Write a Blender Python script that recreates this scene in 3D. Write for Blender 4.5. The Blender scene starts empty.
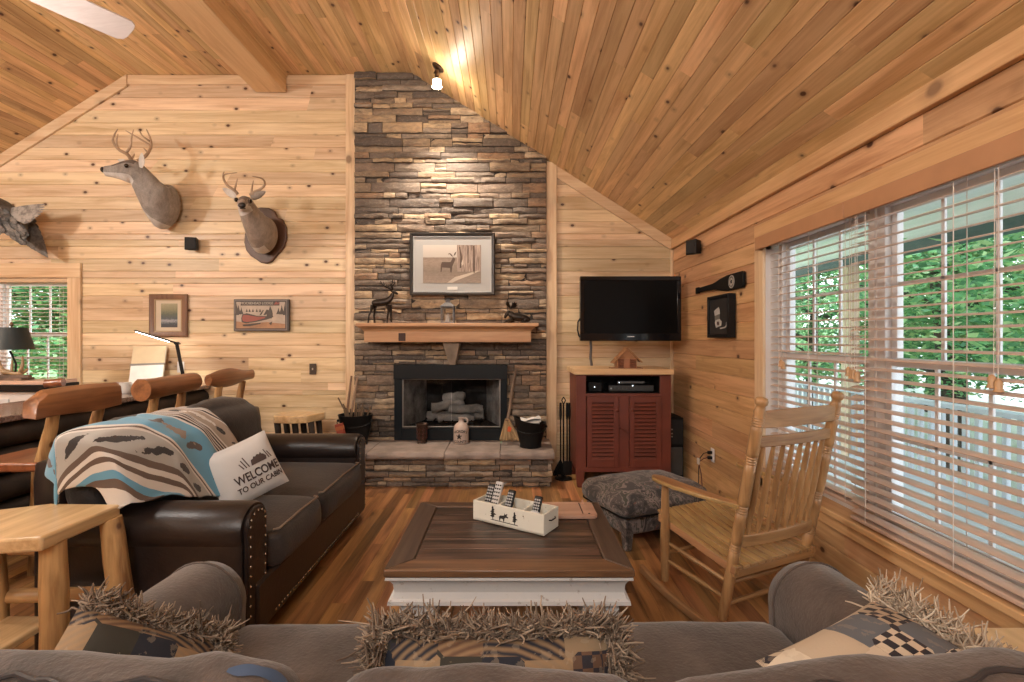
import bpy, math, random
from mathutils import Vector, Matrix, Euler, noise as mnoise
from mathutils.bvhtree import BVHTree
R = random.Random(11)
SC = bpy.context.scene
COL = SC.collection
F, CX, CY, H = 500.0, 510.0, 338.0, 1.40
def P(px, py, Y):
    """world point at depth Y seen at pixel px, py"""
    return Vector(((px-CX)*Y/F, Y, H+(CY-py)*Y/F))
def PX(px, Y): return (px-CX)*Y/F
def PZ(py, Y): return H+(CY-py)*Y/F
V = Vector
WM = {}

# ------------------------------------------------------------------ objects
def props(o, label=None, cat=None, group=None, kind=None):
    if label: o['label'] = label
    if cat: o['category'] = cat
    if group: o['group'] = group
    if kind: o['kind'] = kind
    return o
def thing(name, label, cat, loc=(0,0,0), rz=0.0, group=None, rot=None):
    o = bpy.data.objects.new(name, None); COL.objects.link(o)
    o.empty_display_size = 0.1
    m = Matrix.Translation(V(loc)) @ (rot.to_4x4() if rot is not None else Matrix.Rotation(rz, 4, 'Z'))
    o.matrix_world = m
    WM[o.name] = m
    return props(o, label, cat, group)

class MB:
    def __init__(s): s.v = []; s.f = []; s.m = []
    def add(s, vs, fs, m=0, T=None):
        b = len(s.v)
        s.v += [(T @ V(q)) if T is not None else V(q) for q in vs]
        for f in fs:
            s.f.append(tuple(b+i for i in f)); s.m.append(m)
        return s
    def hexa(s, c, m=0, T=None):
        return s.add(c, [(3,2,1,0),(4,5,6,7),(0,1,5,4),(1,2,6,5),(2,3,7,6),(3,0,4,7)], m, T)
    def b(s, x0, x1, y0, y1, z0, z1, m=0, T=None):
        return s.hexa([(x0,y0,z0),(x1,y0,z0),(x1,y1,z0),(x0,y1,z0),(x0,y0,z1),(x1,y0,z1),(x1,y1,z1),(x0,y1,z1)], m, T)
    def box(s, c, sz, rot=None, m=0):
        T = Matrix.Translation(V(c))
        if rot is not None: T = T @ (Euler(rot).to_matrix().to_4x4() if not isinstance(rot, Matrix) else rot.to_4x4())
        x, y, z = sz[0]/2, sz[1]/2, sz[2]/2
        return s.b(-x, x, -y, y, -z, z, m, T)
    def bar(s, a, b_, w, h, up=(0,0,1), m=0):
        """box beam from a to b_: width w (sideways), height h (along up)"""
        a, b_ = V(a), V(b_); d = (b_-a).normalized(); u = V(up)
        sd = d.cross(u).normalized(); u = sd.cross(d).normalized()
        c = []
        for e in (a, b_):
            for (i, j) in ((-1,-1),(1,-1),(1,1),(-1,1)): c.append(e+sd*(i*w/2)+u*(j*h/2))
        return s.add(c, [(3,2,1,0),(4,5,6,7),(0,1,5,4),(1,2,6,5),(2,3,7,6),(3,0,4,7)], m)
    def loft(s, rings, m=0, caps=True, closed=True, mf=None):
        n = len(rings[0]); b = len(s.v)
        for r in rings: s.v += [V(q) for q in r]
        for i in range(len(rings)-1):
            for j in range(n if closed else n-1):
                k = (j+1) % n
                s.f.append((b+i*n+j, b+i*n+k, b+(i+1)*n+k, b+(i+1)*n+j))
                s.m.append(mf(i, j) if mf else m)
        if caps and closed:
            s.f.append(tuple(b+j for j in reversed(range(n)))); s.m.append(mf(0, 0) if mf else m)
            q = b+(len(rings)-1)*n
            s.f.append(tuple(q+j for j in range(n))); s.m.append(mf(len(rings)-2, 0) if mf else m)
        return s
    def tube(s, pts, r, n=10, m=0, caps=True, side=None, mf=None, jit=0.0):
        pts = [V(p) for p in pts]; N = len(pts)
        rr = [r]*N if not isinstance(r, (list, tuple)) else list(r)
        rings = []; pu = None
        for i in range(N):
            d = (pts[min(i+1, N-1)]-pts[max(i-1, 0)])
            d = d.normalized() if d.length > 1e-9 else V((0,0,1))
            if pu is None:
                ref = V(side) if side is not None else (V((0,0,1)) if abs(d.z) < .9 else V((1,0,0)))
                u = (ref - d*ref.dot(d)).normalized()
            else:
                u = (pu - d*pu.dot(d)); u = u.normalized() if u.length > 1e-6 else pu
            pu = u; w = d.cross(u)
            a, b_ = rr[i] if isinstance(rr[i], (tuple, list)) else (rr[i], rr[i])
            rings.append([pts[i]+u*(math.cos(2*math.pi*k/n)*a*(1+R.uniform(-jit, jit)))+w*(math.sin(2*math.pi*k/n)*b_*(1+R.uniform(-jit, jit))) for k in range(n)])
        return s.loft(rings, m, caps, True, mf)
    def lathe(s, prof, c=(0,0,0), n=24, m=0, T=None, sx=1.0, sy=1.0):
        rings = []
        for (r, z) in prof:
            ring = [V((math.cos(2*math.pi*k/n)*r*sx, math.sin(2*math.pi*k/n)*r*sy, z)) for k in range(n)]
            ring = [(T @ q) if T is not None else q+V(c) for q in ring]
            rings.append(ring)
        return s.loft(rings, m)
    def prism(s, poly, o, u, v, d, m=0, mside=None):
        """polygon (2d) in frame o,u,v pushed along vector d"""
        o, u, v, d = V(o), V(u), V(v), V(d); n = len(poly); b = len(s.v)
        s.v += [o+u*x+v*y for x, y in poly]+[o+u*x+v*y+d for x, y in poly]
        s.f.append(tuple(b+i for i in range(n))); s.m.append(m)
        s.f.append(tuple(b+n+i for i in reversed(range(n)))); s.m.append(m)
        for i in range(n):
            j = (i+1) % n
            s.f.append((b+j, b+i, b+n+i, b+n+j)); s.m.append(m if mside is None else mside)
        return s
    def ell(s, c, r, n=16, k=10, m=0, T=None):
        r = (r, r, r) if not isinstance(r, (tuple, list)) else r
        prof = [(math.sin(math.pi*i/k), -math.cos(math.pi*i/k)) for i in range(k+1)]
        prof[0] = (1e-3, -1); prof[-1] = (1e-3, 1)
        rings = []
        for (a, z) in prof:
            ring = [V((math.cos(2*math.pi*q/n)*a*r[0], math.sin(2*math.pi*q/n)*a*r[1], z*r[2])) for q in range(n)]
            rings.append([(T @ q) if T is not None else q+V(c) for q in ring])
        return s.loft(rings, m)
    def rbox(s, x0, x1, y0, y1, z0, z1, r=.05, n=4, m=0, T=None, puff=0.0, N=8, seed=0, wob=0.0):
        """soft cushion: dense box rounded with radius r, faces puffed outward and lightly wobbled"""
        cx, cy, cz = (x0+x1)/2, (y0+y1)/2, (z0+z1)/2
        hx, hy, hz = (x1-x0)/2, (y1-y0)/2, (z1-z0)/2
        r = min(r, hx*.98, hy*.98, hz*.98)
        vs = {}; 
        def vert(q):
            key = tuple(round(t, 5) for t in q)
            if key in vs: return vs[key]
            a = V((q[0]*hx, q[1]*hy, q[2]*hz))
            inner = V((max(-hx+r, min(hx-r, a.x)), max(-hy+r, min(hy-r, a.y)), max(-hz+r, min(hz-r, a.z))))
            d = a-inner
            if d.length > 1e-9: a = inner+d.normalized()*r
            if puff:
                fx = (1-q[0]**2); fy = (1-q[1]**2); fz = (1-q[2]**2)
                a += V((puff*q[0]*fy*fz if abs(q[0]) > .6 else 0, puff*q[1]*fx*fz if abs(q[1]) > .6 else 0, puff*q[2]*fx*fy))
            if wob:
                nv = mnoise.noise_vector(a*5.0+V((seed*7.3, seed*3.1, 0)))+mnoise.noise_vector(a*13.0+V((seed, 0, seed*5)))*.4
                a += nv*wob
            a += V((cx, cy, cz))
            s.v.append((T @ a) if T is not None else a)
            vs[key] = len(s.v)-1
            return vs[key]
        g = []
        for i in range(N+1):
            t = -1+2*i/N
            g.append(math.copysign(abs(t)**.75, t))
        for ax in range(3):
            for sg in (-1, 1):
                for i in range(N):
                    for j in range(N):
                        def q(a_, b_):
                            o = [0, 0, 0]; o[ax] = sg; o[(ax+1) % 3] = g[a_]; o[(ax+2) % 3] = g[b_]
                            return vert(o)
                        f = (q(i, j), q(i+1, j), q(i+1, j+1), q(i, j+1))
                        s.f.append(f if sg > 0 else f[::-1]); s.m.append(m)
        return s
    def obj(s, name, mats, parent=None, bevel=0.0, seg=2, smooth=True, sub=0, local=False, auto=None, ang=40):
        mats = mats if isinstance(mats, (list, tuple)) else [mats]
        if parent is not None:
            M_ = WM[parent.name]
            inv = Matrix.Identity(4) if local else M_.inverted()
            vs = [inv @ q for q in s.v]
            mw = M_
        else:
            if auto is None: auto = True
            if auto:
                xs = [q.x for q in s.v]; ys = [q.y for q in s.v]; zs = [q.z for q in s.v]
                o0 = V(((min(xs)+max(xs))/2, (min(ys)+max(ys))/2, min(zs)))
            else: o0 = V((0,0,0))
            vs = [q-o0 for q in s.v]; mw = Matrix.Translation(o0)
        me = bpy.data.meshes.new(name)
        me.from_pydata([tuple(q) for q in vs], [], s.f)
        for mt in mats: me.materials.append(mt)
        me.polygons.foreach_set('material_index', s.m)
        if smooth: me.polygons.foreach_set('use_smooth', [True]*len(s.f))
        me.update()
        import bmesh
        bm = bmesh.new(); bm.from_mesh(me); bmesh.ops.recalc_face_normals(bm, faces=bm.faces); bm.to_mesh(me); bm.free()
        if smooth and not sub: me.set_sharp_from_angle(angle=math.radians(ang))
        o = bpy.data.objects.new(name, me); COL.objects.link(o)
        if parent is not None: o.parent = parent
        else: o.matrix_world = mw
        WM[o.name] = mw
        if bevel:
            bv = o.modifiers.new('bv', 'BEVEL'); bv.width = bevel; bv.segments = seg; bv.limit_method = 'ANGLE'; bv.angle_limit = math.radians(35)
        if sub:
            sb = o.modifiers.new('sb', 'SUBSURF'); sb.levels = sub; sb.render_levels = sub
        return o

def text_part(name, body, size, mt, parent, T, ext=.0006, align='CENTER', spacing=1.0, shear=0.0, bold=0.0):
    """raised lettering as a mesh part; T maps text plane into world space"""
    cu = bpy.data.curves.new('txt', 'FONT'); cu.body = body; cu.size = size; cu.extrude = ext
    cu.align_x = align; cu.align_y = 'CENTER'; cu.space_character = spacing; cu.shear = shear; cu.offset = bold*size
    to = bpy.data.objects.new('txt_tmp', cu); COL.objects.link(to)
    dg = bpy.context.evaluated_depsgraph_get(); dg.update()
    me = bpy.data.meshes.new_from_object(to.evaluated_get(dg))
    bpy.data.objects.remove(to); bpy.data.curves.remove(cu)
    me.name = name
    me.transform(WM[parent.name].inverted() @ T)
    me.materials.clear(); me.materials.append(mt)
    o = bpy.data.objects.new(name, me); COL.objects.link(o); o.parent = parent
    WM[o.name] = WM[parent.name]
    return o
def copy_tree(root, loc=None, rz=None, label=None, group=None, rot=None):
    def rec(o, par):
        c = o.copy(); COL.objects.link(c)
        if par is not None: c.parent = par
        for ch in o.children: rec(ch, c)
        return c
    r = rec(root, None)
    m = r.matrix_world.copy()
    if loc is not None or rz is not None:
        m = Matrix.Translation(V(loc) if loc is not None else m.translation) @ Matrix.Rotation(rz or 0, 4, 'Z')
        r.matrix_world = m
    WM[r.name] = m
    if label: r['label'] = label
    if group: r['group'] = group
    return r

# ------------------------------------------------------------------ materials
def srgb(r, g, b):
    f = lambda c: (c/255/12.92) if c/255 <= .04045 else ((c/255+.055)/1.055)**2.4
    return (f(r), f(g), f(b), 1.0)
class NT:
    def __init__(s, name):
        s.mat = bpy.data.materials.new(name); s.mat.use_nodes = True
        s.nt = s.mat.node_tree; s.nt.nodes.clear()
        s.out = s.n('ShaderNodeOutputMaterial'); s.bs = s.n('ShaderNodeBsdfPrincipled')
        s.l(s.bs.outputs[0], s.out.inputs[0])
    def n(s, t, **k):
        nd = s.nt.nodes.new(t)
        for a, b in k.items(): setattr(nd, a, b)
        return nd
    def l(s, a, b): s.nt.links.new(a, b)
    def set(s, nd, key, val):
        if hasattr(val, 'is_output'): s.l(val, nd.inputs[key])
        else:
            if isinstance(val, tuple) and len(val) == 3: val = val+(1,)
            nd.inputs[key].default_value = val
    def coord(s, kind='Object'): return s.n('ShaderNodeTexCoord').outputs[kind]
    def mapping(s, vec, scale=(1,1,1), loc=(0,0,0), rot=(0,0,0)):
        m = s.n('ShaderNodeMapping'); s.l(vec, m.inputs[0])
        m.inputs['Location'].default_value = loc; m.inputs['Rotation'].default_value = rot; m.inputs['Scale'].default_value = scale
        return m.outputs[0]
    def noise(s, vec, scale=5, detail=4, rough=.55, dist=0.0, out='Fac'):
        t = s.n('ShaderNodeTexNoise'); s.l(vec, t.inputs['Vector'])
        t.inputs['Scale'].default_value = scale; t.inputs['Detail'].default_value = detail
        t.inputs['Roughness'].default_value = rough; t.inputs['Distortion'].default_value = dist
        return t.outputs[out]
    def voro(s, vec, scale=5, feature='F1', out='Distance', metric='EUCLIDEAN', rnd=1.0):
        t = s.n('ShaderNodeTexVoronoi', feature=feature, distance=metric); s.l(vec, t.inputs['Vector'])
        t.inputs['Scale'].default_value = scale
        t.inputs['Randomness'].default_value = rnd
        return t.outputs[out]
    def ramp(s, fac, stops, interp='LINEAR'):
        r = s.n('ShaderNodeValToRGB'); r.color_ramp.interpolation = interp
        e = r.color_ramp.elements
        while len(e) > 1: e.remove(e[-1])
        for i, (p, c) in enumerate(stops):
            c = tuple(c) if len(c) == 4 else tuple(c)+(1,)
            if i == 0: e[0].position = p; e[0].color = c
            else:
                q = e.new(p); q.color = c
        s.l(fac, r.inputs[0]); return r.outputs[0]
    def mix(s, fac, a, b, mode='MIX'):
        m = s.n('ShaderNodeMix', data_type='RGBA', blend_type=mode)
        s.set(m, 0, fac)
        for key, val in ((6, a), (7, b)):
            if hasattr(val, 'is_output'): s.l(val, m.inputs[key])
            else: m.inputs[key].default_value = tuple(val) if len(val) == 4 else tuple(val)+(1,)
        return m.outputs[2]
    def math(s, op, a, b=None, c=None):
        m = s.n('ShaderNodeMath', operation=op)
        for i, v in enumerate((a, b, c)):
            if v is not None: s.set(m, i, v)
        return m.outputs[0]
    def sep(s, vec):
        m = s.n('ShaderNodeSeparateXYZ'); s.l(vec, m.inputs[0]); return m.outputs
    def island(s): return s.n('ShaderNodeNewGeometry').outputs['Random Per Island']
    def bump(s, h, strength=.3, dist=.01):
        b = s.n('ShaderNodeBump'); b.inputs['Strength'].default_value = strength; b.inputs['Distance'].default_value = dist
        s.l(h, b.inputs['Height']); s.l(b.outputs[0], s.bs.inputs['Normal'])
    def fin(s, col, rough=.5, metal=0.0, **k):
        s.set(s.bs, 'Base Color', col); s.set(s.bs, 'Roughness', rough); s.bs.inputs['Metallic'].default_value = metal
        for a, b in k.items(): s.set(s.bs, a, b)
        return s.mat
def simple(name, col, rough=.5, metal=0.0, var=.12, vs=6, bump=0.0, bs=60, **k):
    t = NT(name); c = t.coord()
    n = t.noise(c, vs, 4)
    lo = tuple(x*(1-var) for x in col[:3]); hi = tuple(min(1, x*(1+var)) for x in col[:3])
    cc = t.ramp(n, [(.3, lo), (.7, hi)])
    if bump: t.bump(t.noise(c, bs, 3), bump, .004)
    return t.fin(cc, rough, metal, **k)
def wood(name, dark, light, axis='X', rough=.42, knots=.0, kscale=3.0, isl=True, tint=.22, grain=1.0, scale=1.0, bump=.08, coat=0.0, kcol=(.085,.032,.014), hue=.015, blotch=0.0, c0=.34, c1=.60):
    t = NT(name); c = t.coord()
    ai = 'XYZ'.index(axis)
    if isl:
        ri = t.island()
        off = t.n('ShaderNodeCombineXYZ')
        for i in range(3): t.l(t.math('MULTIPLY', ri, (31.7, 53.1, 17.3)[i]), off.inputs[i])
        va = t.n('ShaderNodeVectorMath', operation='ADD'); t.l(c, va.inputs[0]); t.l(off.outputs[0], va.inputs[1])
        c2 = va.outputs[0]
    else: c2 = c
    s1 = [7*scale]*3; s1[ai] = .55*scale
    s2 = [55*scale]*3; s2[ai] = 1.6*scale
    n1 = t.noise(t.mapping(c2, s1), 1.6, 5, .6, .9)
    n2 = t.noise(t.mapping(c2, s2), 1.2, 3, .6, .2)
    g = t.math('ADD', t.math('MULTIPLY', n1, .72), t.math('MULTIPLY', n2, .28*grain))
    col = t.ramp(g, [(c0, dark), (c1, light)])
    if isl:
        wn = t.n('ShaderNodeTexWhiteNoise', noise_dimensions='1D'); t.l(t.math('MULTIPLY', ri, 91.7), wn.inputs['W'])
        hs = t.n('ShaderNodeHueSaturation'); t.l(col, hs.inputs['Color'])
        t.l(t.math('ADD', t.math('MULTIPLY', ri, 2*tint), 1-tint), hs.inputs['Value'])
        t.l(t.math('ADD', t.math('MULTIPLY', wn.outputs[0], 2*hue), .5-hue*.8), hs.inputs['Hue'])
        col = hs.outputs[0]
    if blotch:
        col = t.mix(t.math('MULTIPLY', t.ramp(t.noise(t.mapping(c2, [3 if i != ai else 1 for i in range(3)]), 1.5, 3), [(.45, (0,0,0)), (.7, (1,1,1))]), blotch), col, tuple(x*.45 for x in dark[:3]))
    if knots:
        ks = [1.15]*3; ks[ai] = .8
        kd = t.voro(t.mapping(c2, ks), kscale)
        kf = t.ramp(kd, [(.0, (1,1,1)), (.075, (1,1,1)), (.115, (.28,.28,.28)), (.22, (0,0,0))])
        col = t.mix(t.math('MULTIPLY', kf, knots), col, kcol)
    if bump: t.bump(n2, bump, .002)
    return t.fin(col, rough, **({'Coat Weight': coat, 'Coat Roughness': .15} if coat else {}))
def emit(name, col, strength):
    t = NT(name); t.fin(col, .5); t.bs.inputs['Emission Color'].default_value = col if len(col) == 4 else tuple(col)+(1,)
    t.bs.inputs['Emission Strength'].default_value = strength
    return t.mat
# ================================================================== palette
pine_wall = wood('pine_wall_x', (.52,.34,.185), (.78,.595,.395), 'X', .42, knots=1.0, kscale=6.2, tint=.19, bump=.05, hue=.010)
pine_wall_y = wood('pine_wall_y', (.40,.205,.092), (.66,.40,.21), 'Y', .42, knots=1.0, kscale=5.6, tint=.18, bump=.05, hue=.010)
pine_ceil = wood('pine_ceiling', (.45,.26,.115), (.75,.51,.27), 'Y', .46, knots=1.0, kscale=6.0, tint=.22, bump=.05, hue=.010)
pine_trim_z = wood('pine_trim_z', (.58,.36,.20), (.80,.60,.38), 'Z', .4, knots=.7, kscale=2.6, isl=False)
pine_trim_x = wood('pine_trim_x', (.58,.36,.20), (.80,.60,.38), 'X', .4, knots=.7, kscale=2.6, isl=False)
pine_trim_y = wood('pine_trim_y', (.50,.27,.115), (.70,.44,.22), 'Y', .4, knots=.7, kscale=2.6, isl=False)
floor_wood = wood('floor_boards', (.13,.052,.020), (.44,.215,.090), 'Y', .30, knots=.5, kscale=2.6, tint=.40, bump=.04, hue=.012, coat=.25)
white_vinyl = simple('white_vinyl', (.78,.76,.76), .35, var=.02)
black_plastic = simple('black_plastic', (.008,.008,.009), .35, var=.1, **{'Specular IOR Level': .25})
black_matte = simple('black_matte', (.008,.0075,.0075), .6, var=.2, **{'Specular IOR Level': .2})
black_iron = simple('black_iron', (.010,.0095,.0095), .5, .3, var=.2, bump=.1, **{'Specular IOR Level': .25})
def glass_mat(name, tint=(1,1,1), refl=.35):
    m = bpy.data.materials.new(name); m.use_nodes = True; nt = m.node_tree; nt.nodes.clear()
    o = nt.nodes.new('ShaderNodeOutputMaterial'); mx = nt.nodes.new('ShaderNodeMixShader'); lw = nt.nodes.new('ShaderNodeLayerWeight')
    pw = nt.nodes.new('ShaderNodeMath'); pw.operation = 'POWER'; pw.inputs[1].default_value = 4.0; ml = nt.nodes.new('ShaderNodeMath'); ml.operation = 'MULTIPLY_ADD'; ml.inputs[1].default_value = refl; ml.inputs[2].default_value = .02
    tr = nt.nodes.new('ShaderNodeBsdfTransparent'); gl = nt.nodes.new('ShaderNodeBsdfGlossy'); gl.inputs['Roughness'].default_value = .02
    tr.inputs[0].default_value = tuple(tint)+(1,)
    nt.links.new(lw.outputs['Facing'], pw.inputs[0]); nt.links.new(pw.outputs[0], ml.inputs[0]); nt.links.new(ml.outputs[0], mx.inputs[0])
    nt.links.new(tr.outputs[0], mx.inputs[1]); nt.links.new(gl.outputs[0], mx.inputs[2]); nt.links.new(mx.outputs[0], o.inputs[0])
    return m
clear_glass = glass_mat('clear_glass')

# ================================================================== room shell
XR, XL, YB, YF, ZS, ZT, SL = 1.734, -6.85, 5.33, -2.3, 2.445, 4.20, .632
XA = XR-(ZT-ZS)/SL           # where the right slope meets the flat strip
XB = -4.07                   # where the left slope leaves it
SLL = (ZT-ZS)/(XB-XL)
def ceil_z(x):
    if x > XA: return ZS+(XR-x)*SL
    if x < XB: return ZS+(x-XL)*SLL
    return ZT
def planks(mb, O, U, Vd, N, edges, uf, lens=None, g=.006, d=.006, m=0):
    O, U, Vd, N = V(O), V(U), V(Vd), V(N)
    for va, vb in zip(edges[:-1], edges[1:]):
        if vb-va < .004: continue
        gg = min(g, (vb-va)*.3)
        for (a0, a1, b0, b1) in uf(va, vb):       # start at va, end at va, start at vb, end at vb
            cuts = [0.0, 1.0]
            if lens:
                L = max(a1-a0, b1-b0); t = R.uniform(.1, 1)*lens[1]; cuts = [0.0]
                while t < L-.2: cuts.append(t/L); t += R.uniform(*lens)
                cuts.append(1.0)
            for ca, cb in zip(cuts[:-1], cuts[1:]):
                vs = []
                for vv, dd in ((va, -d), (va+gg, 0), (vb-gg, 0), (vb, -d)):
                    k = (vv-va)/(vb-va); s_ = a0+(b0-a0)*k; e_ = a1+(b1-a1)*k
                    for c in (ca, cb): vs.append(O+U*(s_+(e_-s_)*c)+Vd*vv+N*dd)
                mb.add(vs, [(0,1,3,2),(2,3,5,4),(4,5,7,6)], m)
def steps(a, b, w, extra=()):
    e = []; t = a
    while t < b-1e-6: e.append(t); t += w
    e.append(b)
    for x in extra:
        if a < x < b: e = [q for q in e if abs(q-x) > .02]+[x]
    return sorted(e)
def const(a, b): return lambda va, vb: [(a, b, a, b)]

# floor: strip oak running towards the fireplace
mb = MB(); planks(mb, (0,0,0), (0,1,0), (1,0,0), (0,0,1), steps(XL, XR, .082), const(YF, YB), (.5, 1.5), g=.0012, d=.0015)
mb.b(XL, XR, YF, YB, -.06, -.02)
floor = mb.obj('floor', floor_wood, auto=False, smooth=False); props(floor, kind='structure')

# back wall, boards run sideways, split by the stone chimney
SX0, SX1 = -1.640, .385        # stone chimney
W3 = (-5.50, -4.69, .84, 2.04) # small window on the back wall x0 x1 z0 z1
def lim_left(z): return XL if z <= ZS else XL+(z-ZS)/SLL
def lim_right(z): return XR if z <= ZS else XR-(z-ZS)/SL
mb = MB()
def uf_left(va, vb):
    m_ = (va+vb)/2
    if W3[2] < m_ < W3[3]:
        return [(XL, W3[0], XL, W3[0]), (W3[1], SX0+.02, W3[1], SX0+.02)]
    return [(lim_left(va), SX0+.02, lim_left(vb), SX0+.02)]
planks(mb, (0,YB,0), (1,0,0), (0,0,1), (0,-1,0), steps(0, ZT, .132, (W3[2], W3[3], ZS)), uf_left, (1.6, 4.2), g=.006, d=.008)
wall_l = mb.obj('wall_back', pine_wall, auto=False, smooth=False); props(wall_l, kind='structure')
mb = MB()
zr = ceil_z(SX1-.02)
planks(mb, (0,YB,0), (1,0,0), (0,0,1), (0,-1,0), steps(0, zr, .132, (ZS,)), lambda va, vb: [(SX1-.02, lim_right(va), SX1-.02, lim_right(vb))], None, g=.006, d=.008)
o = mb.obj('wall_back', pine_wall, auto=False, smooth=False); props(o, kind='structure')

# window wall on the right
WO = (1.31, 3.40, .49, 2.075)   # opening y0 y1 z0 z1
mb = MB()
def uf_r(va, vb):
    m_ = (va+vb)/2
    if WO[2] < m_ < WO[3]: return [(YF, WO[0], YF, WO[0]), (WO[1], YB, WO[1], YB)]
    return [(YF, YB, YF, YB)]
planks(mb, (XR,0,0), (0,1,0), (0,0,1), (-1,0,0), steps(0, ZS, .138, (WO[2], WO[3])), uf_r, (1.8, 4.0), g=.006, d=.008)
o = mb.obj('wall_right', pine_wall_y, auto=False, smooth=False); props(o, kind='structure')
mb = MB(); planks(mb, (XL,0,0), (0,1,0), (0,0,1), (1,0,0), steps(0, ZS, .138), const(YF, YB), (1.8, 4.0), d=.008)
o = mb.obj('wall_left', pine_wall_y, auto=False, smooth=False); props(o, kind='structure')
mb = MB(); planks(mb, (0,YF,0), (1,0,0), (0,0,1), (0,1,0), steps(0, ZT, .138, (ZS,)), lambda va, vb: [(lim_left(va), lim_right(va), lim_left(vb), lim_right(vb))], (1.8, 4.0), d=.008)
o = mb.obj('wall_rear', pine_wall, auto=False, smooth=False); props(o, kind='structure')

# vaulted plank ceiling
mb = MB()
sl = math.hypot(XR-XA, ZT-ZS); u = V((XA-XR, 0, ZT-ZS))/sl; nn = V((-u.z, 0, u.x)); nn = nn if nn.z < 0 else -nn
planks(mb, (XR,0,ZS), (0,1,0), u, nn, steps(0, sl, .092), const(YF, YB), (1.2, 3.2), g=.0035, d=.0045)
planks(mb, (XB,0,ZT), (0,1,0), (1,0,0), (0,0,-1), steps(0, XA-XB, .085), const(YF, YB), (1.2, 3.2), g=.0035, d=.0045)
sl2 = math.hypot(XB-XL, ZT-ZS); u2 = V((XB-XL, 0, ZT-ZS))/sl2; n2 = V((u2.z, 0, -u2.x))
planks(mb, (XL,0,ZS), (0,1,0), u2, n2, steps(0, sl2, .085), const(YF, YB), (1.2, 3.2), g=.0035, d=.0045)
o = mb.obj('ceiling', pine_ceil, auto=False, smooth=False); props(o, kind='structure')
# outer roof deck so no daylight slips through the board joints
mb = MB(); e = .05
mb.hexa([(XR+.3,YF-.1,ZS-.19+e),(XA,YF-.1,ZT+e),(XA,YB+.2,ZT+e),(XR+.3,YB+.2,ZS-.19+e),(XR+.3,YF-.1,ZS-.1+e),(XA,YF-.1,ZT+.1+e),(XA,YB+.2,ZT+.1+e),(XR+.3,YB+.2,ZS-.1+e)])
mb.b(XB-.05, XA+.05, YF-.1, YB+.2, ZT+e, ZT+.15)
mb.hexa([(XL-.3,YF-.1,ZS-.19+e),(XB,YF-.1,ZT+e),(XB,YB+.2,ZT+e),(XL-.3,YB+.2,ZS-.19+e),(XL-.3,YF-.1,ZS-.1+e),(XB,YF-.1,ZT+.1+e),(XB,YB+.2,ZT+.1+e),(XL-.3,YB+.2,ZS-.1+e)])
o = mb.obj('roof', simple('roof_deck', (.2,.15,.1), .9), auto=False, smooth=False); props(o, kind='structure')

# ridge beam
bx0, bx1 = PX(257, YB), PX(287.5, YB)
mb = MB(); mb.b(bx0, bx1, YF+.02, YB-.02, PZ(93.5, YB), ZT+.01)
mb.b(bx0-.012, bx1+.012, YF+.02, YB-.02, ZT-.03, ZT+.01)
o = mb.obj('ridge_beam', wood('beam_pine', (.58,.36,.18), (.74,.51,.28), 'Y', .45, knots=.5, kscale=2.2, isl=False), auto=False, bevel=.008); props(o, kind='structure')

# stone chimney breast ------------------------------------------------
def stone_mat():
    t = NT('ledge_stone'); c = t.coord(); ri = t.island()
    base = t.ramp(ri, [(0,(.10,.078,.066)),(.10,(.19,.145,.112)),(.22,(.30,.215,.14)),(.31,(.15,.115,.09)),(.42,(.43,.305,.185)),(.52,(.25,.18,.13)),(.62,(.35,.28,.215)),(.70,(.52,.38,.235)),(.79,(.15,.12,.10)),(.87,(.36,.225,.135)),(.93,(.56,.43,.29))], 'CONSTANT')
    n1 = t.noise(t.mapping(c, (1,1,2.5)), 9, 6, .65, .4); n2 = t.noise(t.mapping(c, (1,1,1.6)), 34, 5, .7)
    col = t.mix(t.ramp(n1, [(.34,(.75,.75,.75)),(.60,(0,0,0))]), base, (.10,.074,.056))
    col = t.mix(t.ramp(n2, [(.52,(0,0,0)),(.8,(.5,.5,.5))]), col, (.50,.42,.33))
    h = t.math('ADD', n1, t.math('MULTIPLY', n2, .45)); t.bump(h, .9, .018)
    return t.fin(col, .72)
ledge_stone = stone_mat()
mortar = simple('mortar', (.045,.037,.032), .95, var=.3, vs=30)
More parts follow.
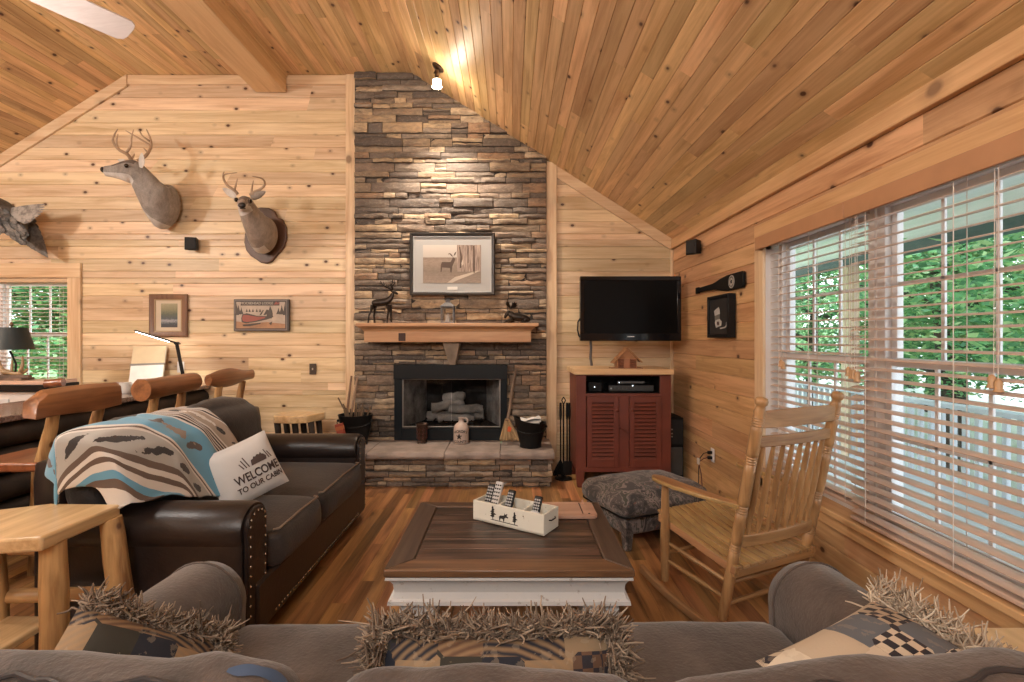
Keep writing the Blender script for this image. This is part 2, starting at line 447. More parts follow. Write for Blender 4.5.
def stones(mb, x0, x1, z0, z1, y, holes=(), top=None, rows=(.040,.112), wid=(.10,.46), pro=(.010,.050), face='-Y', seed=3):
    rr = random.Random(seed)
    z = z0
    while z < z1-.012:
        h = rr.choice([rr.uniform(*rows), rr.uniform(rows[0], (rows[0]+rows[1])/2)])
        if z+h > z1-.02: h = z1-z
        x = x0
        while x < x1-.01:
            w = rr.uniform(*wid)*(.8 if h < .05 else 1.15)
            if x+w > x1-.06: w = x1-x
            sub = [(z, h)]
            if h > .075 and rr.random() < .5 and w < .36: sub = [(z, h*.48), (z+h*.48, h*.52)]
            for (za, hh) in sub:
                for (xa, xb) in [(x, x+w)]:
                    segs = [(xa, xb)]
                    for (hx0, hx1, hz0, hz1) in holes:
                        ns = []
                        for (a, b) in segs:
                            if za+hh <= hz0+.01 or za >= hz1-.01 or b <= hx0 or a >= hx1: ns.append((a, b)); continue
                            if a < hx0-.02: ns.append((a, hx0))
                            if b > hx1+.02: ns.append((hx1, b))
                        segs = ns
                    for (a, b) in segs:
                        p = rr.uniform(*pro); gp = .0035
                        nx = max(3, min(9, int((b-a)/.045)+1)); nz = 4 if hh > .05 else 3
                        grid = []
                        for j in range(nz):
                            for i in range(nx):
                                xx = a+gp+(b-a-2*gp)*i/(nx-1); zz = za+gp+(hh-2*gp)*j/(nz-1)
                                if top is not None: zz = min(zz, top(xx)-.004)
                                edge = (i in (0, nx-1)) or (j in (0, nz-1))
                                nv = mnoise.noise(V((xx*11, zz*23, seed*3.3+za)))*.014+mnoise.noise(V((xx*31, zz*47, seed)))*.006
                                dp = p+nv-(.011 if edge else 0)
                                jx = mnoise.noise(V((xx*9, zz*19, 4.4)))*.007*(1 if 0 < i < nx-1 else .5); jz = mnoise.noise(V((xx*14, zz*9, 9.1)))*.008
                                grid.append((xx+jx, zz+jz, dp))
                        bidx = []
                        vs = [(gx, y-gd, gz) for gx, gz, gd in grid]
                        fs = [(j*nx+i, j*nx+i+1, (j+1)*nx+i+1, (j+1)*nx+i) for j in range(nz-1) for i in range(nx-1)]
                        per = [i for i in range(nx)]+[j*nx+nx-1 for j in range(1, nz)]+[(nz-1)*nx+i for i in range(nx-2, -1, -1)]+[j*nx for j in range(nz-2, 0, -1)]
                        b0 = len(vs)
                        vs += [(vs[k][0], y+.01, vs[k][2]) for k in per]
                        for k in range(len(per)):
                            k2 = (k+1) % len(per)
                            fs.append((per[k2], per[k], b0+k, b0+k2))
                        if top is not None and max(q[2] for q in vs)-min(q[2] for q in vs) < .012: continue
                        mb.add(vs, fs, 0)
            x += w
        z += h
YS = 5.285                       # plane the stones sit on
FX0, FX1, FZ0, FZ1 = PX(394, 5.2), PX(507, 5.2), .334, PZ(365, 5.2)
HZ = .334
mb = MB()
stones(mb, SX0, SX1, .0, ZT, YS, holes=[(FX0+.01, FX1-.01, .0, FZ1-.01)], top=lambda x: ceil_z(x)+.01)
def back_poly(y):
    pts = [(SX0, 0), (FX0, 0), (FX0, FZ1), (FX1, FZ1), (FX1, 0), (SX1, 0), (SX1, ceil_z(SX1)), (XA, ZT), (SX0, ZT)]
    mb.prism(pts, (0, y, 0), (1,0,0), (0,0,1), (0,.06,0), m=1)
back_poly(YS)
wall_fp = mb.obj('wall_fireplace', [ledge_stone, mortar], auto=False, ang=28); props(wall_fp, kind='structure')

# casing and corner trims --------------------------------------------
tn = 0
def trim(mb, mt, bevel=.004):
    global tn
    tn += 1
    o = mb.obj('trim_%d' % tn, mt, auto=False, bevel=bevel); props(o, kind='structure'); return o
mb = MB(); mb.b(PX(346.5, YB), SX0+.004, YB-.03, YB, 0, ZT); trim(mb, pine_trim_z)
mb = MB(); mb.b(SX1-.004, PX(556.5, YB), YB-.035, YB, 0, ceil_z(SX1+.05)); trim(mb, pine_trim_z)
mb = MB()   # rake boards under the slopes
x0 = SX1+.11
mb.hexa([(x0,YB-.028,ceil_z(x0)-.125),(XR,YB-.028,ZS-.125),(XR,YB,ZS-.125),(x0,YB,ceil_z(x0)-.125),(x0,YB-.028,ceil_z(x0)),(XR,YB-.028,ZS),(XR,YB,ZS),(x0,YB,ceil_z(x0))])
trim(mb, pine_trim_x)
mb = MB(); x0 = XB
mb.hexa([(XL,YB-.028,ZS-.125),(x0,YB-.028,ZT-.125),(x0,YB,ZT-.125),(XL,YB,ZS-.125),(XL,YB-.028,ZS),(x0,YB-.028,ZT),(x0,YB,ZT),(XL,YB,ZS)])
trim(mb, pine_trim_x)
mb = MB(); mb.b(XB, PX(346.5, YB), YB-.016, YB, ZT-.1, ZT-.003); trim(mb, pine_trim_x, .003)
mb = MB(); mb.b(XR-.025, XR, YF, YB, ZS-.10, ZS); mb.b(XR-.034, XR-.0005, YF+.001, YB-.001, ZS-.104, ZS-.088); trim(mb, pine_trim_y)
mb = MB(); mb.b(XR-.028, XR, YB-.028, YB, 0, ZS-.1); trim(mb, pine_trim_z)
# window casing on the right wall
mb = MB()
mb.b(XR-.022, XR, WO[1]-.012, WO[1]+.105, WO[2]-.10, WO[3]+.105)
mb.b(XR-.022, XR, WO[0]-.105, WO[0]+.012, WO[2]-.10, WO[3]+.105)
trim(mb, pine_trim_z)
mb = MB(); mb.b(XR-.024, XR, WO[0]-.105, WO[1]+.105, WO[3], WO[3]+.105); trim(mb, pine_trim_y)
mb = MB(); mb.b(XR-.022, XR+.1, WO[0]-.1, WO[1]+.1, WO[2]-.10, WO[2]-.025); mb.b(XR-.05, XR+.1, WO[0]-.1, WO[1]+.11, WO[2]-.03, WO[2]); trim(mb, pine_trim_y)
mb = MB()   # jamb boards lining the opening
mb.b(XR-.004, XR+.13, WO[1], WO[1]+.02, WO[2], WO[3]); mb.b(XR-.004, XR+.13, WO[0]-.02, WO[0], WO[2], WO[3])
mb.b(XR-.004, XR+.13, WO[0], WO[1], WO[3], WO[3]+.02)
mb.b(XR-.004, XR+.13, WO[0], WO[1], WO[2]-.02, WO[2]-.004)
trim(mb, simple('jamb_white', (.8,.72,.68), .5, var=.04))
# casing of the small back window
mb = MB(); z0, z1 = W3[2], W3[3]
mb.b(W3[1]-.01, W3[1]+.13, YB-.026, YB, z0-.1, z1+.0); mb.b(W3[0]-.13, W3[0]+.01, YB-.026, YB, z0-.1, z1)
trim(mb, pine_trim_z)
mb = MB(); mb.b(W3[0]-.13, W3[1]+.13, YB-.028, YB, z1, z1+.155); mb.b(W3[0]-.13, W3[1]+.13, YB-.05, YB+.1, z0-.03, z0); trim(mb, pine_trim_x)
mb = MB(); mb.b(W3[1], W3[1]+.02, YB-.004, YB+.13, z0, z1); mb.b(W3[0]-.02, W3[0], YB-.004, YB+.13, z0, z1); mb.b(W3[0], W3[1], YB-.004, YB+.13, z1, z1+.02); mb.b(W3[0], W3[1], YB-.004, YB+.13, z0-.02, z0-.003)
trim(mb, pine_trim_z)

# windows -------------------------------------------------------------
def window(name, a0, a1, z0, z1, wp, axis, nl):
    """double-hung unit between a0..a1 along the wall; wp = plane of the glass; axis 'y' (side wall) or 'x' (back wall)"""
    w = bpy.data.objects.new(name, None); COL.objects.link(w); w.location = (wp, a0, z0) if axis == 'y' else (a0, wp, z0)
    WM[w.name] = Matrix.Translation(w.location); props(w, kind='structure')
    def bb(mb, p0, p1, q0, q1, d0, d1):
        if axis == 'y': mb.b(wp+d0, wp+d1, p0, p1, q0, q1)
        else: mb.b(p0, p1, wp+d0, wp+d1, q0, q1)
    fr = .045; zm = (z0+z1)/2-.02
    mb = MB(); bb(mb, a0, a0+fr, z0, z1, -.03, .06); bb(mb, a1-fr, a1, z0, z1, -.03, .06); bb(mb, a0+fr, a1-fr, z1-fr, z1, -.03, .06); bb(mb, a0+fr, a1-fr, z0, z0+fr*1.2, -.03, .06)
    mb.obj('window_frame', white_vinyl, w, bevel=.003)
    for lo, hi, d in ((zm, z1-fr, .015), (z0+fr, zm+.04, -.012)):
        mb = MB(); bb(mb, a0+fr, a0+fr+.035, lo, hi, d-.014, d+.014); bb(mb, a1-fr-.035, a1-fr, lo, hi, d-.014, d+.014)
        bb(mb, a0+fr+.035, a1-fr-.035, lo, lo+.042, d-.016, d+.016); bb(mb, a0+fr+.035, a1-fr-.035, hi-.035, hi, d-.0145, d+.0145)
        s = mb.obj('sash', white_vinyl, w, bevel=.002)
        mb = MB()
        for k in range(1, nl):
            aa = a0+fr+.035+(a1-a0-2*fr-.07)*k/nl
            bb(mb, aa-.009, aa+.009, lo+.04, hi-.03, d-.006, d+.006)
        zz = (lo+hi)/2+.01; bb(mb, a0+fr+.03, a1-fr-.03, zz-.009, zz+.009, d-.006, d+.006)
        mb.obj('muntin', white_vinyl, s, bevel=.002)
        mb = MB(); bb(mb, a0+fr+.03, a1-fr-.03, lo+.03, hi-.03, d-.002, d+.002)
        mb.obj('pane', clear_glass, s, smooth=False)
    return w
window('window_1', 2.475, 3.36, WO[2], WO[3], XR+.10, 'y', 3)
window('window_2', 1.33, 2.45, WO[2], WO[3], XR+.10, 'y', 4)
mb = MB(); mb.b(XR+.075, XR+.155, 2.4505, 2.4745, WO[2]+.001, WO[3]-.001); trim(mb, white_vinyl)
window('window_3', W3[0], W3[1], W3[2], W3[3], YB+.08, 'x', 3)
# ================================================================== outside: porch, yard, trees
porch_white = wood('porch_boards', (.76,.76,.78), (.90,.90,.91), 'Y', .6, knots=.4, kscale=2.5, tint=.05, hue=.004)
deck_grey = wood('deck_boards', (.48,.50,.50), (.66,.68,.68), 'Y', .7, tint=.08)
post_wood = wood('porch_post', (.50,.36,.22), (.70,.55,.38), 'Z', .6, knots=.7, kscale=2.0, isl=False)
DX0, DX1, DZ = XR+.22, 4.35, -.10
mb = MB(); planks(mb, (0,0,DZ), (0,1,0), (1,0,0), (0,0,1), steps(DX0, DX1, .14), const(-1.5, 9.0), None, g=.004, d=.02); mb.b(DX0, DX1, -1.5, 9, DZ-.2, DZ-.03)
o = mb.obj('porch_floor', deck_grey, auto=False, smooth=False); props(o, kind='structure')
mb = MB(); mb.hexa([(DX0-.3,-1.5,3.0),(DX1+.5,-1.5,2.55),(DX1+.5,9,2.55),(DX0-.3,9,3.0),(DX0-.3,-1.5,3.06),(DX1+.5,-1.5,2.61),(DX1+.5,9,2.61),(DX0-.3,9,3.06)])
o = mb.obj('porch_roof', porch_white, auto=False, smooth=False); props(o, kind='structure')
mb = MB(); mb.b(4.12, 4.26, -1.5, 9, 2.40, 2.66); o = mb.obj('porch_beam', porch_white, auto=False, smooth=False); props(o, kind='structure')
mb = MB(); mb.b(4.10, 4.28, -1.5, 9, 2.29, 2.40); o = mb.obj('porch_beam', simple('green_gutter', (.03,.075,.07), .5), auto=False, smooth=False); props(o, kind='structure')
for yy in (6.16, 2.9):
    mb = MB(); mb.b(4.12, 4.26, yy-.07, yy+.07, DZ, 2.29); o = mb.obj('porch_column', post_wood, auto=False, bevel=.006); props(o, kind='structure')
rail_grey = simple('rail_paint', (.50,.53,.56), .6, var=.06)
rl = thing('porch_railing', 'grey porch railing with upright balusters outside the blinds', 'railing', (4.17, 3.0, DZ))
mb = MB(); mb.b(4.10, 4.24, .2, 8.6, .74, .78); mb.obj('top_rail', rail_grey, rl, bevel=.004)
mb = MB(); mb.b(4.13, 4.21, .2, 8.6, -.05, .0); mb.obj('bottom_rail', rail_grey, rl, bevel=.004)
yy = 1.2
mb = MB(); mb.b(4.15, 4.19, -.02, .02, .0, .74); bal = mb.obj('baluster', rail_grey, rl, bevel=.003)
base_l = bal.location.copy(); first = True
while yy < 8.5:
    if first: q = bal; first = False
    else: q = bal.copy(); COL.objects.link(q)
    q.location = base_l+V((0, yy, 0)); yy += .125
# ground
def gmat():
    t = NT('yard_ground'); c = t.coord()
    n = t.noise(c, .35, 5, .6); n2 = t.noise(c, 6, 5, .7)
    col = t.ramp(n, [(.38, (.80,.79,.75)), (.62, (.70,.70,.64)), (.76, (.22,.36,.10))])
    col = t.mix(t.math('MULTIPLY', n2, .25), col, (.40,.40,.34))
    s_ = t.sep(c); f_ = t.math('SUBTRACT', t.math('MULTIPLY', s_[1], .72), t.math('ADD', t.math('ADD', s_[0], 1.6), t.math('MULTIPLY', n2, 2.0)))
    col = t.mix(t.ramp(f_, [(.0,(0,0,0)),(.6,(1,1,1))]), col, t.ramp(n2, [(.3,(.10,.24,.07)),(.7,(.26,.44,.14))]))
    return t.fin(col, .95)
mb = MB(); n = 24
for i in range(n+1):
    for j in range(n+1):
        x = -30+70*i/n; y = -12+62*j/n
        mb.v.append(V((x, y, -.75+(.06*max(0, x-9)+.04*max(0, y-9)+.3*mnoise.noise(V((x*.15, y*.15, 0)))))))
for i in range(n):
    for j in range(n):
        mb.f.append((i*(n+1)+j, (i+1)*(n+1)+j, (i+1)*(n+1)+j+1, i*(n+1)+j+1)); mb.m.append(0)
o = mb.obj('ground', gmat(), auto=False); props(o, kind='structure')
# trees
def leaf_mat():
    t = NT('leaves'); ri = t.island()
    col = t.ramp(ri, [(0,(.08,.22,.10)),(.3,(.16,.40,.17)),(.6,(.28,.54,.24)),(.85,(.46,.66,.28)),(1,(.64,.78,.42))])
    t.fin(col, .55)
    tl = t.n('ShaderNodeBsdfTranslucent'); mx = t.n('ShaderNodeMixShader'); mx.inputs[0].default_value = .45
    t.l(col, tl.inputs[0]); t.l(t.bs.outputs[0], mx.inputs[1]); t.l(tl.outputs[0], mx.inputs[2]); t.l(mx.outputs[0], t.out.inputs[0])
    return t.mat
leafm = leaf_mat(); bark = simple('bark', (.07,.055,.045), .9, var=.4, vs=14, bump=.5)
def make_tree(seed, h, label):
    rr = random.Random(seed)
    t = thing('tree', label, 'tree', (0,0,0), group='leafy trees outside the windows')
    mb = MB(); lean = rr.uniform(-.3, .3)
    mb.tube([(0,0,-.2), (lean*.2,0,h*.3), (lean*.6,.1,h*.6), (lean,.1,h*.92)], [.16,.12,.085,.03], 9, jit=.08)
    for k in range(9):
        a = rr.uniform(0, 6.28); z = h*rr.uniform(.28, .8); L = rr.uniform(.8, 1.7)
        mb.tube([(lean*.4,.05,z), (lean*.4+math.cos(a)*L*.5, math.sin(a)*L*.5, z+.25), (lean*.4+math.cos(a)*L, math.sin(a)*L, z+.35)], [.05,.035,.012], 6)
    mb.obj('trunk', bark, t)
    mb = MB()
    for k in range(150):
        a = rr.uniform(0, 6.28); z = h*rr.uniform(.26, 1.0); rad = 1.75*math.sin(math.pi*min(1, (z/h)*.8+.16))*math.sqrt(rr.random())
        c = V((lean*.5+math.cos(a)*rad, math.sin(a)*rad, z))
        for q in range(105):
            d = V((rr.gauss(0,.26), rr.gauss(0,.26), rr.gauss(0,.10)))
            p = c+d; s = rr.uniform(.038, .075)
            n_ = V((rr.gauss(0,.5), rr.gauss(0,.5), 1)).normalized(); t1 = n_.orthogonal().normalized(); t2 = n_.cross(t1)
            an = rr.uniform(0, 6.28); e1 = t1*math.cos(an)+t2*math.sin(an); e2 = n_.cross(e1)
            mb.add([p-e1*s, p-e1*s*.1+e2*s*.5, p+e1*s, p-e1*s*.1-e2*s*.5], [(0,1,2,3)])
    mb.obj('foliage', leafm, t, smooth=False)
    return t
TL = 'leafy green tree growing in the woods outside the house windows'
protos = [make_tree(s, h, TL) for s, h in ((1, 5.2), (2, 4.4), (3, 5.8))]
spots = [(7.2,8.2),(6.9,11.5),(9.4,6.4),(8.8,9.8),(10.6,12.6),(6.7,5.4),(7.6,15.5),(11.5,8.6),(9.6,4.6),(12.6,15.8),(8.2,3.6),(13.5,11),(10.2,19),(5.2,14.5),(14.5,6.6),(5.0,19),
         (-7.0,9.6),(-8.6,11.4),(-9.9,9.6),(-10.8,13),(-7.6,13.6),(-12.4,11.6),(-9.0,16.4),(-13.5,15.2),(-11.4,17.6)]
for i, (x, y) in enumerate(spots):
    z = -.75+.06*max(0, x-9)+.04*max(0, y-9)
    if i < 3: protos[i].matrix_world = Matrix.Translation((x, y, z)); continue
    q = copy_tree(protos[i % 3], (x, y, z), R.uniform(0, 6.28)); sc = R.uniform(.85, 1.25); q.scale = (sc, sc, sc)
# ================================================================== blinds
slat_m = simple('blind_slat', (.60,.44,.35), .45, var=.05)
slat_dk = simple('blind_wood', (.46,.24,.12), .45, var=.08)
top_slat = simple('headrail_pine', (.60,.42,.26), .45, var=.06)
top_slat = simple('headrail_pine', (.60,.42,.26), .45, var=.06)
cord_m = simple('blind_cord', (.74,.66,.60), .7, var=.03)
knob_m = simple('tassel_wood', (.50,.30,.15), .4, var=.1)
def blind(label, a0, a1, zt, zb, xc, axis, valance, n, sw=.05, tilt=.0, tassels=(), val_over=(0,0)):
    loc = (xc, (a0+a1)/2, zb) if axis == 'y' else ((a0+a1)/2, xc, zb)
    w = thing('window_blind', label, 'window blind', loc, group='wooden slat blinds')
    def bb(mb, p0, p1, d0, d1, q0, q1):
        if axis == 'y': mb.b(xc+d0, xc+d1, p0, p1, q0, q1)
        else: mb.b(p0, p1, xc+d0, xc+d1, q0, q1)
    mb = MB(); bb(mb, a0, a1, -.022, .022, zt-.05, zt-.004); mb.obj('headrail', slat_m, w)
    if valance:
        mb = MB()
        if axis == 'y': mb.b(XR-.066, XR-.050, a0-val_over[0], a1+val_over[1], zt-.075, zt+.012); mb.b(XR-.0505, xc, a1+val_over[1]-.012, a1+val_over[1], zt-.075, zt+.012)
        else: mb.b(a0, a1, xc-.05, xc-.036, zt-.045, zt-.002)
        mb.obj('valance', slat_dk if axis == 'y' else top_slat, w, bevel=.004)
    pitch = (zt-.075-zb-.03)/n
    mb = MB()
    cs = [(-sw/2, -.0015), (-sw/4, .0012), (0, .0022), (sw/4, .0012), (sw/2, -.0015)]
    ct, st = math.cos(tilt), math.sin(tilt)
    ring = []
    for aa in (a0+.004, a1-.004):
        r_ = []
        for (dx, dz) in cs+[(q[0], q[1]-.0028) for q in reversed(cs)]:
            X_, Z_ = dx*ct-dz*st, dx*st+dz*ct
            r_.append((xc+X_, aa, zb+.045+Z_) if axis == 'y' else (aa, xc+X_, zb+.045+Z_))
        ring.append(r_)
    mb.loft(ring); s0 = mb.obj('slat', slat_m, w)
    for k in range(1, n):
        q = s0.copy(); COL.objects.link(q); q.location = (0, 0, pitch*k)
    mb = MB(); bb(mb, a0+.003, a1-.003, -sw/2, sw/2, zb, zb+.018); mb.obj('bottom_rail', slat_m, w, bevel=.004)
    m_ = max(2, int((a1-a0)/.42)+1)
    for k in range(m_):
        aa = a0+.11+(a1-a0-.22)*k/(m_-1)
        for d in (-sw/2-.001, sw/2+.001):
            mb = MB(); bb(mb, aa-.0016, aa+.0016, d-.001, d+.001, zb+.01, zt-.05); mb.obj('ladder_cord', cord_m, w, smooth=False)
    for (aa, z) in tassels:
        c = (lambda d, z_: V((xc-.034+d*.0, aa+d, z_)) if axis == 'y' else V((aa+d, xc-.034, z_)))
        mb = MB(); mb.tube([c(-.006, zt-.05), c(-.004, z)], .0012, 5); mb.tube([c(.008, zt-.05), c(.012, z+.01)], .0012, 5); cd = mb.obj('pull_cord', cord_m, w)
        mb = MB(); mb.lathe([(.004,.0),(.013,-.012),(.012,-.034),(.017,-.046),(.002,-.05)], c(-.006, z), 12); mb.obj('tassel', knob_m, cd)
        mb = MB(); mb.lathe([(.004,.0),(.013,-.012),(.012,-.034),(.017,-.046),(.002,-.05)], c(.018, z+.012), 12); mb.obj('tassel', knob_m, cd)
    return w
BX = XR+.020
blind('wooden slat blind on the window beside the black shadow box', 2.505, 3.372, WO[3]-.004, .535, XR+.045, 'y', True, 31, .05, .13, ((3.2,1.25),(2.56,1.24)), (.0,.04))
blind('wide wooden slat blind hanging behind the rocking chair and sofa arm', 1.33, 2.50, WO[3]-.004, .502, XR-.010, 'y', True, 31, .05, .15, ((1.735,1.26),(2.44,1.235)), (0,.0))
blind('pale slat blind on the small window behind the antler lamp', W3[0]+.02, W3[1]-.012, W3[3]-.004, W3[2]+.01, YB+.035, 'x', True, 25, .04, .0, ())

# ================================================================== hearth, firebox, mantel
YH = 4.636
HX0, HX1 = -1.70, .415
h = thing('raised_hearth', 'raised ledgestone hearth capped with thick flat flagstones', 'hearth', ((HX0+HX1)/2, 5.0, 0))
mb = MB()
stones(mb, HX0+.05, HX1-.05, .0, HZ-.062, YH+.09, rows=(.035,.075), wid=(.10,.34), seed=8)
mb.b(HX0+.05, HX1-.05, YH+.09, YS+.03, 0, HZ-.06, m=1)
# stone return on the side facing the cabinet
b0 = len(mb.v); stones(mb, YH+.06, YS, .0, HZ-.062, 0, rows=(.035,.075), wid=(.10,.3), seed=21)
for i in range(b0, len(mb.v)):
    q = mb.v[i]; mb.v[i] = V((HX1-.05-q.y, q.x, q.z))
mb.obj('stone_base', [ledge_stone, mortar], h, ang=28)
slab_m = simple('flagstone', (.27,.215,.185), .7, var=.35, vs=5, bump=.35, bs=40)
cuts = [HX0, -1.12, -.49, -.02, HX1]
cuts = [HX0, PX(366.5, YH), PX(444, YH), PX(500, YH), HX1]
for i in range(4):
    a, b_ = cuts[i]+.003, cuts[i+1]-.003
    mb = MB(); n = 12; top = []; 
    rings = []
    for (dz, ins) in ((HZ-.062,.012),(HZ-.04,0),(HZ-.014,.002),(HZ,.012)):
        ring = []
        for k in range(n+1):
            x = a+(b_-a)*k/n; ring.append((x, YH+ins+.010*mnoise.noise(V((x*14, dz*60, i))), dz))
        ring += [(b_, YS+.03, dz), (a, YS+.03, dz)]
        rings.append(ring)
    mb.loft(rings); mb.obj('hearth_slab', slab_m, h, ang=35)

steel_blue = simple('black_enamel', (.006,.010,.014), .3, .0, var=.1, **{'Specular IOR Level': .4})
alum = simple('door_trim', (.55,.54,.52), .3, .9, var=.05)
soot = simple('soot_brick', (.055,.05,.048), .9, var=.6, vs=7, bump=.4)
pale_side = simple('pale_firebrick', (.46,.44,.42), .9, var=.5, vs=9, bump=.3)  # side brick lightened: bright reflection on the glass doors put into its colour
fp = thing('fireplace_insert', 'black steel fireplace insert with glass doors and pale gas logs', 'fireplace', ((FX0+FX1)/2, 5.2, HZ))
YI = 5.205
ox0, ox1, oz0, oz1 = PX(402, YI), PX(500.5, YI), PZ(427.5, YI), PZ(379, YI)
mb = MB()
mb.b(FX0, ox0, YI, YI+.1, HZ, FZ1); mb.b(ox1, FX1, YI, YI+.1, HZ, FZ1)
mb.b(ox0, ox1, YI, YI+.1, HZ, oz0-.01)
mb.b(ox0, ox1, YI, YI+.1, oz1, FZ1)
mb.b(FX0-.004, FX1+.004, YI-.015, YI, PZ(382, YI)+.03, FZ1+.004)
mb.obj('surround', steel_blue, fp, bevel=.004)
mb = MB()
D = .52
mb.hexa([(ox0-.02,YI+.05,oz0-.02),(ox1+.02,YI+.05,oz0-.02),(ox1-.16,YI+D,oz0-.02),(ox0+.16,YI+D,oz0-.02),(ox0-.02,YI+.05,oz0+.0),(ox1+.02,YI+.05,oz0),(ox1-.16,YI+D,oz0),(ox0+.16,YI+D,oz0)])
mb.hexa([(ox0-.02,YI+.05,oz1),(ox1+.02,YI+.05,oz1),(ox1-.16,YI+D,oz1),(ox0+.16,YI+D,oz1),(ox0-.02,YI+.05,oz1+.1),(ox1+.02,YI+.05,oz1+.1),(ox1-.16,YI+D,oz1+.1),(ox0+.16,YI+D,oz1+.1)])
mb.b(ox0+.12, ox1-.12, YI+D, YI+D+.04, oz0-.02, oz1+.1)
for sx, e in ((ox0, 1), (ox1, -1)):
    mb.hexa([(sx-e*.06,YI+.05,oz0-.02),(sx-e*.0,YI+.05,oz0-.02),(sx+e*.17,YI+D,oz0-.02),(sx+e*.10,YI+D,oz0-.02),(sx-e*.06,YI+.05,oz1+.1),(sx,YI+.05,oz1+.1),(sx+e*.17,YI+D,oz1+.1),(sx+e*.10,YI+D,oz1+.1)], 1)
mb.obj('firebox', [soot, pale_side], fp, smooth=False)
mb = MB(); t_ = .012
mb.b(ox0, ox1, YI+.012, YI+.03, oz0, oz0+t_); mb.b(ox0, ox0+t_, YI+.012, YI+.03, oz0+t_, oz1-.008); mb.b(ox1-t_, ox1, YI+.012, YI+.03, oz0+t_, oz1-.008); mb.b(ox0, ox1, YI+.012, YI+.03, oz1-.008, oz1)
mb.obj('door_trim', alum, fp, bevel=.002)
smoky = glass_mat('smoked_glass', (.75,.75,.75))
for a, b_ in ((ox0+t_, (ox0+ox1)/2-.002), ((ox0+ox1)/2+.002, ox1-t_)):
    mb = MB(); mb.b(a, b_, YI+.018, YI+.023, oz0+t_, oz1-.008); mb.obj('glass_door', smoky, fp, smooth=False)
log_m = simple('ceramic_log', (.55,.53,.50), .95, var=.45, vs=7, bump=.6, bs=30)
cxm = (ox0+ox1)/2
for (p0, p1, r_) in (((-.30,.33,.09),(.32,.30,.11),.062),((-.24,.22,.20),(.10,.30,.25),.052),((-.05,.20,.20),(.30,.27,.17),.05),((-.16,.16,.09),(.22,.19,.07),.045),((-.12,.28,.30),(.12,.24,.33),.042)):
    a = V((cxm+p0[0], YI+p0[1], oz0+p0[2]-.02)); b_ = V((cxm+p1[0], YI+p1[1], oz0+p1[2]-.02))
    mb = MB(); mb.tube([a.lerp(b_, k/6)+V((0, 0, R.uniform(-.012, .012))) for k in range(7)], [r_*R.uniform(.85, 1.12) for k in range(7)], 12, jit=.08); mb.obj('log', log_m, fp)
mb = MB()
for k in range(7): x = cxm-.3+.1*k; mb.bar((x, YI+.12, oz0+.05), (x, YI+.40, oz0+.05), .012, .012)
mb.bar((cxm-.33, YI+.14, oz0+.04), (cxm+.33, YI+.14, oz0+.04), .012, .012); mb.bar((cxm-.33, YI+.38, oz0+.04), (cxm+.33, YI+.38, oz0+.04), .012, .012)
for sx in (-.3, .3):
    for yy in (.14, .38): mb.bar((cxm+sx, YI+yy, oz0), (cxm+sx, YI+yy, oz0+.05), .012, .012, up=(0,1,0))
mb.obj('log_grate', black_iron, fp)

mant_m = wood('mantel_pine', (.40,.20,.095), (.58,.34,.18), 'X', .36, knots=.75, kscale=2.4, isl=False)
mt = thing('mantel_shelf', 'honey pine mantel shelf on the stone chimney above the firebox', 'mantel', (PX(447, 5.05), 5.15, 1.35))
YM = 4.99
mb = MB(); mb.b(PX(355.5, YM-.03), PX(538.5, YM-.03), YM-.03, YS+.03, PZ(326.4, YM-.03), PZ(323.0, YM-.03)); mb.obj('shelf_board', mant_m, mt, bevel=.004)
ztop, zb = PZ(326.4, YM-.03), PZ(331.5, YM+.02)
mb = MB()
xl, xr = PX(357, YM-.02), PX(536, YM-.02); il, ir = PX(364, YM+.03), PX(531, YM+.03)
prof = [(0, ztop), (.012, ztop-.012), (.03, ztop-.02), (.045, ztop-.036), (.055, zb-.0)]
rings = []
for (ins, z) in prof:
    f = ins/.055; a = xl+(il-xl)*f; b_ = xr+(ir-xr)*f; y = YM-.02+.05*f
    rings.append([(a, YS+.03, z), (a, y, z), (b_, y, z), (b_, YS+.03, z)])
mb.loft(rings); mb.obj('crown_moulding', mant_m, mt)
mb = MB(); mb.b(il, ir, YM+.03, YS+.03, PZ(342.2, YM+.03), zb); mb.obj('mantel_beam', mant_m, mt, bevel=.004)
mb = MB(); kx0, kx1 = PX(398.5, YM+.03), PX(405.5, YM+.03); mb.b(kx0, kx1, YM+.026, YM+.04, PZ(341, YM+.03), PZ(333, YM+.03)); mb.obj('dark_knot', simple('knot_dark', (.05,.02,.012), .6), mt, bevel=.003)
mb = MB(); z0, z1 = PZ(365, 5.17), PZ(342.5, 5.1)
mb.hexa([(PX(449,5.17),5.17,z0),(PX(455.5,5.17),5.17,z0),(PX(455.5,5.17),YS+.03,z0),(PX(449,5.17),YS+.03,z0),(PX(442.5,5.1),5.08,z1),(PX(460,5.1),5.08,z1),(PX(460,5.1),YS+.03,z1),(PX(442.5,5.1),YS+.03,z1)])
mb.obj('keystone_corbel', simple('corbel_stone', (.26,.20,.15), .8, var=.3, vs=8, bump=.4), mt, bevel=.008)

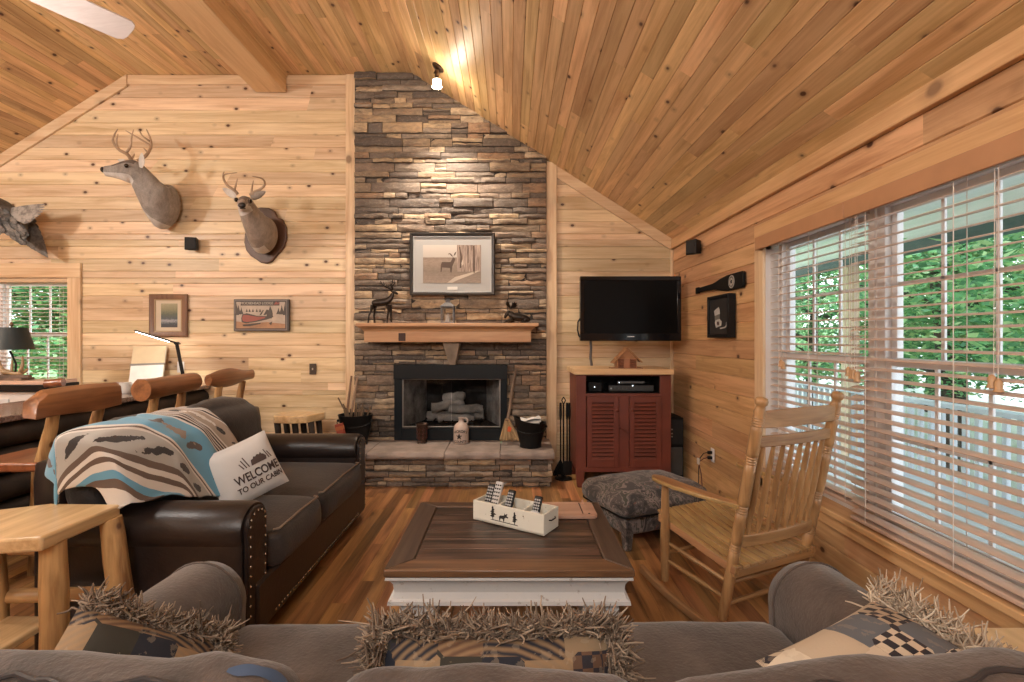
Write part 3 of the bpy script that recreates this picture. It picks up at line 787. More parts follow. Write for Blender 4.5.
# ================================================================== red media cabinet
red = simple('barn_red', (.150,.036,.022), .5, var=.16, vs=5)
top_pine = wood('counter_pine', (.60,.36,.17), (.78,.54,.30), 'X', .35, knots=.8, kscale=2.5, isl=False)
CXa, CXb, YC, YCb = PX(576.5, 4.67), PX(671, 4.67), 4.67, 5.20
tc = thing('media_cabinet', 'barn red louvered media cabinet with pine top in the corner', 'cabinet', ((CXa+CXb)/2, 4.93, 0))
zt = 1.06; zo0, zo1 = PZ(393.5, YC), PZ(376, YC); zd0, zd1 = PZ(467, YC), PZ(396.6, YC); zbm = PZ(472, YC)
sx0, sx1 = PX(586, YC), PX(660, YC)
mb = MB()
mb.b(CXa, CXa+.02, YC+.0255, YCb-.0205, zbm, zt); mb.b(CXb-.02, CXb, YC+.0255, YCb-.0205, zbm, zt)
mb.b(CXa, sx0, YC, YC+.025, zbm, zt); mb.b(sx1, CXb, YC, YC+.025, zbm, zt)
mb.b(sx0, sx1, YC, YC+.025, zo1, zt); mb.b(sx0, sx1, YC, YC+.025, zd1, zo0); mb.b(sx0, sx1, YC, YC+.025, zbm, zd0)
mb.b(PX(619, YC), PX(629, YC), YC, YC+.025, zd0, zd1)
mb.b(CXa, CXb, YCb-.02, YCb, zbm, zt); mb.b(CXa+.021, CXb-.021, YC+.026, YCb-.021, zbm+.004, zbm+.02); mb.b(CXa+.02, CXb-.02, YC+.02, YCb, zo0-.02, zo0)
mb.obj('carcass', red, tc, bevel=.002)
mb = MB(); mb.b(sx0-.01, sx1+.01, YC+.30, YC+.31, zo0, zt); mb.b(sx0-.012, sx0-.002, YC+.026, YC+.3, zo0, zt-.005); mb.b(sx1+.002, sx1+.012, YC+.026, YC+.3, zo0, zt-.005); mb.b(sx0, sx1, YC+.026, YC+.3, zo0, zo0+.004); mb.b(sx0, sx1, YC+.026, YC+.3, zt-.012, zt-.002)
mb.obj('niche_lining', black_matte, tc, smooth=False)
mb = MB(); mb.b(PX(574.3, YC-.04), PX(674, YC-.04), YC-.04, YCb+.03, zt, PZ(369.3, YC-.04)); mb.obj('top_board', top_pine, tc, bevel=.004)
for (a, b_, kx) in ((PX(587, YC), PX(618.6, YC), PX(616.5, YC)), (PX(629.4, YC), PX(661, YC), PX(631.5, YC))):
    y0, y1 = YC-.012, YC+.012; st = .045
    mb = MB(); mb.b(a, a+st, y0, y1, zd0, zd1); mb.b(b_-st, b_, y0, y1, zd0, zd1); mb.b(a+st, b_-st, y0, y1, zd1-.055, zd1); mb.b(a+st, b_-st, y0, y1, zd0, zd0+.07)
    d = mb.obj('door', red, tc, bevel=.0025)
    n = 15; zz0, zz1 = zd0+.07, zd1-.055
    mb = MB(); p = (zz1-zz0)/n
    for k in range(n):
        z = zz0+p*(k+.5)
        mb.hexa([(a+st,y0-.003,z-p*.5),(b_-st,y0-.003,z-p*.5),(b_-st,y0+.004,z-p*.5),(a+st,y0+.004,z-p*.5),(a+st,y0+.016,z+p*.22),(b_-st,y0+.016,z+p*.22),(b_-st,y0+.022,z+p*.22),(a+st,y0+.022,z+p*.22)])
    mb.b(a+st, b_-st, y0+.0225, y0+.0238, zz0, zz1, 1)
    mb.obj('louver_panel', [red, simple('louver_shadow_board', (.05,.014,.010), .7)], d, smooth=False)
    mb = MB(); mb.lathe([(.006,0),(.006,.012),(.015,.018),(.016,.026),(.010,.032),(.001,.033)], T=Matrix.Translation((kx, y0, PZ(409.5, YC))) @ Matrix.Rotation(math.pi/2, 4, 'X'), n=14); mb.obj('knob', red, d)
mb = MB(); mb.tube([(PX(619.5, YC), YC-.02, PZ(427, YC)), (PX(629.5, YC), YC-.02, PZ(433.5, YC))], .0045, 8); mb.ell((PX(619.5, YC), YC-.015, PZ(427, YC)), .009); mb.ell((PX(629.5, YC), YC-.015, PZ(433.5, YC)), .008); mb.obj('hook_latch', red, tc)
for a in (CXa, CXb-.075):
    for yy in (YC, YCb-.08):
        mb = MB(); mb.loft([[(a+i*.075+(.5-i)*2*q, yy+j*.075+(.5-j)*2*q, z) for i, j in ((0,0),(1,0),(1,1),(0,1))] for z, q in ((0,.012),(.03,.006),(zbm-.02,.0),(zbm,0))]); mb.obj('foot', red, tc, bevel=.003)
# devices in the niche
grey_lcd = simple('device_face', (.05,.052,.055), .4, var=.05)
silver = simple('silver', (.45,.45,.46), .3, .7, var=.05)
def device(name, label, cat, x0, x1, y0, y1, z0, z1, face, extra):
    t = thing(name, label, cat, ((x0+x1)/2, (y0+y1)/2, z0))
    mb = MB(); mb.b(x0, x1, y0, y1, z0+.006, z1)
    for a in (x0+.02, x1-.04):
        for q in (y0+.02, y1-.04): mb.b(a, a+.02, q, q+.02, z0, z0+.006)
    mb.obj('case', black_plastic, t, bevel=.003)
    mb = MB(); mb.b(x0+.006, x1-.006, y0-.004, y0+.002, z0+.012, z1-.006); mb.obj('front_panel', face, t, bevel=.0015)
    for k, (a, z, r_, m_) in enumerate(extra):
        mb = MB(); mb.lathe([(r_,0),(r_,.006),(.0005,.007)], T=Matrix.Translation((a, y0-.004, z)) @ Matrix.Rotation(math.pi/2, 4, 'X'), n=14); mb.obj('button', m_, t)
zf = zo0+.0055
YD = YC+.06
device('stereo_receiver', 'flat black receiver on the cabinet shelf under a small set-top box', 'receiver', PX(608.5, YD), PX(654, YD), YD, YD+.2, zf, zf+.07, simple('receiver_face', (.035,.036,.038), .35),
       [(PX(611+4*k, YD), zf+.036, .008, grey_lcd if k else silver) for k in range(6)]+[(PX(632.5, YD), zf+.062, .005, emit('led_white', (.8,.9,1), 3))])
device('set_top_box', 'slim grey set-top box lying on the black receiver', 'set-top box', PX(617, YD+.02), PX(645, YD+.02), YD+.02, YD+.18, zf+.0705, zf+.108, simple('box_face', (.09,.092,.095), .4), [(PX(619.5, YD), zf+.09, .004, emit('led_white2', (.8,.9,1), 3))])
device('cable_box', 'small black box with a white light at the end of the cabinet niche', 'cable box', PX(588.5, YD), PX(602, YD), YD, YD+.16, zf, zf+.095, black_plastic, [(PX(594.5, YD), zf+.05, .005, emit('led_white3', (.8,.9,1), 3))])

# television
tvY = 4.83
tx0, tx1, tz0, tz1 = PX(580.3, tvY), PX(681.4, tvY), PZ(341, tvY), PZ(276.2, tvY)
tv = thing('television', 'black flat screen television mounted above the red cabinet', 'television', ((tx0+tx1)/2, tvY+.05, tz0))
gloss = simple('piano_black', (.006,.006,.008), .12, var=.02, **{'Specular IOR Level': .3})
mb = MB(); bz = .042
mb.b(tx0, tx1, tvY, tvY+.07, tz0, tz0+.075); mb.b(tx0, tx1, tvY, tvY+.07, tz1-bz, tz1); mb.b(tx0, tx0+bz, tvY, tvY+.07, tz0+.075, tz1-bz); mb.b(tx1-bz, tx1, tvY, tvY+.07, tz0+.075, tz1-bz); mb.b(tx0+.02, tx1-.02, tvY+.03, tvY+.095, tz0+.02, tz1-.02)
mb.obj('bezel', gloss, tv, bevel=.006)
mb = MB(); mb.b(tx0+bz-.002, tx1-bz+.002, tvY+.006, tvY+.02, tz0+.072, tz1-bz+.002); mb.obj('screen', simple('lcd_screen', (.003,.003,.0035), .3, var=.02, **{'Specular IOR Level': .12}), tv, smooth=False)
mb = MB(); mb.b((tx0+tx1)/2-.035, (tx0+tx1)/2+.035, tvY-.002, tvY+.004, tz0+.038, tz0+.048); mb.obj('badge', silver, tv)
mb = MB(); mb.b((tx0+tx1)/2-.15, (tx0+tx1)/2+.15, tvY+.09, tvY+.12, tz0+.15, tz0+.45); mb.bar(((tx0+tx1)/2, tvY+.1, tz0+.3), ((tx0+tx1)/2-.2, YB-.02, tz0+.3), .06, .1); mb.b((tx0+tx1)/2-.32, (tx0+tx1)/2-.08, YB-.03, YB-.003, tz0+.1, tz0+.5); mb.obj('wall_mount', black_iron, tv)
mb = MB(); mb.tube([P(580.5, 318, tvY+.03), P(578.0, 322, tvY+.04), P(577.6, 330, tvY+.04), P(579, 336, tvY+.04), P(581, 338, tvY+.04)], .008, 8); mb.obj('side_cable', black_plastic, tv)
mb = MB(); mb.tube([(PX(590.5, 4.95), 4.95, tz0+.02), (PX(591, 4.98), 4.98, 1.30), (PX(590.5, 5.0), 5.0, 1.2), (PX(592, 5.0), 5.02, 1.125)], .013, 8); mb.obj('power_cable', simple('grey_cable', (.10,.10,.11), .5), tv)

# ================================================================== brown sofas
def leather(name, a, b_, rough, sc=3.0, sheen=0.0, bump=.25):
    t = NT(name); c = t.coord()
    n = t.noise(c, sc, 6, .62, .5); n2 = t.noise(c, sc*9, 4, .7)
    col = t.ramp(t.math('ADD', t.math('MULTIPLY', n, .75), t.math('MULTIPLY', n2, .25)), [(.32, a), (.66, b_)])
    t.bump(t.math('ADD', n2, t.noise(c, 90, 2)), bump, .004)
    return t.fin(col, rough, **({'Sheen Weight': sheen, 'Sheen Roughness': .5} if sheen else {}))
suede = leather('taupe_suede', (.026,.0175,.014), (.098,.071,.059), .75, 3.5, .22, .5)
suede_dk = leather('dark_suede', (.009,.006,.005), (.038,.026,.021), .62, 3.0, .12, .5)
hide = leather('espresso_leather', (.008,.005,.0045), (.025,.016,.014), .36, 3.0, 0, .2)
piping = simple('piping', (.03,.026,.028), .5, var=.1)
piping_tan = simple('piping_tan', (.20,.14,.10), .6, var=.1)
stud = simple('nailhead', (.62,.56,.48), .25, 1.0, var=.05)
def rolled_arm(mb, x0, x1, y0, y1, z1, r, T=None, n=16):
    """arm running along y with a round top"""
    cx = (x0+x1)/2; w = (x1-x0)/2
    rings = []
    for k, (y, s) in enumerate(((y0,.93),(y0+.02,1),(y0+(y1-y0)*.33,1),(y0+(y1-y0)*.66,1),(y1-.02,1),(y1,.93))):
        ring = [(cx-w*.86*s, y, .06), (cx-w*.86*s, y, z1-r*1.5)]
        for i in range(n+1):
            a = math.pi*(1.18-1.36*i/n)
            ring.append((cx+math.cos(a)*w*s, y, z1-r+math.sin(a)*r*s))
        ring += [(cx+w*.86*s, y, z1-r*1.5), (cx+w*.86*s, y, .06)]
        if T: ring = [T @ V(q) for q in ring]
        rings.append(ring)
    mb.loft(rings)

def nails(pts, x, par):
    first = None
    for (yy, z) in pts:
        if first is None:
            mb = MB(); mb.ell((x, yy, z), (.004,.0068,.0068), 8, 5); first = mb.obj('nailhead', stud, par); f0 = (yy, z)
        else:
            q = first.copy(); COL.objects.link(q); q.parent = par; q.location = (0, yy-f0[0], z-f0[1])
# loveseat against the bar (long side along y, facing the window)
LX, LY0, LY1 = -1.15, 2.12, 3.97
lv = thing('loveseat', 'dark espresso leather loveseat with nailhead trim under a patterned throw', 'sofa', (-1.65, 3.03, 0))
TA = Matrix(((0,-1,0,0),(1,0,0,0),(0,0,1,0),(0,0,0,1)))   # local (x along y_world, y -> -x_world)
mb = MB(); mb.b(-2.06, LX+.03, LY0+.1, LY1-.1, .07, .31); mb.obj('base', hide, lv, bevel=.02)
for (a, b_) in ((LY0, LY0+.25), (LY1-.27, LY1)):
    mb = MB(); rolled_arm(mb, a, b_, -LX*1.0-.0, 2.04, .665, .105, Matrix(((0,-1,0,0),(1,0,0,0),(0,0,1,0),(0,0,0,1))))
    arm = mb.obj('arm', hide, lv, ang=50)
    # front panel with two columns of nailheads
    mb = MB(); cy = (a+b_)/2; pw = .085
    pts = [(cy-pw*.9,.07),(cy+pw*.9,.07)]+[(cy+pw*1.05*math.cos(t_), .575+pw*.85*math.sin(t_)) for t_ in [i*math.pi/10 for i in range(11)]]
    mb.prism(pts, (LX-.004,0,0), (0,1,0), (0,0,1), (.022,0,0)); pn = mb.obj('front_panel', hide, arm, bevel=.008)
    npt = []
    for k in range(12):
        z = .10+.475*k/11
        for sg in (-1, 1): npt.append((cy+sg*pw*.78, z))
    for k in range(1, 6): t_ = math.pi*k/6; npt.append((cy+pw*.80*math.cos(t_), .575+pw*.62*math.sin(t_)))
    nails(npt, LX+.020, arm)
nails([(LY0+.27+(LY1-LY0-.56)*k/41, .105) for k in range(42)], LX+.032, lv)
mb = MB(); T_ = Matrix.Translation((-1.99, 0, 0)) @ Matrix.Rotation(-.06, 4, 'Y'); mb.rbox(-.05, .10, LY0+.03, LY1-.03, .10, .88, .06, m=0, T=T_, N=6, wob=.004); mb.obj('back', hide, lv, ang=60)
seat_b = 2.93
for i, (a, b_) in enumerate(((LY0+.245, seat_b-.004), (seat_b+.004, LY1-.265))):
    mb = MB(); mb.rbox(-1.86, LX+.055, a, b_, .30, .485, .045, puff=.030, N=10, wob=.006, seed=i); c = mb.obj('seat_cushion', suede_dk, lv, ang=70)
    mb = MB(); mb.tube([(LX+.015, a+.03, .483), (LX+.040, a+.04, .484), (LX+.042, (a+b_)/2, .492), (LX+.040, b_-.04, .484), (LX+.015, b_-.03, .483)], .006, 6); mb.obj('piping', piping_tan, c)
for i, (a, b_) in enumerate(((LY0+.07, 2.86), (2.84, 3.60))):
    T_ = Matrix.Translation((-1.86, (a+b_)/2, .70)) @ Matrix.Rotation(-.22, 4, 'Y') @ Matrix.Rotation(-.04 if i else .0, 4, 'X')
    mb = MB(); mb.rbox(-.12, .12, -(b_-a)/2, (b_-a)/2, -.24, .27, .11, puff=.045, T=T_, N=12, wob=.018, seed=i+3); mb.obj('back_cushion', suede_dk, lv, ang=75)
for yy in (LY0+.1, LY1-.12):
    for xx in (-1.98, LX-.06):
        mb = MB(); mb.lathe([(.022,0),(.03,.03),(.034,.075)], (xx, yy, 0), 12); mb.obj('foot', black_matte, lv)

# big sofa the camera looks over
sf = thing('sofa', 'long taupe suede sofa seen from behind with fringed pillows', 'sofa', (0, 1.15, 0))
SA, SB = -.905, .885
mb = MB(); mb.b(SA-.02, SB+.02, .62, 1.62, .07, .31); mb.obj('base', suede, sf, bevel=.02)
for i, (a, b_) in enumerate(((SA-.27, SA), (SB, SB+.27))):
    mb = MB(); n = 18; rings = []
    cx = (a+b_)/2; w = (b_-a)/2; zt_ = .648; r = .14
    for (y, s, dz) in ((.56,.9,0),(.60,1,0),(.9,1.0,.004),(1.25,1.0,.004),(1.55,1.0,.0),(1.68,.99,-.005),(1.735,.93,-.012),(1.752,.80,-.03)):
        ring = [(cx-w*.92*s, y, .06), (cx-w*.95*s, y, .3)]
        for k in range(n+1):
            t_ = math.pi*(1.06-1.12*k/n); ring.append((cx+math.cos(t_)*w*s, y, zt_-r+dz+math.sin(t_)*r*(s if s < .95 else 1)))
        ring += [(cx+w*.95*s, y, .3), (cx+w*.92*s, y, .06)]
        rings.append(ring)
    mb.loft(rings); am = mb.obj('arm', suede, sf, ang=60)
    mb = MB(); ring = rings[-3]; mb.tube([V(q)+V((0,.002,0)) for q in ring[1:-1]], .0055, 6); mb.obj('piping', suede, am)
mb = MB(); mb.rbox(SA-.2, SB+.2, .45, .66, .1, .84, .07, N=8); mb.obj('back', suede, sf, ang=60)
bs = [SA+.004, -.31, .255, SB-.004]
for i in range(3):
    mb = MB(); mb.rbox(bs[i]+.003, bs[i+1]-.003, .70, 1.665, .30, .468+(.012 if i == 2 else 0), .05, puff=.022, N=12, wob=.006, seed=i+9); c = mb.obj('seat_cushion', suede, sf, ang=75)
bk = [(-1.04, -.318, .905, 0), (-.302, .205, .886, 1), (.225, 1.10, .903, 2)]
for i, (a, b_, zt_, sd) in enumerate(bk):
    mb = MB(); hw = (b_-a)/2
    T_ = Matrix.Translation(((a+b_)/2, .745, .70)) @ Matrix.Rotation(-.045 if i == 2 else 0, 4, 'Y') @ Matrix.Rotation(.10, 4, 'X')
    mb.rbox(-hw, hw, -.125, .115, -.24, zt_-.70-.022, .075, puff=.028, N=30, wob=.015, seed=i+20, T=T_)
    amp = (.0075, .004, .006)[i]
    for q in mb.v:
        if q.z > .8: q.z += amp*math.sin(34*q.x+(30 if i == 0 else -22)*q.y+5*mnoise.noise(V((q.x*5, q.y*5, i))))*(.4+.6*mnoise.noise(V((q.x*4, q.y*6, i+3))))
    tree_ = BVHTree.FromPolygons([tuple(q) for q in mb.v], mb.f)
    c = mb.obj('back_cushion', suede, sf, ang=80)
    if i == 0:
        mb = MB(); g = {}; nu, nv = 12, 5
        for a_ in range(nu+1):
            for b2 in range(nv+1):
                u_ = a_/nu; hw_ = .014*math.sin(math.pi*(.08+.84*u_))*(1+.25*math.sin(u_*9))
                x = -.425+.085*u_; y = .752+.016*u_+hw_*(2*b2/nv-1)
                hit = tree_.ray_cast(V((x, y, 2)), V((0, 0, -1)))
                mb.v.append((hit[0] if hit[0] is not None else V((x, y, .9)))+V((0, 0, .0025)))
        for a_ in range(nu):
            for b2 in range(nv): mb.f.append((a_*(nv+1)+b2, (a_+1)*(nv+1)+b2, (a_+1)*(nv+1)+b2+1, a_*(nv+1)+b2+1)); mb.m.append(0)
        pt = mb.obj('torn_lining', simple('blue_lining', (.050,.085,.16), .8), c); pt['label'] = 'blue lining showing through a tear'
    mb = MB(); pts = []
    for k in range(33):
        x = -hw+.06+(2*hw-.12)*k/32
        wx = (T_ @ V((x, 0, 0))).x; wy = .712+.010*math.sin(k*.55+i*2)+.004*math.sin(k*1.9)
        hit = tree_.ray_cast(V((wx, wy, 2)), V((0, 0, -1)))
        if hit[0] is not None: pts.append(hit[0]+V((0, 0, .002)))
    mb.tube(pts, .0048, 8); mb.obj('piping', piping, c)
for xx in (-.95, .93):
    for yy in (.7, 1.5):
        mb = MB(); mb.lathe([(.025,0),(.03,.03),(.034,.075)], (xx, yy, 0), 12); mb.obj('foot', black_matte, sf)

# ================================================================== coffee table
oldwood = wood('weathered_planks', (.024,.014,.010), (.135,.080,.053), 'X', .46, knots=.6, kscale=4.4, tint=.32, coat=.12, blotch=.75, scale=1.5, bump=.5, c0=.42, c1=.58)
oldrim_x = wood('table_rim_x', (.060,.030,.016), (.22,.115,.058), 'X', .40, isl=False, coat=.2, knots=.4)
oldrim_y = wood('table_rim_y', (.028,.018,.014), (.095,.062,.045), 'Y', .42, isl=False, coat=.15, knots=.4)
def chalky():
    t = NT('chalky_white'); c = t.coord(); n = t.noise(c, 26, 6, .75); m_ = t.noise(c, 5, 3)
    col = t.mix(t.ramp(n, [(.60,(0,0,0)),(.68,(1,1,1))]), (.62,.61,.60), (.30,.25,.21))
    col = t.mix(t.math('MULTIPLY', m_, .35), col, (.50,.50,.51))
    t.bump(t.noise(c, 45, 4), .25, .004)
    return t.fin(col, .75)
white_old = chalky()
TX0, TX1, TY0, TY1, TZ = PX(383.3, 2.026), PX(635, 2.026), 2.026, 2.868, .46
ct = thing('coffee_table', 'weathered plank coffee table with distressed white moulded apron', 'table', ((TX0+TX1)/2, (TY0+TY1)/2, 0))
bw = .105; z0 = TZ-.034
mb = MB()
nb = 6; yy0, yy1 = TY0+bw+.003, TY1-bw*.7-.003
for k in range(nb):
    a = yy0+(yy1-yy0)*k/nb; mb.b(TX0+bw+.003, TX1-bw-.003, a+.0015, a+(yy1-yy0)/nb-.0015, z0+.004, TZ-.005)
mb.obj('plank_panel', oldwood, ct, bevel=.002)
bw2 = bw*.7
mb = MB(); mb.hexa([(TX0,TY0,z0),(TX1,TY0,z0),(TX1-bw,TY0+bw,z0),(TX0+bw,TY0+bw,z0),(TX0,TY0,TZ),(TX1,TY0,TZ),(TX1-bw,TY0+bw,TZ),(TX0+bw,TY0+bw,TZ)]); mb.obj('rim_board', oldrim_x, ct, bevel=.006)
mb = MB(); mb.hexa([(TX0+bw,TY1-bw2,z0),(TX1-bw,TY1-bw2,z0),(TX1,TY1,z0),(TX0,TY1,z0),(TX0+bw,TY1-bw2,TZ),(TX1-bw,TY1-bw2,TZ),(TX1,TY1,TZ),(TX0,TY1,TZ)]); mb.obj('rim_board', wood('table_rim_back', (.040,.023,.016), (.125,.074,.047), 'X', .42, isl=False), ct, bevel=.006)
mb = MB(); mb.hexa([(TX0,TY0,z0),(TX0+bw,TY0+bw,z0),(TX0+bw,TY1-bw2,z0),(TX0,TY1,z0),(TX0,TY0,TZ),(TX0+bw,TY0+bw,TZ),(TX0+bw,TY1-bw2,TZ),(TX0,TY1,TZ)]); mb.obj('rim_board', oldrim_y, ct, bevel=.006)
mb = MB(); mb.hexa([(TX1-bw,TY0+bw,z0),(TX1,TY0,z0),(TX1,TY1,z0),(TX1-bw,TY1-bw2,z0),(TX1-bw,TY0+bw,TZ),(TX1,TY0,TZ),(TX1,TY1,TZ),(TX1-bw,TY1-bw2,TZ)]); mb.obj('rim_board', oldrim_y, ct, bevel=.006)
mb = MB()
rings = []
for (z, q) in ((z0, .006), (z0-.012, .004), (z0-.016, .018), (z0-.04, .032), (z0-.075, .036), (z0-.098, .028), (z0-.103, .014), (z0-.118, .012), (z0-.122, .03)):
    rings.append([(TX0+q, TY0+q, z), (TX1-q, TY0+q, z), (TX1-q, TY1-q, z), (TX0+q, TY1-q, z)])
mb.loft(rings); mb.obj('moulded_apron', white_old, ct, ang=25)
for sx in (0, 1):
    for sy in (0, 1):
        x0_ = TX0+.055 if sx == 0 else TX1-.055-.15; y0_ = TY0+.05 if sy == 0 else TY1-.05-.13
        mb = MB(); mb.b(x0_+.003, x0_+.147, y0_, y0_+.13, .006, z0-.119)
        for (a, b_) in ((0,.045),(.052,.098),(.105,.15)): mb.b(x0_+a, x0_+b_, y0_-.006, y0_+.136, .03, z0-.122)
        mb.b(x0_-.012, x0_+.162, y0_-.012, y0_+.142, 0, .05)
        mb.obj('leg', white_old, ct, bevel=.003)

# ================================================================== ottoman
def camo():
    t = NT('woodland_fabric'); c = t.coord()
    n = t.noise(t.mapping(c, (1.3,1,1)), 6.5, 4, .6, 1.0); n2 = t.noise(t.mapping(c, (1,2,1)), 11, 4, .65, .8)
    col = t.ramp(n, [(.0,(.022,.019,.019)),(.40,(.065,.052,.049)),(.47,(.16,.135,.125)),(.52,(.045,.045,.034)),(.57,(.22,.17,.155)),(.62,(.032,.026,.025)),(.70,(.10,.10,.075))], 'CONSTANT')
    col = t.mix(t.ramp(n2, [(.60,(0,0,0)),(.64,(.8,.8,.8))]), col, (.24,.19,.17))
    n3 = t.noise(t.mapping(c, (1,1,1), (3,5,1)), 9, 3, .6, .5)
    col = t.mix(t.ramp(n3, [(.66,(0,0,0)),(.69,(.8,.8,.8))]), col, (.20,.075,.05))
    col = t.mix(.10, col, (.12,.11,.10))
    return t.fin(col, .85, **{'Sheen Weight': .15})
camo_m = camo()
ot = thing('ottoman', 'low ottoman in woodland camouflage fabric by the rocking chair', 'ottoman', (.963, 3.61, 0), math.radians(23))
OW, OD = .33, .245
mb = MB(); mb.rbox(-OW, OW, -OD, OD, .10, .235, .03, N=6); mb.obj('base', camo_m, ot, local=True, ang=60)
mb = MB(); mb.rbox(-OW-.035, OW+.035, -OD-.03, OD+.03, .215, .365, .06, puff=.045, N=12, wob=.006, seed=4); cu_ = mb.obj('cushion', camo_m, ot, local=True, ang=75)
for z in (.232,):
    mb = MB(); r_ = .07; pts = []
    for (sx, sy, a0_) in ((1,-1,-90),(1,1,0),(-1,1,90),(-1,-1,180)):
        for k in range(6):
            a = math.radians(a0_+k*18); pts.append((sx*(OW+.034-r_)+math.cos(a)*r_, sy*(OD+.03-r_)+math.sin(a)*r_, z))
    pts.append(pts[0]); mb.tube(pts, .007, 6); mb.obj('piping', black_matte, cu_, local=True)
for sx in (-1, 1):
    for sy in (-1, 1):
        mb = MB(); mb.loft([[(sx*(OW-.035)+i*q, sy*(OD-.035)+j*q, z) for i, j in ((-1,-1),(1,-1),(1,1),(-1,1))] for z, q in ((0,.022),(.12,.03),(.2,.032))]); mb.obj('foot', camo_m, ot, local=True, bevel=.004)

# ================================================================== rocking chair
oak = wood('honey_oak_z', (.21,.105,.042), (.43,.245,.108), 'Z', .36, isl=False, scale=1.3)
oak_x = wood('honey_oak_x', (.23,.115,.046), (.45,.26,.115), 'X', .36, isl=False, scale=1.3)
oak_y = wood('honey_oak_y', (.20,.10,.042), (.43,.245,.108), 'Y', .36, isl=True, tint=.1, scale=1.3)
rk = thing('rocking_chair', 'honey oak spindle back rocking chair facing the corner television', 'rocking chair', (1.232, 2.453, 0), math.radians(25))
def post_pt(sx, z): 
    k = (z-.09)/(1.155-.09); return V((sx*(.26-.0*k), -.2136*k, z))
for sx in (-1, 1):
    prof = []
    a, b_ = post_pt(sx, .085), post_pt(sx, 1.155); L = (b_-a).length
    pr = [(0,.018),(.03,.021),(.10,.024),(.30,.025)]
    def ringset(z):
        out = []
        for k in range(4): out += [(z+k*.012, .0255),(z+k*.012+.003, .022),(z+k*.012+.006, .022),(z+k*.012+.009, .0255)]
        return out
    pr += ringset(.345)+[(.41,.025),(.50,.025)]+ringset(.535)+[(.60,.026),(.73,.026)]+ringset(.77)+[(.83,.026),(.93,.025)]+ringset(.945)+[(1.0,.022),(1.015,.026),(1.03,.020),(1.043,.019),(1.05,.026),(1.065,.028),(1.077,.023),(1.083,.004)]
    d = (b_-a).normalized()
    mb = MB(); mb.tube([a+d*z for z, _ in pr], [r_ for _, r_ in pr], 14); mb.obj('back_post', oak, rk, local=True, ang=60)
def rail(name, z, h, th, bow=.0, topcurve=0.0, mt=oak_x):
    mb = MB(); rings = []
    for k in range(9):
        x = -.25+.5*k/8; f = 1-(x/.25)**2; c = post_pt(1, z); y = c.y-bow*f
        zz = h/2+topcurve*f
        rings.append([(x, y-th/2, z-h/2), (x, y+th/2, z-h/2), (x, y+th/2-.2*zz, z+zz), (x, y-th/2-.2*zz, z+zz)])
    mb.loft(rings); return mb.obj(name, mt, rk, local=True, bevel=.004)
rail('crest_rail', 1.045, .075, .022, .02, .006); rail('crest_rail', .945, .05, .022, .02); rail('lower_rail', .475, .055, .024, .02)
for k in range(8):
    x = -.205+.41*k/7; f = 1-(x/.25)**2
    a = post_pt(1, .49); b_ = post_pt(1, .93); a = V((x, a.y-.02*f, a.z)); b_ = V((x, b_.y-.02*f, b_.z))
    mb = MB(); mb.tube([a.lerp(b_, q) for q in (0,.12,.3,.34,.38,.5,.62,.66,.7,.88,1)], [.008,.011,.0135,.0115,.0145,.0145,.0145,.0115,.0135,.011,.008], 10); mb.obj('spindle', oak, rk, local=True)
def seat_z(y): return .465-.105*(.42-y)/.5 -.02*math.sin(math.pi*max(0, min(1, (y+.08)/.5)))
for k in range(11):
    x = -.275+.05*k; mb = MB(); rings = []
    for q in range(9):
        y = -.085+.515*q/8; z = seat_z(y); rings.append([(x+.003, y, z-.014), (x+.046, y, z-.014), (x+.046, y, z), (x+.003, y, z)])
    mb.loft(rings); mb.obj('seat_slat', oak_y, rk, local=True, bevel=.003)
for y in (-.07, .405):
    mb = MB(); mb.bar((-.275, y, seat_z(y)-.032), (.275, y, seat_z(y)-.032), .03, .034); mb.obj('seat_rail', oak_x, rk, local=True, bevel=.003)
for sx in (-1, 1):
    mb = MB(); mb.bar((sx*.268, -.09, .345), (sx*.278, .40, .435), .026, .04); mb.obj('side_rail', oak_y, rk, local=True, bevel=.003)
    # arm: broad paddle
    a0_ = post_pt(sx, .655); pts = []
    L = [(0,.018),(.08,.026),(.2,.036),(.33,.043),(.43,.043),(.49,.036),(.52,.015)]
    top = []
    mb = MB(); rings = []
    for (d, w) in L:
        x = sx*(.272+.045*min(1, d/.3)); y = a0_.y+.0+d; z = .645+.02*d
        rings.append([(x-w, y, z-.010), (x, y, z-.013), (x+w, y, z-.010), (x+w, y, z+.010), (x, y, z+.013), (x-w, y, z+.010)])
    mb.loft(rings); mb.obj('arm', oak_y, rk, local=True, bevel=.004)
    mb = MB(); a = V((sx*.285, .355, .115)); b_ = V((sx*.312, .325, .65))
    mb.tube([a.lerp(b_, q) for q in (0,.06,.2,.45,.6,.8,.95,1)], [.018,.021,.024,.026,.023,.021,.018,.014], 12); mb.obj('front_leg', oak, rk, local=True)
    for (z0_, z1_) in ((.19,.24),(.27,.335)):
        mb = MB(); p0 = post_pt(sx, z0_); p1 = V((sx*.288, .352, z1_-.01)); mb.tube([p0, p0.lerp(p1,.5), p1], [.009,.0125,.009], 9); mb.obj('stretcher', oak_y, rk, local=True)
    mb = MB(); rings = []
    for k in range(17):
        y = -.62+1.16*k/16; x = sx*(.262+.03*(y+.6)/1.1); z = .026+.20*((y-.02)/.62)**2*.62
        rings.append([(x-.014, y, z), (x+.014, y, z), (x+.014, y, z+.040), (x-.014, y, z+.040)])
    zmin = min(q[2] for r_ in rings for q in r_); rings = [[(q[0], q[1], q[2]-zmin) for q in r_] for r_ in rings]
    mb.loft(rings); mb.obj('rocker', wood('rocker_oak', (.22,.115,.05), (.38,.21,.10), 'Y', .4, isl=False), rk, local=True, bevel=.005)
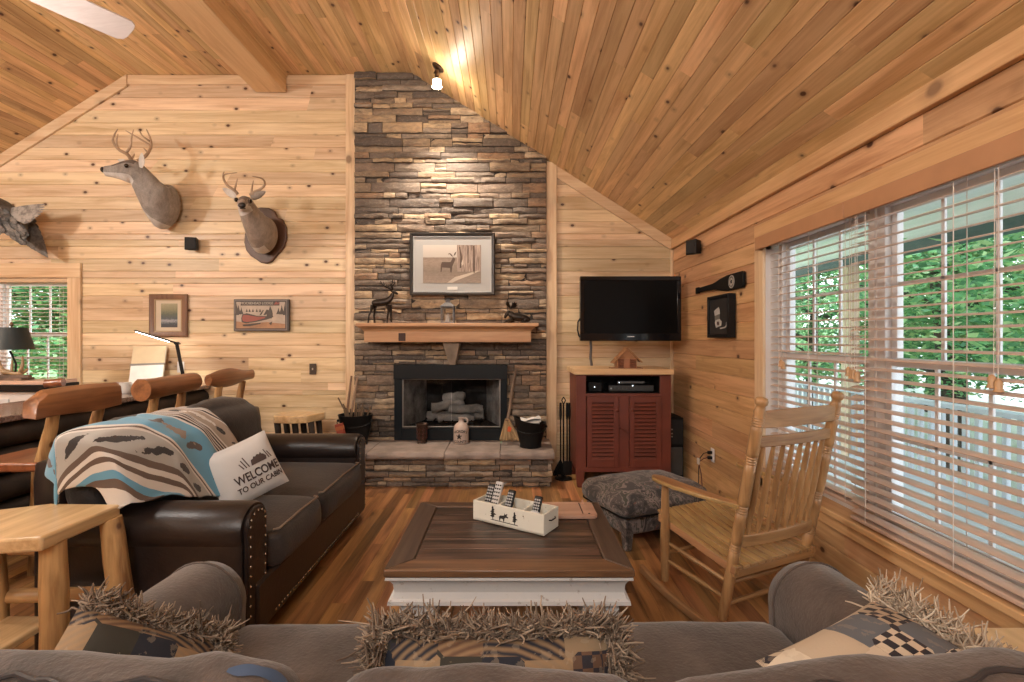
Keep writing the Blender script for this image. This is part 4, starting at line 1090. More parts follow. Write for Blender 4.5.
for (y, z) in ((None,.16),(None,.27)):
    p0, p1 = post_pt(-1, z), post_pt(1, z); mb = MB(); mb.tube([p0, p0.lerp(p1,.5), p1], [.009,.013,.009], 9); mb.obj('stretcher', oak_x, rk, local=True)
mb = MB(); mb.tube([(-.286,.352,.26), (0,.352,.26), (.286,.352,.26)], [.009,.013,.009], 9); mb.obj('stretcher', oak_x, rk, local=True)

# ================================================================== log side tables
logpale_z = wood('peeled_log_z', (.20,.085,.028), (.56,.34,.145), 'Z', .42, knots=.9, kscale=7, isl=False, blotch=.75, c0=.38, c1=.58)
logpale = wood('peeled_log', (.24,.11,.04), (.56,.34,.15), 'X', .42, knots=.7, kscale=4, isl=False, blotch=.4)
slab_pale = wood('pale_slab', (.44,.27,.12), (.68,.48,.26), 'Y', .28, knots=.35, kscale=2.2, isl=False, coat=.25)
def log(mb, a, b_, r0, r1, n=12, seg=9, wob=.006):
    a, b_ = V(a), V(b_); sd = R.uniform(0, 50)
    pts = []; rr = []
    for k in range(seg):
        q = k/(seg-1); off = mnoise.noise_vector(V((sd, q*3, 0)))*wob
        pts.append(a.lerp(b_, q)+off); rr.append((r0+(r1-r0)*q)*(1+.07*mnoise.noise(V((sd, q*6, 5)))))
    mb.tube(pts, rr, n, jit=.04); return mb
st = thing('side_table', 'pale slab end table on peeled log legs by the loveseat arm', 'table', (-1.93, 1.93, 0))
SZ = .705; sz0 = SZ-.052
xr, yn, yf = -1.632, 1.74, 2.105
poly = [(xr-.0, yn+.0), (xr, yf-.01), (xr-.30, yf), (xr-.52, yf-.10), (xr-.62, yn+.18), (xr-.52, yn+.03), (xr-.2, yn-.01)]
poly = [(-1.635, 1.745), (-1.630, 2.095), (-1.93, 2.105), (-2.17, 1.98), (-2.24, 1.80), (-2.13, 1.70), (-1.80, 1.715)]
mb = MB(); mb.prism(poly, (0,0,sz0), (1,0,0), (0,1,0), (0,0,.052)); mb.obj('slab_top', slab_pale, st, bevel=.010, seg=3)
for (tx, ty, bx, by) in ((-1.675,1.835,-1.66,1.83),(-1.645,2.06,-1.565,2.075),(-2.10,1.79,-2.10,1.80),(-2.08,2.0,-2.10,2.06)):
    mb = MB(); log(mb, (bx, by, 0), (tx, ty, sz0+.006), .047, .041); mb.obj('leg', logpale_z, st)
mb = MB(); log(mb, (-2.10,1.80,.23), (-1.66,1.79,.24), .028, .028, 10); mb.obj('stretcher', logpale, st)
mb = MB(); log(mb, (-2.10,2.05,.34), (-1.60,2.06,.35), .028, .028, 10); mb.obj('stretcher', logpale, st)
mb = MB(); mb.b(-2.14, -1.86, 1.80, 2.05, .235, .262); mb.obj('lower_shelf', slab_pale, st, bevel=.006)
mb = MB(); log(mb, (-2.34,1.66,.14), (-2.09,1.80,.26), .045, .04, 10); mb.obj('brace', logpale, st)

st2 = thing('end_table', 'pale slab end table between the sofa arm and the window wall', 'table', (1.43, 1.13, 0))
E0, E1, EY0, EY1, EZ = 1.182, 1.66, .90, 1.352, .622
mb = MB(); mb.prism([(E0,EY0+.03),(E0+.03,EY0),(E1,EY0),(E1,EY1-.02),(E1-.05,EY1),(E0+.01,EY1-.005),(E0-.0,EY1-.03)], (0,0,EZ-.05), (1,0,0), (0,1,0), (0,0,.05)); mb.obj('slab_top', slab_pale, st2, bevel=.008)
for x in (E0+.06, E1-.06):
    for y in (EY0+.06, EY1-.06): mb = MB(); log(mb, (x, y, 0), (x, y, EZ-.045), .04, .036); mb.obj('leg', logpale_z, st2)

# ================================================================== bar: counter, ledge, stools
granite = NT('granite'); c_ = granite.coord(); g1 = granite.voro(c_, 70, out='Color'); g2 = granite.noise(c_, 30, 4)
granite_m = granite.fin(granite.mix(.45, granite.ramp(granite.sep(g1)[0], [(0,(.05,.03,.028)),(.4,(.16,.10,.085)),(.8,(.30,.22,.19))]), granite.ramp(g2, [(.3,(.08,.05,.045)),(.7,(.28,.2,.17))])), .16)
bark_log = simple('rough_log_siding', (.026,.017,.012), .8, var=.7, vs=6, bump=.7, bs=25)
redwood = wood('cedar_red', (.15,.045,.018), (.30,.105,.042), 'Y', .30, knots=.3, kscale=3, isl=False, coat=.3)
cedar_end = wood('cedar_slab', (.13,.045,.018), (.32,.13,.050), 'Y', .30, knots=.45, kscale=3.2, isl=False, coat=.3, blotch=.4)
BXF = -3.20; BZ = .905
ba = thing('bar_counter', 'long bar counter faced in dark rough half logs with granite top', 'counter', (-3.5, 3.7, 0))
mb = MB(); mb.b(-3.85, BXF+.02, 1.2, YB-.02, BZ-.04, BZ); mb.obj('granite_top', granite_m, ba, bevel=.008)
mb = MB(); mb.b(-3.80, BXF-.08, 1.25, YB-.03, 0, BZ-.04); mb.obj('base', simple('bar_core', (.03,.02,.015), .9), ba)
for k in range(5):
    z = .09+.172*k; mb = MB(); log(mb, (BXF-.08, 1.25, z), (BXF-.08, YB-.03, z), .088, .086, 12, 26, .01); mb.obj('log_course', bark_log, ba)
# whitewashed ledge carrying the lamp
LG = 4.40
lx1 = PX(51, LG)
lw = wood('whitewashed_board', (.52,.47,.43), (.72,.68,.64), 'X', .5, knots=.4, kscale=2.5, tint=.05)
lg = thing('raised_bar_ledge', 'whitewashed raised ledge with black edged pine cap under the lamp', 'ledge', (-4.6, LG+.1, BZ))
mb = MB(); planks(mb, (0, LG, 0), (1,0,0), (0,0,1), (0,-1,0), steps(.02, PZ(392, LG), .125), const(-5.6, lx1), None, g=.004, d=.006)
mb.b(-5.6, lx1, LG+.007, LG+.24, .02, PZ(392, LG)); mb.obj('boarded_face', lw, lg, smooth=False)
mb = MB(); mb.b(-5.65, lx1+.01, LG-.04, LG+.28, PZ(391, LG), PZ(384.5, LG)); mb.obj('black_edge', black_plastic, lg, bevel=.004)
mb = MB(); mb.b(-5.65, lx1, LG-.03, LG+.27, PZ(384.5, LG), PZ(380.8, LG)); mb.obj('cap_board', simple('cap_pink', (.62,.42,.32), .35, var=.1), lg, bevel=.004)
mb = MB(); log(mb, (lx1-.02, LG-.03, PZ(383.5, LG)), (PX(63.5, LG), LG+.0, PZ(382.3, LG)), .036, .036, 12, 5, .004); mb.obj('log_end', redwood, lg)
mb = MB(); mb.b(PX(-2, LG-.01), PX(8.5, LG-.01), LG-.012, LG, PZ(408.5, LG), PZ(399, LG)); mb.obj('outlet_plate', simple('plate_grey', (.62,.62,.62), .4), lg, bevel=.003)

def stool(label, y0, y1, kind, X=-2.42, seat=.75):
    yc = (y0+y1)/2; g = thing('bar_stool', label, 'bar stool', (X-.2, yc, 0), group='log bar stools along the counter')
    zb0, zb1 = 1.4-.171*abs(X), 1.4-.114*abs(X)
    mb = MB()
    if kind == 'slab':
        rings = []
        for k in range(9):
            q = k/8; y = y0+(y1-y0)*q; zc0 = zb0+.006*math.sin(q*7); zc1 = zb1+.010*math.sin(q*3.1)-(.03 if k == 0 else 0)
            tx = .035+.01*math.sin(q*5)
            rings.append([(X+tx, y, zc0), (X+tx*1.05, y, (zc0+zc1)/2), (X+tx*.8, y+(.02 if k == 0 else 0), zc1-.02), (X-.01, y+(.04 if k == 0 else 0), zc1+.004), (X-tx, y, zc1-.02), (X-tx, y, zc0+.01)])
        mb.loft(rings)
    elif kind == 'log':
        log(mb, (X, y0, (zb0+zb1)/2+.004), (X, y1, (zb0+zb1)/2+.012), .072, .066, 16, 11, .012)
    else:
        rings = []
        for k in range(11):
            q = k/10; y = y0+(y1-y0)*q; hh = (.045+.035*math.sin(math.pi*min(1, q*1.25))); zc = (zb0+zb1)/2+.006
            rings.append([(X+.042*math.cos(a)*(.6+.4*math.sin(math.pi*(q*.85+.1))), y, zc+hh*math.sin(a)) for a in [2*math.pi*i/12 for i in range(12)]])
        mb.loft(rings)
    mb.obj('backrest', cedar_end, g, bevel=.004 if kind == 'slab' else 0, ang=50)
    w = y1-y0
    for yy in (y0+w*.24, y0+w*.76):
        mb = MB(); log(mb, (X-.06, yy+.0, seat-.02), (X-.004, yy+.01, zb0+.03), .036, .026, 10, 7, .008); mb.obj('back_post', logpale_z, g)
    mb = MB(); xs0, xs1 = X-.42, X+.01; ys0, ys1 = yc-.21, yc+.21
    mb.prism([(xs0,ys0+.06),(xs0+.06,ys0),(xs1-.03,ys0+.01),(xs1,ys0+.05),(xs1,ys1-.05),(xs1-.04,ys1),(xs0+.05,ys1),(xs0,ys1-.06)], (0,0,seat-.05), (1,0,0), (0,1,0), (0,0,.05)); mb.obj('seat', redwood, g, bevel=.012, seg=3)
    for sx, sy in ((xs0+.07, ys0+.07), (xs0+.07, ys1-.07), (xs1-.07, ys0+.07), (xs1-.07, ys1-.07)):
        ox = -.05 if sx < X-.2 else .03; oy = -.03 if sy < yc else .03
        mb = MB(); log(mb, (sx+ox, sy+oy, 0), (sx, sy, seat-.04), .036, .032, 10, 7); mb.obj('leg', logpale_z, g)
    for sy in (ys0+.06, ys1-.06):
        mb = MB(); log(mb, (xs0+.04, sy, .27), (xs1-.05, sy, .27), .022, .022, 9, 5); mb.obj('rung', logpale, g)
    mb = MB(); log(mb, (xs1-.06, ys0+.06, .36), (xs1-.06, ys1-.06, .36), .022, .022, 9, 5); mb.obj('rung', logpale, g)
    return g
def yat(px, X=-2.42): return abs(X)*F/(CX-px)
stool('cedar bar stool with flat split slab backrest and chamfered end', yat(29), yat(118), 'slab')
stool('cedar bar stool with fat round log backrest', yat(141), yat(194), 'log')
stool('cedar bar stool with domed hump shaped backrest', yat(208), yat(252), 'hump')
# low bench by the back wall
pb = thing('log_stool', 'pale half slab log stool by the wall beyond the loveseat', 'stool', (-2.06, 4.95, 0))
mb = MB(); a, b_ = PX(273, 4.85), PX(311, 4.85); z = .655
mb.prism([(a,4.86),(a+.03,4.80),(a+.2,4.76),(b_-.02,4.80),(b_+.07,5.0),(b_+.05,5.10),(a+.05,5.12),(a,5.02)], (0,0,z-.075), (1,0,0), (0,1,0), (0,0,.075)); mb.obj('slab_seat', slab_pale, pb, bevel=.012, seg=3)
for x in (a+.07, a+.24, b_+.03):
    for yy in (4.86, 5.05):
        mb = MB(); mb.tube([(x-.01, yy, 0), (x+.0, yy, .25), (x-.02, yy, .45), (x-.035, yy, z-.07)], [.03,.028,.028,.03], 10); mb.obj('leg', bark_log, pb)
# ================================================================== throw, pillows
def throw_mat():
    t = NT('cabin_throw'); uv = t.coord('UV'); s = t.sep(uv); u, v = s[0], s[1]
    u = t.math('ADD', t.math('ADD', t.math('MULTIPLY', u, .74), t.math('MULTIPLY', v, -.40)), .31)
    wob = t.math('MULTIPLY', t.math('SUBTRACT', t.noise(t.coord(), 9, 2), .5), .010)
    uu = t.math('ADD', u, wob)
    blue, cream, brown, dark, tan, grey = (.12,.30,.43), (.60,.55,.50), (.115,.075,.055), (.03,.022,.02), (.33,.26,.20), (.36,.34,.31)
    st = [(0, cream)]
    p = 0.0
    def band(w, c): 
        nonlocal_p[0] += w; st.append((min(1, nonlocal_p[0]), c))
    nonlocal_p = [0.0]
    seq = [(.03,cream),(.025,brown),(.03,blue),(.025,cream),(.02,brown),(.02,cream),(.02,brown),(.11,grey),(.014,cream),(.014,brown),(.018,cream),(.30,blue),(.018,cream),(.018,dark),(.014,cream),(.018,brown),(.014,cream),(.018,dark),(.014,cream),(.018,brown),(.016,cream),(.16,tan),(.016,cream),(.016,dark),(.016,cream),(.10,grey),(.016,cream),(.02,dark),(.014,cream),(.02,brown),(.02,cream)]
    tot = sum(q[0] for q in seq); stops = []; a = 0
    for w, c in seq: stops.append((a/tot, c)); a += w
    col = None
    # ramps hold 32 stops at most: two ramps joined
    r1 = t.ramp(uu, stops[:28], 'CONSTANT'); col = r1
    if len(stops) > 28:
        r2 = t.ramp(uu, [(0, stops[27][1])]+stops[28:], 'CONSTANT')
        col = t.mix(t.math('GREATER_THAN', uu, stops[28][0]), r1, r2)
    def where(lo, hi): return t.math('MULTIPLY', t.math('GREATER_THAN', uu, lo), t.math('LESS_THAN', uu, hi))
    pos = {}; a = 0
    for i, (w, c) in enumerate(seq): pos[i] = (a/tot, (a+w)/tot); a += w
    nz = t.noise(t.coord(), 26, 3, .6)
    def blobs(i, k, rad, colr, asp=1.0, amp=.35, thr=None):
        nonlocal col
        lo, hi = pos[i]; cu = (lo+hi)/2
        du = t.math('MULTIPLY', t.math('SUBTRACT', u, cu), 1/(hi-lo))
        dv = t.math('MULTIPLY', t.math('SUBTRACT', t.math('FRACT', t.math('MULTIPLY', v, k)), .5), asp)
        d = t.math('SQRT', t.math('ADD', t.math('MULTIPLY', du, du), t.math('MULTIPLY', dv, dv)))
        d = t.math('ADD', d, t.math('MULTIPLY', t.math('SUBTRACT', nz, .5), amp))
        col = t.mix(t.math('MULTIPLY', where(lo+.004, hi-.004), t.math('LESS_THAN', d, rad)), col, colr)
    blobs(7, 9, .27, dark, 1.1, .5); blobs(25, 9, .27, dark, 1.1, .5)
    blobs(11, 5, .20, (.085,.06,.05), 1.5, .42); blobs(11, 2.5, .13, (.25,.185,.14), .8, .45)
    blobs(21, 9, .16, dark, .7, .3); blobs(21, 3, .12, cream, .5, .5)
    n = t.noise(t.coord(), 220, 2); t.bump(n, .3, .003)
    return t.fin(col, .9, **{'Sheen Weight': .2})
def grid_cloth(name, fn, nu, nv, th, mat, parent=None, label=None):
    vs = []; uvs = []
    for i in range(nu+1):
        for j in range(nv+1):
            vs.append(V(fn(i/nu, j/nv))); uvs.append((i/nu, j/nv))
    fs = [(i*(nv+1)+j, (i+1)*(nv+1)+j, (i+1)*(nv+1)+j+1, i*(nv+1)+j+1) for i in range(nu) for j in range(nv)]
    xs = [q.x for q in vs]; o0 = V(((min(xs)+max(xs))/2, (min(q.y for q in vs)+max(q.y for q in vs))/2, min(q.z for q in vs)))
    me = bpy.data.meshes.new(name); me.from_pydata([tuple(q-o0) for q in vs], [], fs)
    uvl = me.uv_layers.new(name='UVMap')
    for pl in me.polygons:
        pl.use_smooth = True
        for li, vi in zip(pl.loop_indices, pl.vertices): uvl.data[li].uv = uvs[vi]
    me.materials.append(mat); me.update()
    o = bpy.data.objects.new(name, me); COL.objects.link(o); o.location = o0; WM[o.name] = Matrix.Translation(o0)
    sd = o.modifiers.new('th', 'SOLIDIFY'); sd.thickness = th; sd.offset = 1
    sb = o.modifiers.new('sb', 'SUBSURF'); sb.levels = 1; sb.render_levels = 1
    return o
path = [(-2.155,.66),(-2.15,.80),(-2.10,.905),(-2.00,.975),(-1.88,1.005),(-1.76,.985),(-1.665,.90),(-1.605,.78),(-1.56,.66),(-1.525,.56),(-1.47,.512),(-1.40,.512)]
def pathat(t):
    L = [0]
    for a, b_ in zip(path[:-1], path[1:]): L.append(L[-1]+math.dist(a, b_))
    s = t*L[-1]
    for k in range(len(path)-1):
        if s <= L[k+1]+1e-9:
            q = (s-L[k])/(L[k+1]-L[k]); return (path[k][0]+(path[k+1][0]-path[k][0])*q, path[k][1]+(path[k+1][1]-path[k][1])*q)
    return path[-1]
def throw_fn(u, v):
    # u runs along the back (near to far), v over the back and down to the seat; cut on a slant
    v2 = .12+(.84 if u > .22 else .66+.18*u/.22)*v*(.80+.20*u)
    x, z = pathat(v2)
    y = 2.215+.64*u+.16*(v-.30)*u
    if u < .22:
        k = (.22-u)/.22; y0_ = 2.215+.64*.22+.16*(v-.30)*.22; q = min(1, k/.45)
        y = y0_+(2.092-y0_)*math.sin(q*math.pi/2)**.9
        x = x+(max(x, -1.915)-x)*q
        z -= .028*q*q
        if k > .45: z -= (k-.45)/.55*(.25+.05*math.sin(v*7))
        z = max(z, .688+.008*math.sin(v*20)); y -= .012*math.sin(v*15)*max(0, k-.4)
    w = .012*math.sin(u*19+v*3)+.010*mnoise.noise(V((u*5, v*5, 2)))
    return (x+.012+w*.6, y, z+.004+abs(w)*.7)
o = grid_cloth('throw_blanket', throw_fn, 40, 40, .010, throw_mat())
props(o, 'blue and brown striped cabin throw draped over the loveseat', 'blanket')

def cushion_mesh(mb, w, h, t, T, n=14, m=0, mback=None, pinch=.06):
    for sg in (1, -1):
        b0 = len(mb.v)
        for i in range(n+1):
            for j in range(n+1):
                x = -1+2*i/n; y = -1+2*j/n
                f = (max(0, 1-abs(x)**2.6)*max(0, 1-abs(y)**2.6))**.55
                px = x*w/2*(1-pinch*(1-y*y)*.7 if True else 1); py = y*h/2*(1-pinch*(1-x*x)*.7)
                z = sg*t/2*f*(1+.10*mnoise.noise(V((x*2.2+w*9, y*2.2, sg))))
                mb.v.append(T @ V((px, py, z)))
        for i in range(n):
            for j in range(n):
                q = (b0+i*(n+1)+j, b0+(i+1)*(n+1)+j, b0+(i+1)*(n+1)+j+1, b0+i*(n+1)+j+1)
                mb.f.append(q if sg > 0 else q[::-1]); mb.m.append(m if sg > 0 else (mback if mback is not None else m))
    return mb
def frame_from(n, up, roll=0.0):
    n = V(n).normalized(); u = V(up); x = u.cross(n).normalized(); y = n.cross(x).normalized()
    return Matrix((x, y, n)).transposed() @ Matrix.Rotation(roll, 3, 'Z')
# welcome pillow
wp_rot = frame_from((.72,-.62,.34), (0,0,1), math.radians(17))
wc = V((-1.455, 2.755, .668))
wp = thing('throw_pillow', 'small white welcome pillow on the dark loveseat', 'pillow', wc, rot=wp_rot)
mb = MB(); cushion_mesh(mb, .37, .33, .13, Matrix.Identity(4)); mb.obj('cover', simple('white_linen', (.60,.585,.57), .9, var=.04, bump=.2, bs=200), wp, local=True, ang=80)
ink = simple('ink_brown', (.085,.06,.055), .8)
Tp = WM[wp.name]
def on_pillow(x, y, z): return Tp @ Matrix.Translation((x, y, z))
def curve_text(t_, wp_, w, h, th):
    inv = WM[wp_.name].inverted()
    for v_ in t_.data.vertices:
        x, y = v_.co.x/(w/2), v_.co.y/(h/2)
        f = (max(0, 1-abs(x)**2.6)*max(0, 1-abs(y)**2.6))**.55
        v_.co.z = th/2*f*1.06+.0025
t1 = text_part('lettering', 'WELCOME', .052, ink, wp, on_pillow(.028, -.035, 0), bold=.02); curve_text(t1, wp, .37, .33, .13)
t2 = text_part('lettering', 'TO OUR CABIN', .037, ink, wp, on_pillow(.028, -.088, 0), bold=.02); curve_text(t2, wp, .37, .33, .13)
def stretch_y(o, k):
    ys = [v_.co.y for v_ in o.data.vertices]; c = (min(ys)+max(ys))/2
    for v_ in o.data.vertices: v_.co.y = c+(v_.co.y-c)*k
stretch_y(t1, 1.25); stretch_y(t2, 1.1)
mb = MB()
def flat(mb, poly, m=0): mb.prism(poly, (0,0,0), (1,0,0), (0,1,0), (0,0,.0012), m)
flat(mb, [(.01,.012),(.10,.012),(.105,.03),(.095,.045),(.085,.05),(.082,.062),(.072,.052),(.06,.058),(.048,.05),(.038,.054),(.03,.044),(.018,.042)])
for x, l in ((-.02,.05),(-.005,.062),(.115,.055),(.13,.04),(-.035,.035)): flat(mb, [(x,.012),(x+.006,.014),(x-.012+.004,.012+l),(x-.014,.012+l)])
em = mb.obj('printed_emblem', ink, wp, local=True, smooth=False); 
for v_ in em.data.vertices:
    x, y = v_.co.x/(.37/2), v_.co.y/(.33/2); f = (max(0, 1-abs(x)**2.6)*max(0, 1-abs(y)**2.6))**.55; v_.co.z = .13/2*f*1.06+.002

def patchwork(name, pal, sc=5.0, off=(0,0,0), rings=.75):
    t = NT(name); c = t.coord(); cm = t.mapping(c, (sc, sc*1.3, 0), off)
    cell = t.sep(t.voro(cm, 1.0, out='Color', metric='CHEBYCHEV', rnd=.35))
    base = t.ramp(cell[0], [(i/len(pal), p) for i, p in enumerate(pal)], 'CONSTANT')
    ck = t.n('ShaderNodeTexChecker'); t.l(c, ck.inputs[0]); ck.inputs['Scale'].default_value = 42
    base = t.mix(t.math('MULTIPLY', t.math('GREATER_THAN', cell[1], .66), ck.outputs['Fac']), base, (.025,.022,.03))
    zz = t.n('ShaderNodeTexWave', wave_type='RINGS', rings_direction='SPHERICAL'); t.l(t.mapping(c, (1,1.4,0)), zz.inputs[0]); zz.inputs['Scale'].default_value = 16; zz.inputs['Distortion'].default_value = 2
    base = t.mix(t.math('MULTIPLY', t.math('LESS_THAN', cell[1], .36), t.math('MULTIPLY', zz.outputs['Fac'], rings)), base, (.30,.19,.10))
    n = t.noise(c, 30, 4); base = t.mix(t.math('MULTIPLY', t.math('GREATER_THAN', n, .60), .22), base, (.40,.32,.23))
    t.bump(t.noise(c, 160, 2), .3, .002)
    return t.fin(base, .85)
pat_dark = patchwork('lodge_patchwork', [(.010,.013,.024),(.20,.125,.07),(.012,.015,.026),(.25,.175,.105),(.03,.027,.02),(.12,.065,.04)], 10.5)
pat_lite = patchwork('lodge_tapestry', [(.56,.47,.36),(.48,.39,.29),(.60,.52,.41),(.12,.13,.15),(.55,.46,.36),(.42,.33,.24),(.58,.49,.38)], 9.0, (2,1,0), .0)
fringe_dk = NT('fringe_brown'); fr = fringe_dk.island(); fringe_m = fringe_dk.fin(fringe_dk.ramp(fr, [(0,(.09,.06,.043)),(.5,(.22,.16,.115)),(1,(.39,.30,.22))]), .8)
fringe_lt = NT('fringe_cream'); fr = fringe_lt.island(); fringe_l = fringe_lt.fin(fringe_lt.ramp(fr, [(0,(.26,.19,.13)),(.5,(.46,.37,.28)),(1,(.64,.55,.43))]), .8)
def fringe_pillow(label, c, rot, w, h, t, mat, fmat, sides, L=.07, dens=260, seed=1):
    rr = random.Random(seed)
    p = thing('fringed_pillow', label, 'pillow', c, rot=rot, group='fringed lodge pillows on the big sofa')
    mb = MB(); cushion_mesh(mb, w, h, t, Matrix.Identity(4), 16); mb.obj('cover', mat, p, local=True, ang=80)
    mb = MB()
    for (s, lo, hi) in sides:
        for k in range(int(dens*(hi-lo))):
            q = lo+(hi-lo)*rr.random(); e = -1+2*q
            out = {'t': V((0,1,0)), 'b': V((0,-1,0)), 'r': V((1,0,0)), 'l': V((-1,0,0))}[s]
            al = V((1,0,0)) if s in 'tb' else V((0,1,0))
            base = (V((e*w/2, 0, 0))+out*(h/2-.012*(1-e*e))) if s in 'tb' else (V((0, e*h/2, 0))+out*(w/2-.012*(1-e*e)))
            base += V((0, 0, rr.uniform(-.010, .010)))-out*rr.uniform(0, .02)
            l = L*rr.uniform(.6, 1.15); sp = rr.gauss(0, .35); zz = rr.gauss(.05, .55)
            d = (out+al*sp+V((0,0,zz))).normalized(); bend = V((rr.gauss(0,.5), rr.gauss(0,.5), rr.gauss(0,.6)))-out*rr.uniform(0,.9)
            pts = []; sw_ = al*rr.gauss(0,.22)
            for i in range(7): f = i/6; pts.append(base+d*l*f+bend*l*.55*f*f+sw_*l*math.sin(f*5))
            r_ = rr.uniform(.0017, .0028)
            mb.tube(pts, [r_*.8, r_, r_, r_*1.05, r_, r_*.9, r_*.55], 5)
    mb.obj('fringe', fmat, p, local=True, ang=80)
    return p
def frame_xy(e, n):
    e = V(e).normalized(); n = V(n); n = (n-e*n.dot(e)).normalized(); y = n.cross(e)
    return Matrix((e, y, n)).transposed()
def by_top_edge(A_, B_, n, h):
    A_, B_ = V(A_), V(B_); r = frame_xy(B_-A_, n); return (A_+B_)/2-(r @ V((0,1,0)))*h/2, r, (B_-A_).length
c_, r_, w_ = by_top_edge((-.30, 1.16, .720), (.235, 1.15, .730), (.02,-.90,.42), .33)
fringe_pillow('long dark patchwork pillow with brown fringe at the middle of the sofa', c_, r_, w_, .33, .14, pat_dark, fringe_m, (('t',0,1),('r',.4,1),('l',.4,1)), .055, 1700, 3)
c_, r_, w_ = by_top_edge((-1.03, 1.20, .765), (-.775, 1.345, .585), (.45,-.55,.75), .33)
fringe_pillow('dark patchwork pillow with brown fringe slumped against the sofa arm by the log table', c_, r_, w_, .33, .14, pat_dark, fringe_m, (('t',0.04,1),('r',.7,1)), .052, 1900, 5)
c_, r_, w_ = by_top_edge((.52, 1.06, .715), (.925, 1.27, .735), (-.20,-.34,.92), .33)
fringe_pillow('cream tapestry pillow with pale fringe lying over the sofa arm by the window', c_, r_, w_, .33, .13, pat_lite, fringe_l, (('r',.1,1),), .070, 2300, 8)

# ================================================================== things on the coffee table
cream_p = NT('chipped_cream'); cc = cream_p.coord(); n_ = cream_p.noise(cc, 38, 5, .7)
cream_m = cream_p.fin(cream_p.mix(cream_p.ramp(n_, [(.66,(0,0,0)),(.69,(1,1,1))]), (.68,.66,.58), (.12,.09,.06)), .6)
A = math.radians(-32.6)
cd = thing('remote_caddy', 'chipped cream wooden caddy with a moose scene holding remotes', 'caddy', (.0255, 2.548, TZ), A)
cw, cdp, chh, th_ = .418, .152, .10, .010
mb = MB(); mb.b(-cw/2, cw/2, -cdp/2, cdp/2, 0, th_); mb.obj('bottom', cream_m, cd, local=True, bevel=.0015)
for (a0, a1, b0_, b1_) in ((-cw/2, cw/2, -cdp/2, -cdp/2+th_), (-cw/2, cw/2, cdp/2-th_, cdp/2), (-cw/2, -cw/2+th_, -cdp/2+th_, cdp/2-th_), (cw/2-th_, cw/2, -cdp/2+th_, cdp/2-th_)):
    mb = MB(); mb.b(a0, a1, b0_, b1_, 0, chh); mb.obj('side_board', cream_m, cd, local=True, bevel=.002)
for x in (-.07, .075):
    mb = MB(); mb.b(x-.005, x+.005, -cdp/2+th_, cdp/2-th_, th_, chh-.008); mb.obj('divider', cream_m, cd, local=True, bevel=.0015)
mb = MB(); mb.tube([(cw/2+.004, -.03, chh*.62), (cw/2+.012, -.02, chh*.6), (cw/2+.012, .02, chh*.6), (cw/2+.004, .03, chh*.62)], .003, 6); mb.obj('side_handle', black_iron, cd, local=True)
darkink = simple('stencil_black', (.02,.018,.016), .7)
mb = MB(); yy = -cdp/2-.0008
def stencil(mb, polys):
    for p in polys: mb.prism(p, (0, yy, 0), (1,0,0), (0,0,1), (0,.0012,0))
def pine_tree(cx, z0, h, w):
    out = [[(cx-.002, z0), (cx+.002, z0), (cx+.002, z0+h), (cx-.002, z0+h)]]
    for k, (f, g) in enumerate(((.25,.8),(.42,1.0),(.58,.7),(.75,.55),(.9,.35))):
        s_ = 1 if k % 2 else -1
        z = z0+h*f; out.append([(cx-w*g*(1 if s_ < 0 else .6), z), (cx, z-.006), (cx+w*g*(1 if s_ > 0 else .6), z+.001), (cx+w*.4*g, z+.007), (cx-w*.3*g, z+.009)])
    return out
stencil(mb, pine_tree(-.085, .022, .066, .022)); stencil(mb, pine_tree(.045, .022, .058, .018))
mo = [(-.045,.024),(-.041,.024),(-.038,.036),(-.024,.036),(-.021,.024),(-.017,.024),(-.014,.040),(-.006,.046),(.006,.044),(.008,.050),(-.002,.055),(.004,.062),(.0,.066),(-.008,.060),(-.014,.066),(-.016,.056),(-.022,.053),(-.040,.051),(-.047,.044)]
stencil(mb, [mo]); stencil(mb, [[(-.10,.020),(.065,.018),(.06,.022),(-.02,.0225),(-.09,.0235)]])
mb.obj('moose_stencil', darkink, cd, local=True, smooth=False)
mwc = WM[cd.name]
key_l = simple('remote_keys', (.34,.34,.35), .5); grey_remote = simple('grey_remote', (.45,.44,.43), .45)
def remote(label, x, y, lean, ln, w, mt, kt, rz=0.0, sidex=0.0):
    T_ = mwc @ Matrix.Translation((x, y, .0135)) @ Matrix.Rotation(rz, 4, 'Z') @ Matrix.Rotation(lean, 4, 'X') @ Matrix.Rotation(sidex, 4, 'Y')
    g = thing('remote_control', label, 'remote control', T_.translation, rot=T_.to_3x3())
    mb = MB(); mb.b(-w/2, w/2, -.009, .009, .0, ln); mb.obj('body', mt, g, local=True, bevel=.006, seg=3)
    for r_ in range(8):
        for c in range(3):
            z = .035+(ln-.055)*r_/7; xx = (-w*.28, 0, w*.28)[c]
            mb = MB(); mb.lathe([(.0048,0),(.0048,.0022),(.0005,.003)], T=Matrix.Translation((xx, -.009, z)) @ Matrix.Rotation(math.pi/2, 4, 'X'), n=8); mb.obj('button', kt, g, local=True)
    return g
lean = math.radians(-27)
remote('black remote at the end of the cream caddy next to the pale remote', -.165, -.035, lean, .165, .044, black_plastic, key_l)
remote('pale grey remote leaning in the cream caddy', -.118, -.040, lean, .185, .046, grey_remote, darkink)
remote('black remote leaning beside the caddy divider next to the pale remote', -.035, -.038, lean, .155, .042, black_plastic, key_l)
r4 = remote('black remote with silver base standing alone in the end compartment of the caddy', .125, -.038, lean, .15, .042, black_plastic, key_l)
mb = MB(); mb.b(-.022, .022, -.011, .011, .045, .075); mb.obj('silver_band', silver, r4, local=True, bevel=.003)
cbm = wood('blush_board', (.36,.20,.14), (.58,.37,.28), 'X', .3, knots=.4, kscale=5, isl=False, coat=.3)
